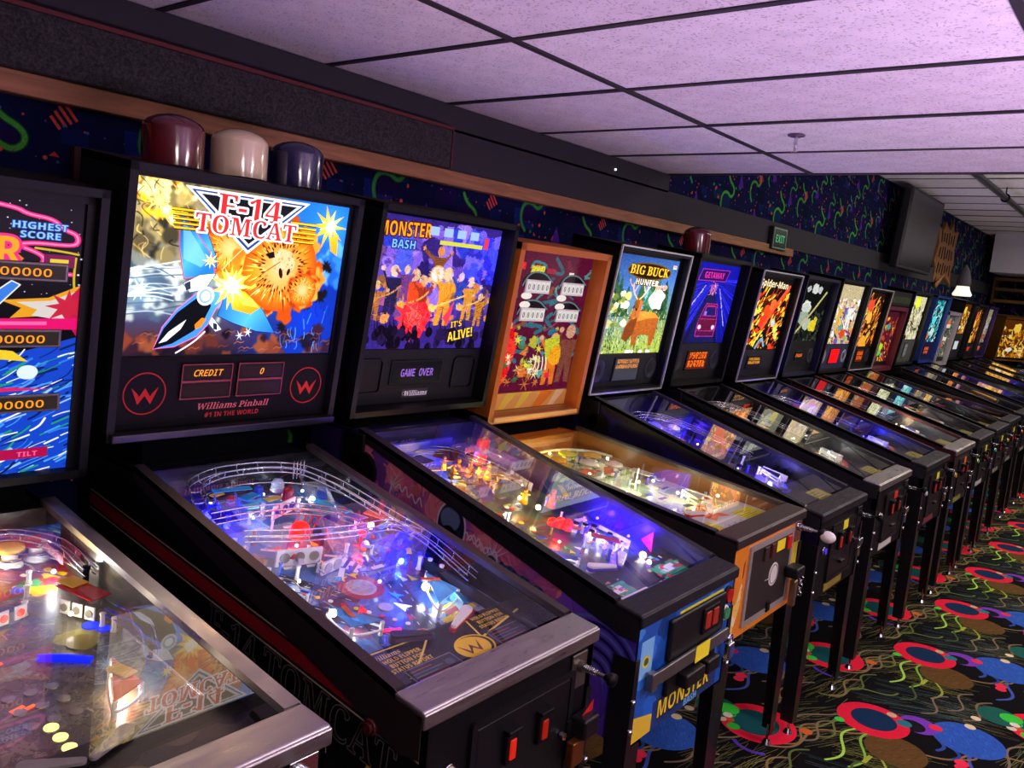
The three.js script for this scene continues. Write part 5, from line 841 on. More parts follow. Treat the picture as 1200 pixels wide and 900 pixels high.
  for (const [u, v, hh, p] of [[-0.159, 0.935, 0.03, 0.07], [-0.138, 0.874, 0.045, 0.06], [-0.153, 0.855, 0.03, 0.06], [-0.18, 0.9, 0.04, 0.06]]) bulb(F, u, v, hh, '#1a28ff', p, 0.008, 6);
  bulb(F, -0.143, 0.952, 0.045, '#c8d0ff', 0.012, 0.008, 8);
  targets(F, -0.185, 0.9, 4, 0.036, 1.5, BLUEPL, mat('#16208a', 0.4)); card(F, -0.165, 0.97, 0.05, 0.05, 0.09, 0.2, clearPlastic('#2a34e0')); card(F, -0.16, 0.86, 0.055, 0.06, 0.07, -0.2, clearPlastic('#2a34e0'));
  dome(F, 0.028, 0.993, 0.03, mat('#1a5ad8', 0.12, 0, { transmission: 0.5, thickness: 0, clearcoat: 1 })); dome(F, 0.095, 1.0, 0.03, clearPlastic('#f4f8ff'), 0.018); dome(F, 0.089, 0.941, 0.03, mat('#b01420', 0.12, 0, { transmission: 0.4, thickness: 0, clearcoat: 1 }), 0.017); dome(F, -0.076, 0.965, 0.03, RED, 0.013);
  card(F, 0.056, 0.962, 0.028, 0.05, 0.024, 0.1, YELLOWPL); card(F, -0.093, 1.005, 0.045, 0.04, 0.02, 0.3, YELLOWPL); card(F, -0.044, 1.01, 0.05, 0.11, 0.022, -0.12, CYANPL); card(F, -0.02, 0.962, 0.045, 0.06, 0.03, 0.4, CYANPL); card(F, -0.032, 0.926, 0.035, 0.05, 0.03, 0, mat('#5ad0d8', 0.3)); card(F, 0.139, 0.839, 0.05, 0.028, 0.075, 0.35, CYANPL); card(F, 0.084, 0.705, 0.062, 0.026, 0.09, 0.25, PURPLEPL); card(F, 0.18, 0.9, 0.05, 0.09, 0.03, 0.9, mat('#2a4ab8', 0.3)); card(F, 0.16, 0.72, 0.055, 0.04, 0.03, 0, mat('#7a4ac8', 0.3)); card(F, 0.19, 0.64, 0.06, 0.05, 0.02, 0.2, mat('#58c0e8', 0.3)); card(F, 0.215, 0.7, 0.06, 0.03, 0.07, 0.4, ORANGEPL);
  { const b = obj('target_bank', F.put(rbox(0.1, 0.04, 0.006, 0.002, 0, 0.022, 0), 0.03, 0.876, 0.018, 0.35), WHITEPL, F.M); for (const k of [-0.032, 0, 0.032]) obj('target_face', F.put(cylZ(0.0115, 0.0115, 0.004, k, 0.022, 0.004, 16), 0.03, 0.876, 0.018, 0.35), mat('#3a2a9a', 0.35), b); }
  { const b = obj('target_bank', F.put(rbox(0.12, 0.044, 0.008, 0.002, 0, 0.024, 0), -0.078, 0.655, 0, -0.25), WHITEPL, F.M); for (const k of [-0.038, 0, 0.038]) obj('target_face', F.put(cylZ(0.013, 0.013, 0.004, k, 0.026, 0.005, 16), -0.078, 0.655, 0, -0.25), mat('#9a9484', 0.4), b); for (const k of [-0.03, 0.03]) obj('arrow_plate', F.put(plate([[-0.012, 0], [0.012, 0], [0, -0.024]], 0.002).translate(k, 0.006, 0.012), -0.078, 0.655, 0, -0.25), WHITEPL, b); }
  { const b = obj('target_bank', F.put(rbox(0.07, 0.034, 0.008, 0.002, 0, 0.018, 0), -0.025, 0.592, 0, 0.2), CREAM, F.M); for (const k of [-0.017, 0.017]) obj('target_face', F.put(cylZ(0.014, 0.014, 0.004, k, 0.018, 0.005, 16), -0.025, 0.592, 0, 0.2), mat('#a89c8a', 0.4), b); }
  for (let i = 0; i < 3; i++) card(F, 0.02 + i * 0.006, 0.6 - i * 0.022, 0.012, 0.045, 0.012, 0.6, WHITEPL, 'lane_marker');
  flasher(F, -0.015, 0.738, 0.03, '#ff1408', 0.09, 2.6, 0.026); for (let i = 0; i < 4; i++) obj('red_wire_loop', F.put(new THREE.TorusGeometry(0.04, 0.0018, 6, 22, Math.PI).rotateY(0.5), 0.02 + i * 0.012, 0.79 - i * 0.012, 0.02), mat('#c01828', 0.3, 0.4), F.M);
  bulb(F, 0.123, 0.873, 0.05, '#ffffff', 0.035, 0.009, 10); bulb(F, 0.168, 0.671, 0.05, '#ffffff', 0.03, 0.01, 10); flasher(F, 0.131, 0.66, 0.035, '#ff2a20', 0.03, 1.5, 0.011);
  // blue lit cluster
  flasher(F, 0.2, 0.583, 0.035, '#1018ff', 0.14, 1.4, 0.02); flasher(F, 0.15, 0.545, 0.02, '#1020ff', 0.16, 1.5, 0.02); lampOnly(F, 0.06, 0.44, 0.03, '#1020ff', 0.03); lampOnly(F, 0.03, 0.38, 0.03, '#1020ff', 0.03); card(F, 0.165, 0.565, 0.05, 0.08, 0.07, 0.3, clearPlastic('#2030ff')); for (let i = 0; i < 5; i++) post(F, 0.12 + i * 0.022, 0.52 + (i % 2) * 0.03, 0.034, mat('#2a3af0', 0.3)); bulb(F, 0.15, 0.525, 0.02, '#5ac8ff', 0.03, 0.008, 8);
  insert(F, 0.134, 0.659, 0.016, '#ff2a1c', 0.9, 'arrow', 0.5); insert(F, -0.023, 0.552, 0.012, '#f2c81c', 0.15, 'arrow', 0.7); insert(F, 0.013, 0.552, 0.012, '#f2c81c', 0.15, 'arrow', 0.7); insert(F, -0.004, 0.575, 0.012, '#f4f0e4', 0.1, 'bar', 0.8); insert(F, -0.072, 0.411, 0.014, '#ff1a1c', 1.0, 'arrow', -0.5); insert(F, 0.024, 0.378, 0.016, '#e8f4ff', 0.9, 'arrow', 0.35); insert(F, 0.044, 0.424, 0.014, '#2a6aff', 0.9, 'arrow', 0.35); insert(F, -0.014, 0.396, 0.018, '#a8a09a'); insert(F, -0.067, 0.314, 0.011, '#ff1a1c', 0.9, 'bar', -0.4); insert(F, -0.017, 0.263, 0.017, '#ffb41c', 1.3); obj('insert_ring', F.put(new THREE.TorusGeometry(0.019, 0.003, 6, 24).rotateX(Math.PI / 2), -0.017, 0.263, 0.002), mat('#c02018', 0.3), F.M);
  for (let i = 0; i < 10; i++) insert(F, -0.16 + i * 0.016, 0.56 - i * 0.027, 0.006, ['#e8e4d8', '#c02a20', '#e0b81c'][i % 3], 0.1);
  slingshot(F, [[-0.17, 0.417], [-0.18, 0.325], [-0.1, 0.312]], mat('#5ab0e0', 0.25, 0, { transmission: 0.5, thickness: 0, clearcoat: 1 }), ['#ffffff', 0.012]); slingshot(F, [[0.142, 0.43], [0.16, 0.33], [0.066, 0.3]], mat('#8ad0f0', 0.25, 0, { transmission: 0.5, thickness: 0, clearcoat: 1 }), ['#ffffff', 0.015]); card(F, 0.125, 0.39, 0.04, 0.05, 0.012, -0.5, ORANGEPL); card(F, -0.15, 0.37, 0.04, 0.012, 0.05, -0.2, ORANGEPL); bulb(F, 0.1, 0.382, 0.03, '#f0f8ff', 0.025, 0.01, 12); bulb(F, -0.172, 0.395, 0.03, '#ffffff', 0.02, 0.009, 10);
  flipper(F, 0.115, 0.258, Math.PI + 0.42, WHITEPL, RED, 0.09, 0.014); flipper(F, -0.11, 0.262, -0.45, mat('#2a2430', 0.4), mat('#4a3a5a', 0.5), 0.08, 0.014); obj('lane_guide', F.put(rbox(0.014, 0.03, 0.07, 0.003, 0, 0.016, 0), 0.148, 0.315, 0, -0.35), mat('#3a7aa0', 0.3), F.M); obj('lane_guide', F.put(rbox(0.006, 0.026, 0.2, 0.002, 0, 0.013, 0), -0.2, 0.36), CHROME, F.M); obj('lane_guide', F.put(rbox(0.008, 0.03, 0.5, 0.002, 0, 0.015, 0), 0.205, 0.36), mat('#1b1a1e', 0.3), F.M);
  for (const [u, v] of [[0.207, 0.48], [0.19, 0.5], [0.21, 0.44], [-0.19, 0.62], [-0.2, 0.55], [-0.12, 0.6], [0.06, 0.64], [-0.18, 0.78], [0.11, 0.92], [-0.06, 0.9], [0.0, 0.93], [0.16, 0.8], [0.19, 0.76]]) post(F, u, v, 0.036, WHITEPL);
  for (const [u, v, c, p] of [[-0.06, 0.88, '#ffffff', 0.016], [0.05, 1.0, '#e8f0ff', 0.02], [-0.05, 0.7, '#fff4e0', 0.016], [0.17, 0.98, '#ffffff', 0.02], [-0.15, 0.55, '#ffffff', 0.008], [0.02, 0.46, '#dfe8ff', 0.006]]) bulb(F, u, v, 0.026, c, p, 0.0042, 6);
  reseed(303); // small plastics, posts and star rollovers scattered over the field
  for (let i = 0; i < 34; i++) card(F, rnd(-0.2, 0.19), rnd(0.46, 1.0), rnd(0.012, 0.05), rnd(0.012, 0.04), rnd(0.006, 0.018), rnd(-1.2, 1.2), mat(pick(['#c01a20', '#1d5cd0', '#e8e6dc', '#e8b81a', '#35b0e0', '#2030b0', '#8a1420', '#d8dce4']), 0.25, 0, { clearcoat: 1 }));
  for (let i = 0; i < 18; i++) post(F, rnd(-0.2, 0.2), rnd(0.44, 1.0), rnd(0.02, 0.04), mat(pick(['#c8ccd8', '#c01a20', '#2a4ae0', '#f0efe8']), 0.25, 0, { clearcoat: 1 }), 0.0036);
  for (let i = 0; i < 6; i++) { const u = rnd(-0.18, 0.16), v = rnd(0.5, 0.95); obj('steel_guide', tube(F.path([[u, v, 0.02], [u + rnd(-0.03, 0.03), v + 0.03, 0.022], [u + rnd(-0.05, 0.05), v + 0.06, 0.02]]), 0.002, 12, 5), WIRE, F.M); }
  // front: coin door with lit slots, plunger, hasp, start button
  const cd = coinDoor(F, 0.03, 0.7, 0.35, 0.27, BLACKSATIN, { sx: 0.055, sy: 0.045, lit: 0.6 }); void cd;
  plunger(F, 0.22, 0.825, mat('#8a8478', 0.3, 0.9)); button(F, -0.2, 0.76, 0.012, CREAM); sideButton(F, 0.13, 0.085, mat('#4a1014', 0.5));
  { const q = obj('hasp', [rbox(0.06, 0.05, 0.045, 0.008, 0.23, 0.7, 0.03), box(0.03, 0.09, 0.006, 0.2, 0.67, 0.012)], BLACKSATIN, F.M); obj('padlock', rbox(0.045, 0.06, 0.022, 0.004, 0.2, 0.645, 0.03), mat('#a8683a', 0.3, 0.9), q); obj('warning_sticker', plate([[-0.02, -0.012], [0.022, -0.012], [0.022, 0.014]], 0.001).translate(0.235, 0.738, 0.03), RED, q); obj('key_plug', cylZ(0.009, 0.009, 0.01, 0.165, 0.69, 0.016, 12), CHROME, q); }
}

// ---------------------------------------------------------------- monster band machine
{
  const F = pinball({ label: 'purple-sided pinball machine with a blue front and a costumed rock band backglass', x: 2.015, z: -0.915, yl: 0.9, yr: 1.165, vr: 1.08, yb: 0.545, bbdx: 0.05, bbY: 1.185, bbV: 1.135, bbH: 0.708, bbW: 0.675, panelH: 0.2, inset: 0.065, lean: 0.135, hot: [[-0.05, 0.34, '#ff2a2a', 0.035], [0.27, 0.52, '#2a34ff', 0.03]], art: ART.band, glassK: 0.95, glow: 0.6, glowColor: '#c890d8', field: ART.bandField, fieldSlope: 0.17, sideMargin: 0.0, topMargin: 0.012, apron: cards, side: bandSide, front: bandFront, body: mat('#15103a', 0.4), innerWall: mat('#34345c', 0.16, 0.4), panelMat: mat('#141418', 0.6, 0, { specularIntensity: 0.35 }) });
  hinges(F);
  const t = screenText(512, 128, ['GAME OVER'], '#9a6ad8', 'bold 64px monospace', '#100c16');
  display(F, -0.01, 0.135, 0.24, 0.075, t, 1.0, 'violet dot matrix reading GAME OVER');
  for (const s of [-1, 1]) obj('speaker_grille', F.B(ringPlate(0.12, 0.125, 0.02, 0.006, 0.008).translate(s * 0.235, 0.125, F.zi + 0.003)), BLACK, F.M);
  const wm = canvas(256, 64, (x, w, h) => { x.fillStyle = '#1a1a20'; x.fillRect(0, 0, w, h); text(x, 'Williams', 136, 34, 'italic bold 50px serif', '#f0f0f4'); x.strokeStyle = '#c8c8d0'; x.lineWidth = 3; x.beginPath(); x.arc(22, 32, 12, 0, 7); x.stroke(); });
  obj('lettering', F.B(new THREE.PlaneGeometry(0.13, 0.033).translate(-0.0, 0.055, F.zi + 0.0046)), new THREE.MeshPhysicalMaterial({ map: wm, roughness: 0.5 }), F.M);
  // playfield
  const B = F.inner;
  obj('back_scenery', F.put(box(0.3, 0.1, 0.012, 0, 0.05, 0), -0.05, 1.05), mat('#2a3ae0', 0.4), F.M); card(F, 0.05, 1.0, 0.06, 0.14, 0.08, 0.6, BROWN, 'coffin_lid'); card(F, -0.1, 1.0, 0.05, 0.12, 0.07, 0.2, mat('#3a2a6a', 0.4));
  obj('coffin', F.put(rbox(0.05, 0.1, 0.03, 0.008, 0, 0.05, 0), 0.2, 0.98, 0.01), mat('#c01840', 0.3), F.M);
  plasticRamp(F, [[-0.05, 0.72, 0.02], [0.0, 0.86, 0.045], [0.08, 0.98, 0.06], [0.19, 0.98, 0.06], [0.23, 0.82, 0.055]], 0.05, clearPlastic('#a890e8'), 0.024); wireRamp(F, [[-0.2, 0.95, 0.06], [-0.1, 1.02, 0.065], [0.05, 1.0, 0.06], [0.12, 0.86, 0.055], [0.13, 0.7, 0.045]], 0.022, 0.0014, WIRE, 4);
  reseed(17);
  const figure = (u, v, m, s = 1) => { const g = [lathe([[0, 0], [0.018 * s, 0], [0.014 * s, 0.02 * s], [0.009 * s, 0.042 * s], [0.004 * s, 0.05 * s], [0, 0.05 * s]], 12), sph(0.009 * s, 0, 0.056 * s, 0, 10), box(0.04 * s, 0.006 * s, 0.006 * s, 0, 0.04 * s, 0)]; obj('figurine', mergeGeometries(g.map(clean)).rotateY(rnd(0, 3)).rotateX(0.17).translate(u, F.fy(v) + 0.02, -v), m, F.M); };
  for (const [u, v, s] of [[0.0, 0.97, 1.2], [0.03, 0.93, 1.3], [0.045, 0.89, 1.3], [0.07, 0.87, 1.1], [0.02, 0.85, 1.2], [-0.005, 0.81, 1.2], [0.1, 0.85, 1.4], [-0.03, 0.9, 1.1]]) figure(u, v, GOLD, s * 0.62);
  for (let i = 0; i < 26; i++) card(F, rnd(-0.045, 0.11), rnd(0.78, 0.98), rnd(0.02, 0.055), rnd(0.02, 0.06), rnd(0.006, 0.018), rnd(-1, 1), mat(['#d8a83a', '#b8862a', '#e8c86a'][i % 3], 0.3, 0.2));
  dome(F, 0.102, 0.867, 0.03, RED); card(F, 0.13, 0.79, 0.055, 0.03, 0.1, 0.5, mat('#a08a5a', 0.4)); targets(F, 0.225, 0.8, 5, 0.025, 1.4, mat('#6a6860', 0.4), mat('#8a8a80', 0.4), 0.02); figure(0.07, 0.66, GOLD, 0.8); figure(0.14, 0.6, mat('#b04a2a', 0.4), 1.0);
  bulb(F, 0.052, 0.585, 0.04, '#ffe88a', 0.04, 0.009, 10); bulb(F, 0.05, 0.662, 0.04, '#ffc86a', 0.02, 0.007, 8);
  card(F, 0.2, 0.62, 0.062, 0.13, 0.08, 0.9, mat('#3a4a7a', 0.25, 0, { clearcoat: 1 }), 'plastic_sign'); card(F, 0.205, 0.6, 0.066, 0.09, 0.02, 0.9, GOLD, 'plastic_sign');
  for (const [u, v] of [[0.06, 0.5], [0.04, 0.49], [0.075, 0.48], [0.05, 0.465], [0.03, 0.51]]) { flasher(F, u, v, 0.02, '#ff1612', 0, 0.9, 0.016); } lampOnly(F, 0.06, 0.49, 0.06, '#ff2a1c', 0.03);
  for (let i = 0; i < 7; i++) { popBumperSmall(F, 0.1 + (i % 3) * 0.022, 0.47 - i * 0.02); }
  card(F, 0.085, 0.345, 0.04, 0.03, 0.09, 0.6, mat('#b8283a', 0.3)); for (let i = 0; i < 8; i++) post(F, 0.04 + (i % 4) * 0.03, 0.3 + i * 0.022, 0.034, mat(['#4a4af0', '#d8d8f0', '#7a5af0'][i % 3], 0.3));
  bulb(F, 0.124, 0.23, 0.03, '#ffffff', 0.03, 0.011, 10); bulb(F, 0.112, 0.2, 0.025, '#b08aff', 0.03, 0.008, 8); for (const [u, v, p] of [[0.1, 0.3, 0.14], [0.2, 0.33, 0.3], [0.215, 0.46, 0.3], [0.06, 0.4, 0.06], [0.02, 0.24, 0.06]]) bulb(F, u, v, 0.03, '#4a20ff', p, 0.005, 2);
  bulb(F, 0.075, 0.395, 0.03, '#f4ecff', 0.02, 0.007, 10); bulb(F, 0.1, 0.36, 0.03, '#f4ecff', 0.02, 0.007, 10); for (const [u, v, c, p] of [[0.0, 0.9, '#ffc83a', 0.1], [0.08, 0.92, '#ffc83a', 0.09], [0.03, 0.84, '#ffc83a', 0.07], [-0.15, 0.98, '#4a5aff', 0.06], [0.12, 1.02, '#3a48ff', 0.08], [0.2, 0.93, '#ff2a6a', 0.03], [-0.1, 0.6, '#e8e8c0', 0.03], [-0.08, 0.4, '#e8e4c0', 0.03], [0.16, 0.74, '#d8c8a0', 0.03]]) bulb(F, u, v, 0.036, c, p, 0.0042, 5);
  obj('fin_plastic', F.put(plate([[0, 0], [0.09, 0], [0.02, 0.06]], 0.003).rotateY(0.9), 0.19, 0.24, 0.02), mat('#c8182a', 0.3), F.M); bottomEnd(F, { flip: WHITEPL, rub: mat('#5a3ac8', 0.5), top: clearPlastic('#8a9ae0'), light: ['#c8b8ff', 0.02] });
  for (let i = 0; i < 16; i++) insert(F, rnd(-0.18, 0.08), rnd(0.36, 0.72), 0.009, pick(['#d8c23a', '#3a9a4a', '#c03a2a', '#4a7ac8', '#e0e0d0']), 0.15, i % 2 ? 'arrow' : 'round', rnd(-0.6, 0.6)); for (const [u, v, w] of [[-0.16, 0.5, 0.05], [-0.17, 0.62, 0.06], [-0.12, 0.75, 0.05], [-0.18, 0.8, 0.05]]) card(F, u, v, 0.035, w, 0.09, 0.2, mat(pick(['#4a6a3a', '#6a6a2a', '#3a4a7a']), 0.3));
  reseed(404);
  for (let i = 0; i < 40; i++) card(F, rnd(-0.2, 0.2), rnd(0.28, 0.98), rnd(0.01, 0.045), rnd(0.012, 0.045), rnd(0.006, 0.022), rnd(-1.2, 1.2), mat(pick(['#c8a83a', '#3f7a3c', '#b03a28', '#e0dcc8', '#38509a', '#6a4a2a', '#d87a2a', '#2a2438', '#8aa04a']), 0.3, 0, { clearcoat: 1 }));
  for (let i = 0; i < 16; i++) post(F, rnd(-0.2, 0.2), rnd(0.28, 0.95), rnd(0.02, 0.04), mat(pick(['#d8d4c0', '#d0a030', '#6a5ae0', '#e8e4f0']), 0.25, 0, { clearcoat: 1 }), 0.0036);
  // front
  const door = obj('coin_door', [rbox(0.33, 0.118, 0.016, 0.008, 0.04, 0.787, 0.008), rbox(0.29, 0.085, 0.014, 0.008, 0.03, 0.668, 0.008)], BLACKSATIN, F.M); obj('coin_slot', rbox(0.1, 0.075, 0.01, 0.004, 0.1, 0.795, 0.018), BLACK, door); for (const x of [0.077, 0.123]) obj('lit_price_button', rbox(0.03, 0.05, 0.006, 0.003, x, 0.797, 0.0235), glow('#c8301c', 0.35, '#4a0a05'), door); for (const [x, w] of [[-0.01, 0.11], [0.1, 0.075]]) obj('coin_return', rbox(w, 0.04, 0.04, 0.006, x, 0.664, 0.028), BLACKSATIN, door);
  const bar = obj('security_bar', [rbox(0.42, 0.038, 0.01, 0.003, 0.01, 0.716, 0.024), rbox(0.03, 0.05, 0.02, 0.004, -0.215, 0.712, 0.02)], mat('#8a8884', 0.35, 0.9), F.M); obj('yellow_sticker', box(0.085, 0.048, 0.001, 0.05, 0.716, 0.0298), mat('#f2e02c', 0.5), bar); obj('padlock', [rbox(0.04, 0.05, 0.022, 0.006, 0.235, 0.66, 0.03), new THREE.TorusGeometry(0.014, 0.004, 8, 16).translate(0.235, 0.695, 0.03)], CHROME, bar);
  button(F, 0.235, 0.825, 0.021, RED, 0.005, BLACK); button(F, 0.23, 0.77, 0.018, mat('#3a8a5a', 0.3), 0.005, WHITEPL); sideButton(F, 0.13, 0.1, mat('#d08a2a', 0.4)); obj('lock_bar_chip', box(0.13, 0.004, 0.008, -0.17, 0.902, -0.083), CREAM, F.M);
}
function popBumperSmall(F, u, v) { const b = obj('roller', F.put(cyl(0.009, 0.009, 0.03, 0, 0.015, 0, 10), u, v), WHITEPL, F.M); obj('roller_cap', F.put(cyl(0.01, 0.01, 0.004, 0, 0.032, 0, 10), u, v), BLACK, b); }

// ---------------------------------------------------------------- orange electro-mechanical machine
{
  const WOODO = mat('#b4641a', 0.45), F = pinball({ label: 'orange wooden pinball machine with a maroon backglass and white score reels', x: 2.725, z: -0.975, W: 0.6, yl: 0.94, yr: 1.06, vr: 1.03, yb: 0.585, bbY: 1.105, bbV: 1.08, bbdx: 0.025, bbH: 0.73, bbW: 0.635, lean: 0.13, panelH: 0.075, inset: 0.075, bbTh: 0.028, frame: mat('#b8641c', 0.45), body: mat('#c06a16', 0.45), rail: DARKMETAL, railDrop: 0.1, lock: DARKMETAL, art: ART.wizard, glassK: 0.85, glow: 0.35, glowColor: '#e89a8a', field: ART.orangeField, fieldSlope: 0.085, sideMargin: 0, topMargin: 0.006, apron: yellowCards, side: orangeSide, bothSides: true, front: orangeFront, innerWall: mat('#8a5422', 0.4), panelMat: mat('#c8862c', 0.5), legs: LEGBLACK });
  obj('painted_board', F.B(new THREE.PlaneGeometry(0.575, 0.07).translate(0, 0.066, F.zi + 0.0046)), new THREE.MeshPhysicalMaterial({ map: orangeBoard, roughness: 0.5 }), F.M, 'yellow and cream rays on orange wood');
  obj('apron_board', F.B(rbox(0.58, 0.02, 0.08, 0.004, 0, 0.018, -0.03)), mat('#d8a860', 0.5), F.M);
  const reel = canvas(256, 64, (x, w, h) => { x.fillStyle = '#d8d8cc'; x.fillRect(0, 0, w, h); for (let i = 0; i < 5; i++) { x.fillStyle = '#efefe6'; x.fillRect(6 + i * 50, 4, 44, 56); text(x, '0', 28 + i * 50, 35, 'bold 46px serif', '#15151a'); } });
  const reelMat = litGlass(reel, 0.7), sx = F.gw / 560, sy = F.gh / 760;
  for (const [a, b] of [[205, 180], [445, 180], [205, 330], [445, 330]]) { const x = (a - 280) * sx, y = F.pY + F.gh - b * sy, w = 0.155; const f = obj('score_reel', F.B(rbox(w + 0.008, 0.056, 0.008, 0.002, x, y, F.zi + 0.003)), mat('#e4e2d8', 0.5), F.M); for (let i = 0; i < 5; i++) { const g = F.B(new THREE.PlaneGeometry(w / 5.4, 0.046).translate(x + (i - 2) * w / 5.1, y, F.zi + 0.0075)), uv = g.attributes.uv; for (let k = 0; k < uv.count; k++) uv.setX(k, (i + uv.getX(k)) / 5.12 + 0.01); obj('digit_wheel', g, reelMat, f); } }
  // playfield
  obj('arch_rail', tube(F.path(Array.from({ length: 15 }, (_, i) => { const t = Math.PI * i / 14; return [Math.cos(t) * 0.25, 0.82 + Math.sin(t) * 0.17, 0.03]; })), 0.006, 40, 8), mat('#c8c4a8', 0.3, 0.5), F.M);
  for (const [u, v, c] of [[-0.1, 0.86, YELLOWPL], [0.02, 0.9, mat('#d8d84a', 0.3)], [0.12, 0.84, YELLOWPL], [0.0, 0.78, CREAM], [0.1, 0.72, CREAM]]) popBumper(F, u, v, c, 0.036);
  card(F, -0.08, 0.72, 0.035, 0.08, 0.05, 0.3, ORANGEPL); card(F, 0.02, 0.69, 0.036, 0.1, 0.04, 0.6, ORANGEPL); card(F, -0.12, 0.8, 0.04, 0.06, 0.04, 0.5, mat('#d8d03a', 0.3)); card(F, 0.16, 0.62, 0.035, 0.06, 0.09, 0.2, CREAM); card(F, -0.16, 0.6, 0.035, 0.06, 0.1, -0.1, CREAM);
  targets(F, 0.16, 0.74, 4, 0.03, 1.3, mat('#4a6a8a', 0.4)); post(F, 0.03, 0.57, 0.085, WHITEPL, 0.003); for (let i = 0; i < 14; i++) { reseed(i + 200); post(F, rnd(-0.22, 0.22), rnd(0.32, 0.9), 0.03, pick([WHITEPL, mat('#5a4ac8', 0.3), mat('#8aa0b8', 0.3)])); }
  reseed(77); for (let i = 0; i < 10; i++) insert(F, rnd(-0.15, 0.15), rnd(0.3, 0.62), 0.012, pick(['#e8e8a0', '#c8d8a0', '#e8b06a', '#6a6ac8']), 0.2);
  reseed(505); for (let i = 0; i < 26; i++) card(F, rnd(-0.2, 0.2), rnd(0.3, 0.92), rnd(0.012, 0.04), rnd(0.014, 0.05), rnd(0.008, 0.024), rnd(-1.2, 1.2), mat(pick(['#d8d23a', '#6a8a5a', '#d8602a', '#e8e4d0', '#7a6ac0', '#8aa8a0', '#3a4a3a']), 0.3, 0, { clearcoat: 1 }));
  bottomEnd(F, { flip: WHITEPL, rub: RED, top: mat('#d8d8c0', 0.3), light: ['#fff0b0', 0.008] });
  for (const [u, v, c, p] of [[-0.11, 0.93, '#fff060', 0.05], [-0.03, 0.95, '#fff060', 0.05], [0.07, 0.94, '#fff7b0', 0.04], [0.18, 0.8, '#f4ffe0', 0.03], [0.02, 0.55, '#fbffd0', 0.06], [0.1, 0.53, '#fbffd0', 0.05], [0.06, 0.4, '#fdffc0', 0.07], [-0.15, 0.5, '#fff4c0', 0.04], [-0.1, 0.7, '#ffe8a0', 0.04], [0.2, 0.3, '#fff4c0', 0.03]]) bulb(F, u, v, 0.036, c, p * 0.45, 0.006, 9);
  // front: flat steel coin door with stickers
  const door = obj('coin_door', [ringPlate(0.39, 0.28, 0.008, 0.018, 0.008).translate(0.01, 0.752, 0.001), box(0.37, 0.26, 0.004, 0.01, 0.752, 0.003)], mat('#b4b2ae', 0.45, 0.6), F.M); obj('door_plate', box(0.348, 0.238, 0.003, 0.01, 0.752, 0.006), mat('#37312f', 0.45, 0.4), door); obj('round_sticker', cylZ(0.042, 0.042, 0.002, 0.045, 0.75, 0.009, 24), mat('#d8d6cc', 0.5), door); obj('sticker_print', new THREE.TorusGeometry(0.034, 0.0015, 6, 24).translate(0.045, 0.75, 0.0102), mat('#6a6a66', 0.5), door); obj('yellow_sticker', box(0.075, 0.04, 0.001, 0.085, 0.848, 0.009), mat('#f2e024', 0.5), door); for (const [x, m] of [[-0.055, mat('#4a3a36', 0.4, 0.6)], [0.005, mat('#4a1410', 0.4)], [0.16, mat('#c81c14', 0.4)]]) obj('coin_slot', rbox(0.034, 0.05, 0.01, 0.003, x, 0.845, 0.011), m, door); obj('coin_return', rbox(0.03, 0.04, 0.01, 0.004, 0.03, 0.635, 0.009), BLACK, door); obj('pin', cylZ(0.002, 0.002, 0.04, 0, 0, 0).rotateY(Math.PI / 2).translate(-0.02, 0.745, 0.012), CHROME, door);
  const hasp = obj('hasp', [rbox(0.08, 0.04, 0.05, 0.008, 0.19, 0.735, 0.034), rbox(0.02, 0.11, 0.02, 0.005, 0.235, 0.68, 0.03)], BLACKSATIN, F.M); obj('padlock', rbox(0.03, 0.1, 0.022, 0.006, 0.2, 0.65, 0.034), mat('#9a8468', 0.3, 0.9), hasp); for (let i = 0; i < 5; i++) obj('chain_link', new THREE.TorusGeometry(0.008, 0.0024, 6, 12).rotateY(i % 2 ? 0 : 1.57).translate(0.24, 0.7 - i * 0.015, 0.045), CHROME, hasp);
  { const p = plunger(F, 0.255, 0.87); obj('tip_sleeve', sph(0.022, 0.255, 0.872, 0.11, 14).scale(1, 1, 1.3).translate(0, 0, -0.03), WHITEPL, p); } sideButton(F, 0.15, 0.075, mat('#d8e8d8', 0.4)); obj('stray_bolt', sph(0.005, -0.302, 0.89, -0.2), CHROME, F.M);
}

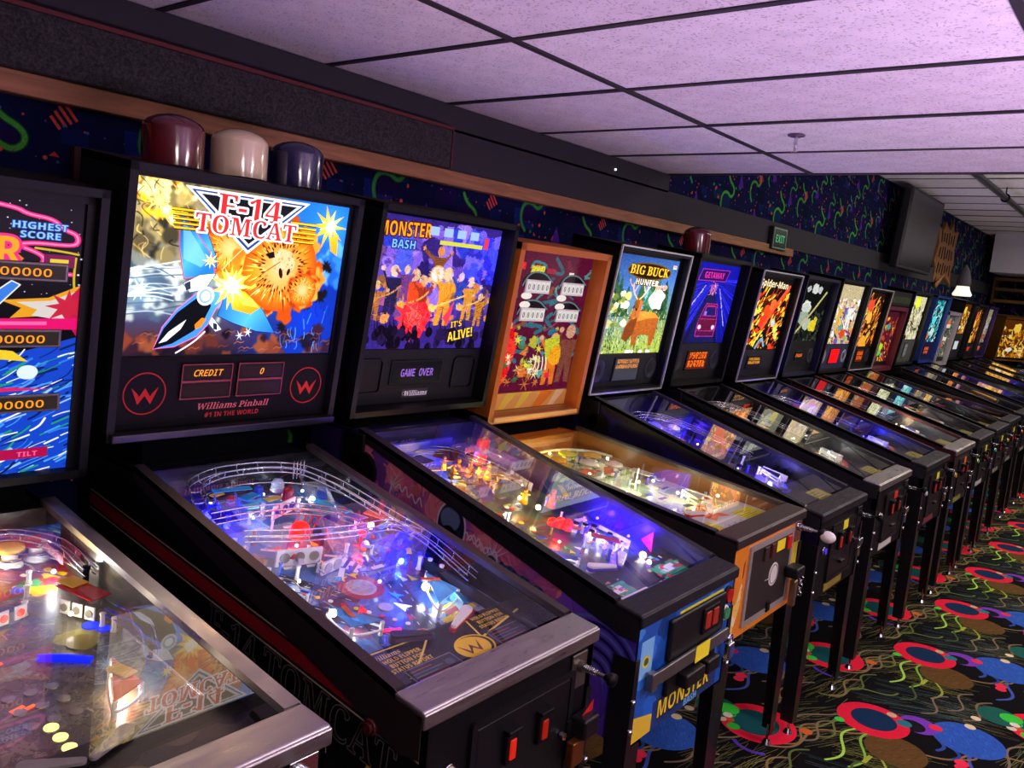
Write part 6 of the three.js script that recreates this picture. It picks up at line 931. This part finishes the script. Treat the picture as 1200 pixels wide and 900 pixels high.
// ---------------------------------------------------------------- the modern machines behind it
function modern(o) {
  const F = pinball(Object.assign({ glassK: 0.75, edge: null }, o));
  reseed(Math.round(o.x * 1000));
  const near = o.x < 5.5, n = near ? 1 : 0.6, cols = o.cols || ['#e0a02a', '#d8d8d0', '#c02a24', '#2a58d8', '#3aa05a'];
  hinges(F); orbit(F, CHROME, 0.04); wireRamp(F, [[-0.2, 0.8, 0.05], [-0.17, 0.95, 0.06], [0.0, 1.0, 0.06], [0.14, 0.93, 0.06], [0.2, 0.75, 0.05], [0.215, 0.5, 0.035]], 0.028, 0.0022, WIRE, near ? 9 : 5);
  plasticRamp(F, [[-0.05, 0.6, 0.01], [-0.08, 0.78, 0.04], [-0.02, 0.95, 0.055]], 0.05, clearPlastic('#d8dcf0'), 0.022);
  for (let i = 0; i < 3; i++) popBumper(F, 0.03 + (i % 2) * 0.09, 0.82 + i * 0.055, mat(pick(cols), 0.3), 0.03);
  for (let i = 0; i < 16 * n; i++) card(F, rnd(-0.19, 0.19), rnd(0.45, 1.0), rnd(0.03, 0.06), rnd(0.03, 0.08), rnd(0.02, 0.07), rnd(-0.8, 0.8), i % 3 ? mat(pick(cols), 0.3) : clearPlastic(pick(cols)));
  for (let i = 0; i < 14 * n; i++) post(F, rnd(-0.21, 0.2), rnd(0.32, 0.98), rnd(0.025, 0.045), mat(pick(cols.concat('#f0f0e8')), 0.3));
  for (let i = 0; i < 12 * n; i++) insert(F, rnd(-0.15, 0.15), rnd(0.28, 0.7), 0.01, pick(cols), i % 3 ? 0.1 : 1.0, i % 2 ? 'arrow' : 'round', rnd(-0.5, 0.5));
  targets(F, -0.17, 0.62, 3, 0.03, 1.3, mat(pick(cols), 0.4)); bottomEnd(F, { flip: mat(pick(cols), 0.4), rub: mat(pick(cols), 0.5), top: mat(pick(cols), 0.3, 0, { transmission: 0.4, thickness: 0 }), light: [o.lampColor || '#ffffff', 0.005] });
  const boost = o.field === ART.nightField ? 2.2 : 1.2;
  for (const [u, v, c, p] of o.lamps || [[0.05, 0.9, '#ffffff', 0.05], [-0.1, 0.7, '#ffffff', 0.04], [0.1, 0.5, '#fff0d0', 0.04], [-0.12, 0.4, '#ffffff', 0.03]]) bulb(F, u, v, 0.036, c, p * boost, 0.0045, 6);
  if (o.screen) display(F, o.screenX || 0, 0.02 + F.d.panelH * 0.52, o.screenW || 0.2, o.screenH || 0.09, o.screen, o.screenK || 1.1);
  if (o.speakers !== false) for (const s of [-1, 1]) speaker(F, s * (F.aw / 2 - 0.075), 0.02 + F.d.panelH * 0.5, 0.05, o.speakerMat || mat('#1a1a1e', 0.5));
  const cd = coinDoor(F, 0.02, F.d.yb + 0.17, 0.3, 0.24); obj('sticker', box(0.06, 0.04, 0.001, 0.03, F.d.yb + 0.27, 0.0095), mat(o.sticker || '#e8e02c', 0.5), cd); plunger(F, 0.22, F.d.yl - 0.09, BLACKSATIN); button(F, -0.2, F.d.yb + 0.2, 0.013, mat(pick(cols), 0.3)); sideButton(F, 0.13, 0.085, mat(pick(['#c01a1a', '#1a1a1a', '#2a2a2a']), 0.4));
  obj('hasp', [rbox(0.05, 0.03, 0.03, 0.006, 0.19, F.d.yb + 0.17, 0.024), rbox(0.03, 0.045, 0.018, 0.005, 0.19, F.d.yb + 0.125, 0.026)], CHROME, F.M); obj('name_plate', box(0.22, 0.035, 0.002, -0.02, F.d.yb + 0.03, 0.003), mat(o.plate || '#8a8a80', 0.4), F.M);
  return F;
}
const SILVER = mat('#d4d4d8', 0.45, 0.7);
{
  const F = modern({ bbdx: 0.03, hot: [[0.09, 0.46, '#ffffff', 0.1]], label: 'black pinball machine with a stag in a forest on its backglass and a silver-edged head', x: 3.425, z: -0.945, bbW: 0.675, edge: SILVER, art: ART.deer, glassK: 1.15, glow: 1.0, glowColor: '#f0f4d8', inset: 0.04, sideMargin: 0.02, panelH: 0.165, field: ART.nightField, side: navySide, cols: ['#3a2ac8', '#5a4af0', '#d8702a', '#e8e8f0', '#2a2a6a'], lamps: [[0.0, 0.95, '#4a22ff', 0.12], [-0.14, 0.9, '#5a2aff', 0.1], [0.14, 0.85, '#4a22ff', 0.1], [-0.05, 0.45, '#8a7aff', 0.05], [0.08, 0.38, '#6a5aff', 0.06], [-0.12, 0.32, '#b8b0ff', 0.03], [0.05, 0.7, '#ffffff', 0.02]], screen: dotRows(320, 160, 2, '#ff9a2a', '#3a3a40', 0.04, 0.5), screenW: 0.22, screenH: 0.11, sticker: '#e8e02c', plate: '#8a7a2c' });
  obj('side_speaker', new THREE.TorusGeometry(0.07, 0.012, 10, 26, Math.PI).rotateZ(-Math.PI / 2).rotateY(0.5).translate(0.345, 1.75, -1.16), BLACKSATIN, F.M);
}
{
  const F = modern({ label: 'black pinball machine with a blue night road backglass and a red beacon on top', x: 4.24, z: -0.955, bbW: 0.655, bbH: 0.72, art: ART.road, glassK: 1.3, glow: 0.9, glowColor: '#3a34ff', inset: 0.05, sideMargin: 0.02, panelH: 0.21, field: ART.grayField, lock: STEEL, cols: ['#c02a24', '#e0a02a', '#8ad0a0', '#d8d8d0', '#e07a3a'], lamps: [[0.02, 0.9, '#ffb06a', 0.03], [-0.1, 0.7, '#e8ffe0', 0.04], [0.1, 0.55, '#fff0d0', 0.04], [0.1, 0.36, '#ffffff', 0.06], [-0.12, 0.4, '#d0ffe8', 0.03]], screen: dotRows(256, 128, 2, '#ff7420', '#5a1a08', 0.02, 0.98), screenW: 0.24, screenH: 0.1, screenK: 1.3, sticker: '#d8301c', plate: '#d8d8d0' });
  beacon(F, -0.1, F.d.bbY + 0.715, -F.d.bbV - 0.06, '#5c0608', 0.155, 0.075);
}
modern({ label: 'silver-edged pinball machine with a fiery orange and red backglass', x: 5.0, z: -0.925, bbW: 0.645, bbH: 0.69, edge: SILVER, art: ART.flames, glassK: 1.2, glow: 0.9, glowColor: '#ffb46a', inset: 0.04, panelH: 0.17, field: ART.nightField, cols: ['#3a2ad8', '#c02a6a', '#e8e8f0', '#e0702a', '#2a2a8a'], lamps: [[0.0, 0.95, '#4a1aff', 0.12], [0.14, 0.85, '#5a2aff', 0.1], [-0.1, 0.6, '#4a2aff', 0.08], [0.05, 0.42, '#3a3aff', 0.1], [-0.1, 0.35, '#4a4aff', 0.08]], screen: dotRows(256, 128, 2, '#ffae2a', '#1c1218', 0.1, 0.7), screenW: 0.2, screenH: 0.075, screenX: -0.04, speakers: false, plate: '#8a3a3a' });
modern({ label: 'pinball machine with a pale figure and a guitar on a black backglass', x: 5.76, z: -0.925, bbW: 0.66, bbH: 0.7, art: ART.guitar, glassK: 0.85, glow: 0.5, glowColor: '#e8eac0', inset: 0.05, panelH: 0.22, field: ART.nightField, rail: mat('#4a1c22', 0.4, 0.5), lock: STEEL, body: mat('#1c1620', 0.4), frame: mat('#14122a', 0.4), cols: ['#c01a3a', '#2a3ad8', '#e8e8e0', '#e0c02a', '#8ac8c8'], lamps: [[0.02, 0.93, '#2a2aff', 0.12], [-0.12, 0.9, '#4a2aff', 0.08], [0.1, 0.6, '#e8f0ff', 0.04], [0.1, 0.44, '#ffe0b0', 0.07], [-0.1, 0.35, '#d8fff8', 0.04]], screen: dotRows(256, 128, 1, '#ff7a2a', '#1c1210', 0.2, 0.8), screenW: 0.12, screenH: 0.05, sticker: '#ff7a1c', plate: '#8a8a3a' });
modern({ label: 'pinball machine with a crowded comic style backglass above a red screen', x: 6.49, z: -0.925, bbW: 0.68, bbH: 0.72, art: ART.comic, glassK: 0.95, glow: 0.8, glowColor: '#ffe8b0', inset: 0.035, panelH: 0.2, panelMat: mat('#2c2c4c', 0.4), field: ART.grayField, cols: ['#e0702a', '#e8c83a', '#7ac84a', '#e8e8d8', '#4a8ac8', '#c03a5a'], screen: canvas(64, 64, (x) => { x.fillStyle = '#f01018'; x.fillRect(0, 0, 64, 64); }), screenW: 0.2, screenH: 0.11, screenK: 1.2, speakerMat: mat('#9a9ab0', 0.4, 0.4), plate: '#c8c8c8', far: true });
modern({ label: 'silver-edged pinball machine with an amber fire backglass', x: 7.2, z: -0.93, bbW: 0.65, bbH: 0.69, edge: SILVER, art: ART.ember, glassK: 0.95, glow: 0.8, glowColor: '#ffb050', inset: 0.045, panelH: 0.17, field: ART.warmField, cols: ['#8a9aa8', '#c8d0d8', '#c02a4a', '#4ac8c0', '#6a7a88'], screen: dotRows(128, 96, 2, '#ff6a1c', '#5a1c08'), screenW: 0.17, screenH: 0.1, lamps: [[0, 0.9, '#7a3aff', 0.08], [0.1, 0.6, '#e8f4ff', 0.05], [-0.1, 0.4, '#c8e8ff', 0.04]], far: true });
{
  const F = modern({ label: 'maroon-framed pinball machine with a black topper sign and orange harvest backglass', x: 7.93, z: -0.95, W: 0.58, bbW: 0.66, bbH: 0.6, yr: 1.1, bbY: 1.15, art: ART.harvest, glassK: 0.85, glow: 0.5, glowColor: '#ff9a40', inset: 0.06, panelH: 0.04, frame: mat('#5c1a30', 0.45), bbTh: 0.035, sideMargin: 0, field: ART.warmField, speakers: false, cols: ['#e07a2a', '#f0c02a', '#6a4a8a', '#d8d0b0', '#c84a4a'], lamps: [[0, 0.9, '#ffffff', 0.04], [0.05, 0.6, '#ffb060', 0.04], [0, 0.4, '#a05aff', 0.05]], far: true });
  const t = canvas(256, 64, (x, w, h) => { x.fillStyle = '#0a0c08'; x.fillRect(0, 0, w, h); text(x, 'MUNSTERS', w / 2, h / 2 + 2, 'bold 44px serif', '#3c5a1c', '#151c0c', 5); });
  const s = obj('topper_sign', F.B(rbox(0.66, 0.13, 0.03, 0.006, 0, 0.668, -0.02)), BLACK, F.M); obj('sign_print', F.B(new THREE.PlaneGeometry(0.62, 0.1).translate(0, 0.668, -0.0042)), new THREE.MeshPhysicalMaterial({ map: t, roughness: 0.5 }), s);
}
modern({ label: 'pinball machine with a lime burst over a cream crowd on its backglass', x: 8.72, z: -0.95, bbW: 0.68, bbH: 0.72, edge: null, art: ART.lime, glassK: 0.95, glow: 0.8, glowColor: '#f4f8c0', inset: 0.04, panelH: 0.23, panelMat: mat('#4a4e48', 0.5), frame: mat('#131318', 0.4), field: ART.grayField, cols: ['#e0a02a', '#e8e8d8', '#6a8a4a', '#e07a3a'], speakers: false, screen: dotRows(64, 96, 3, '#7a807a', '#4a4e48'), screenW: 0.1, screenH: 0.14, far: true });
modern({ label: 'blue-sided pinball machine with an icy turquoise backglass', x: 9.62, z: -0.95, bbW: 0.7, bbH: 0.72, art: ART.ice, glassK: 0.9, glow: 0.7, glowColor: '#8af0f0', inset: 0.045, panelH: 0.2, panelMat: mat('#16144a', 0.4), frame: mat('#1c3a7a', 0.4), body: mat('#12204a', 0.4), field: ART.nightField, cols: ['#e8e8e0', '#e06a3a', '#2a4ac8', '#8ad8e0'], lamps: [[0, 0.9, '#4a2aff', 0.1], [0.08, 0.6, '#4a3aff', 0.08], [-0.1, 0.4, '#5a3aff', 0.08]], screen: dotRows(128, 96, 2, '#ff6a2a', '#2a1020'), screenW: 0.2, screenH: 0.1, speakers: false, far: true });
{
  const F = modern({ label: 'white-framed pinball machine with score reels on a green backglass', x: 10.34, z: -0.95, W: 0.58, bbW: 0.64, bbH: 0.62, bbY: 1.14, yr: 1.09, art: ART.reel, glassK: 0.7, glow: 0.4, glowColor: '#e8d8a0', inset: 0.05, panelH: 0.05, frame: mat('#a8a0a4', 0.4), bbTh: 0.035, sideMargin: 0, field: ART.warmField, speakers: false, cols: ['#c8c84a', '#d8d8c0', '#e07a3a'], far: true });
  for (const [x, y] of [[0.05, 0.45], [0.05, 0.3], [-0.1, 0.45], [-0.1, 0.3]]) obj('score_reel', F.B(rbox(0.13, 0.04, 0.008, 0.002, x, y, F.zi + 0.003)), glow('#e8dcc0', 0.5), F.M);
}
modern({ label: 'pinball machine with a yellow portrait shaped burst on its backglass', x: 11.05, z: -0.95, bbW: 0.64, bbH: 0.72, art: ART.amber, glassK: 0.9, glow: 0.7, glowColor: '#ffd06a', inset: 0.04, panelH: 0.3, panelMat: mat('#2a2420', 0.5), field: ART.nightField, speakers: false, screen: canvas(64, 32, (x) => { x.fillStyle = '#dfe8e4'; x.fillRect(0, 0, 64, 32); }), screenW: 0.22, screenH: 0.1, screenK: 0.7, lamps: [[0, 0.8, '#4a2aff', 0.1], [0, 0.5, '#5a3aff', 0.08]], far: true });
modern({ label: 'pinball machine with an orange backglass, second from the far corner of the row', x: 11.9, z: -0.95, bbW: 0.66, bbH: 0.7, art: ART.ember, glassK: 0.9, glow: 0.6, glowColor: '#ff9a50', inset: 0.045, panelH: 0.18, field: ART.warmField, frame: mat('#15121a', 0.4), screen: dotRows(64, 48, 1, '#ff4a2a'), screenW: 0.16, screenH: 0.08, far: true });
modern({ label: 'violet-sided pinball machine with a dim red backglass at the far corner of the row', x: 12.65, z: -0.95, bbW: 0.66, bbH: 0.7, art: ART.comic, glassK: 0.35, glow: 0.3, glowColor: '#ff7a9a', inset: 0.05, panelH: 0.18, field: ART.nightField, frame: mat('#2a1460', 0.4), screen: dotRows(64, 40, 1, '#ff6a4a'), screenW: 0.16, screenH: 0.08, far: true });
{
  const F = modern({ label: 'orange-lit wooden pinball machine standing across the end of the row', x: 13.36, z: -0.88, turn: -0.5, W: 0.58, bbW: 0.66, bbH: 0.64, bbY: 1.14, yr: 1.09, art: ART.amber, glassK: 0.7, glow: 0.6, glowColor: '#ffb84a', inset: 0.03, panelH: 0.03, frame: mat('#6a4210', 0.45), body: mat('#3a2410', 0.45), sideMargin: 0, field: ART.warmField, speakers: false, far: true });
  void F;
}

// ---------------------------------------------------------------- things on the walls and ceilings
{
  const s = thing('fire_sprinkler', 'chrome fire sprinkler head hanging from a ceiling tile', 'sprinkler', 3.29, YC, -1.3);
  obj('escutcheon', lathe([[0, 0], [0.035, 0], [0.033, -0.004], [0.014, -0.01], [0, -0.011]], 20), mat('#8a7a86', 0.3, 0.9), s);
  obj('pipe', cyl(0.007, 0.007, 0.035, 0, -0.022, 0, 10), CHROME, s);
  obj('frame_arms', [rod(V(-0.006, -0.036, 0), V(-0.012, -0.05, 0), 0.002), rod(V(0.006, -0.036, 0), V(0.012, -0.05, 0), 0.002), rod(V(-0.012, -0.05, 0), V(0, -0.064, 0), 0.002), rod(V(0.012, -0.05, 0), V(0, -0.064, 0), 0.002)], CHROME, s);
  obj('deflector', [cyl(0.014, 0.014, 0.002, 0, -0.066, 0, 12), cyl(0.003, 0.003, 0.024, 0, -0.05, 0, 8)], CHROME, s);
}
{
  const t = canvas(256, 160, (x, w, h) => { x.fillStyle = '#14221a'; x.fillRect(0, 0, w, h); x.strokeStyle = '#6f9a86'; x.lineWidth = 7; x.strokeRect(6, 6, w - 12, h - 12); text(x, 'EXIT', w / 2, h / 2 + 3, 'bold 84px sans-serif', '#4fd08a'); });
  const s = thing('exit_sign', 'small green EXIT sign on the dark painted band', 'sign', 5.95, 2.07, ZW + 0.03);
  obj('housing', rbox(0.27, 0.165, 0.04, 0.006, 0, 0.082, 0.02), mat('#1c2420', 0.5), s);
  obj('lit_sign_face', new THREE.PlaneGeometry(0.25, 0.15).translate(0, 0.082, 0.0412), litGlass(t, 0.45), s);
}
{ // print in a red frame, half hidden behind the jet machine
  const t = canvas(256, 256, (x, w) => { x.fillStyle = '#7a1418'; x.fillRect(0, 0, w, w); x.strokeStyle = '#b09878'; x.lineWidth = 8; x.strokeRect(16, 16, w - 32, w - 32); disc(x, 128, 140, 54, '#b8a898', 74); disc(x, 108, 120, 12, '#5a1014'); disc(x, 148, 120, 12, '#5a1014'); poly(x, [[100, 190], [156, 190], [128, 240]], '#8a7a70'); });
  const p = thing('framed_print', 'dark red framed print on the carpeted wall beside the jet fighter machine', 'picture', 1.13, 1.66, ZW);
  obj('frame', ringPlate(0.26, 0.28, 0.006, 0.03, 0.03).translate(0, 0.14, 0), mat('#3a1214', 0.5), p);
  obj('print', new THREE.PlaneGeometry(0.21, 0.23).translate(0, 0.14, 0.012), new THREE.MeshPhysicalMaterial({ map: t, roughness: 0.6 }), p);
}
{
  const s = thing('wall_monitor', 'large dark monitor hung high on the carpeted wall', 'monitor', 9.33, 2.13, ZW);
  const tilt = (g) => g.rotateX(0.06).translate(0, 0, 0.16);
  obj('housing', tilt(rbox(1.36, 0.79, 0.09, 0.02, 0, 0.4, 0)), mat('#1a1a1e', 0.5), s);
  obj('screen', tilt(box(1.3, 0.73, 0.004, 0, 0.4, 0.046)), mat('#232327', 0.25), s);
  obj('bracket', [rbox(0.3, 0.3, 0.02, 0.004, 0, 0.42, 0.012), box(0.06, 0.06, 0.12, 0, 0.42, 0.07)], BLACK, s);
}
{
  const s = thing('wooden_sign', 'jagged cut-out wooden sign with dark carved strokes on the wall', 'sign', 11.4, 2.06, ZW);
  const wood = mat('#8a5c2c', 0.6), out = [[-0.45, 0.05], [-0.3, 0.12], [-0.22, -0.02], [0.1, 0.14], [0.5, 0.02], [0.42, 0.2], [0.52, 0.34], [0.44, 0.5], [0.54, 0.74], [0.3, 0.7], [0.2, 0.8], [0.05, 0.7], [-0.2, 0.78], [-0.3, 0.66], [-0.5, 0.7], [-0.42, 0.5], [-0.54, 0.3], [-0.42, 0.22]];
  obj('board', plate(out, 0.03, 0.004).translate(0, 0, 0.01), wood, s);
  reseed(31);
  for (let r = 0; r < 3; r++) for (let i = 0; i < 6; i++) obj('carved_stroke', rbox(0.035, rnd(0.1, 0.16), 0.008, 0.003).rotateZ(rnd(-0.5, 0.5)).translate(-0.34 + i * 0.13, 0.22 + r * 0.19, 0.047), mat('#20140c', 0.8), s);
  obj('arrow_rail', [rbox(0.5, 0.04, 0.012, 0.004).rotateZ(0.35).translate(-0.1, 0.1, 0.05), rbox(0.4, 0.035, 0.012, 0.004).rotateZ(-0.3).translate(0.25, 0.12, 0.05)], mat('#a87238', 0.6), s);
}
{ // hooded lamp standing on the white-framed machine
  const s = thing('figure_lamp', 'small lamp with a glowing white base and a pointed grey hood above the machines', 'lamp', 11.27, 1.965, -2.12);
  obj('lamp_shade', lathe([[0, 0], [0.1, 0], [0.11, 0.02], [0.08, 0.08], [0.07, 0.12], [0, 0.13]], 20), glow('#fff4e0', 1.0, '#ffffff'), s);
  obj('hood', lathe([[0.07, 0.12], [0.085, 0.15], [0.07, 0.24], [0.04, 0.33], [0.01, 0.38], [0, 0.385]], 18), mat('#55555c', 0.6), s);
  pointLight(s, '#fff0d8', 0.12, V(0, 0.06, 0), 3);
}
{
  const s = thing('ceiling_pipe', 'black conduit pipe with clamps running under the higher ceiling', 'pipe', 4.6, 2.86, -1.46);
  obj('pipe_run', rod(V(0, 0, 0), V(10.6, 0, 0), 0.028, 12), mat('#17171a', 0.5), s);
  obj('thin_conduit', rod(V(0, 0.05, -0.09), V(10.6, 0.05, -0.09), 0.009, 8), mat('#2a2a2e', 0.5), s);
  for (let i = 0; i < 6; i++) obj('clamp', [new THREE.TorusGeometry(0.034, 0.008, 8, 18).rotateY(Math.PI / 2).translate(1 + i * 1.7, 0, 0), rod(V(1 + i * 1.7, 0.03, 0), V(1 + i * 1.7, 0.1, 0), 0.006)], BLACK, s);
}
struct(obj('wall_bulkhead', box(1.4, 0.57, 3.4, 14.6, 2.7, -0.6), mat('#c8c4cc', 0.8), scene, 'white boxed bulkhead hanging across the far end'));
{
  const s = thing('wooden_shelf', 'brown wooden shelf boards under the white bulkhead', 'shelf', 14.95, 1.96, -1.85);
  for (const y of [0.06, 0.24, 0.4]) obj('shelf_board', rbox(0.35, 0.05, 1.0, 0.006, 0, y, 0), mat('#7a5228', 0.6), s);
  for (const z of [-0.5, 0.5]) obj('shelf_side', rbox(0.35, 0.42, 0.04, 0.006, 0, 0.22, z), mat('#5c3c1c', 0.6), s);
}
for (const [x, y] of [[3.7, 2.3], [4.05, 2.06]]) tag(obj('status_light', sph(0.006, x, y, ZW + 0.035, 8), glow('#e8f0ff', 3, '#ffffff')), y > 2.2 ? 'tiny white light on the dark painted band' : 'tiny white light on the wooden rail', 'light');

renderer.render(scene, camera);
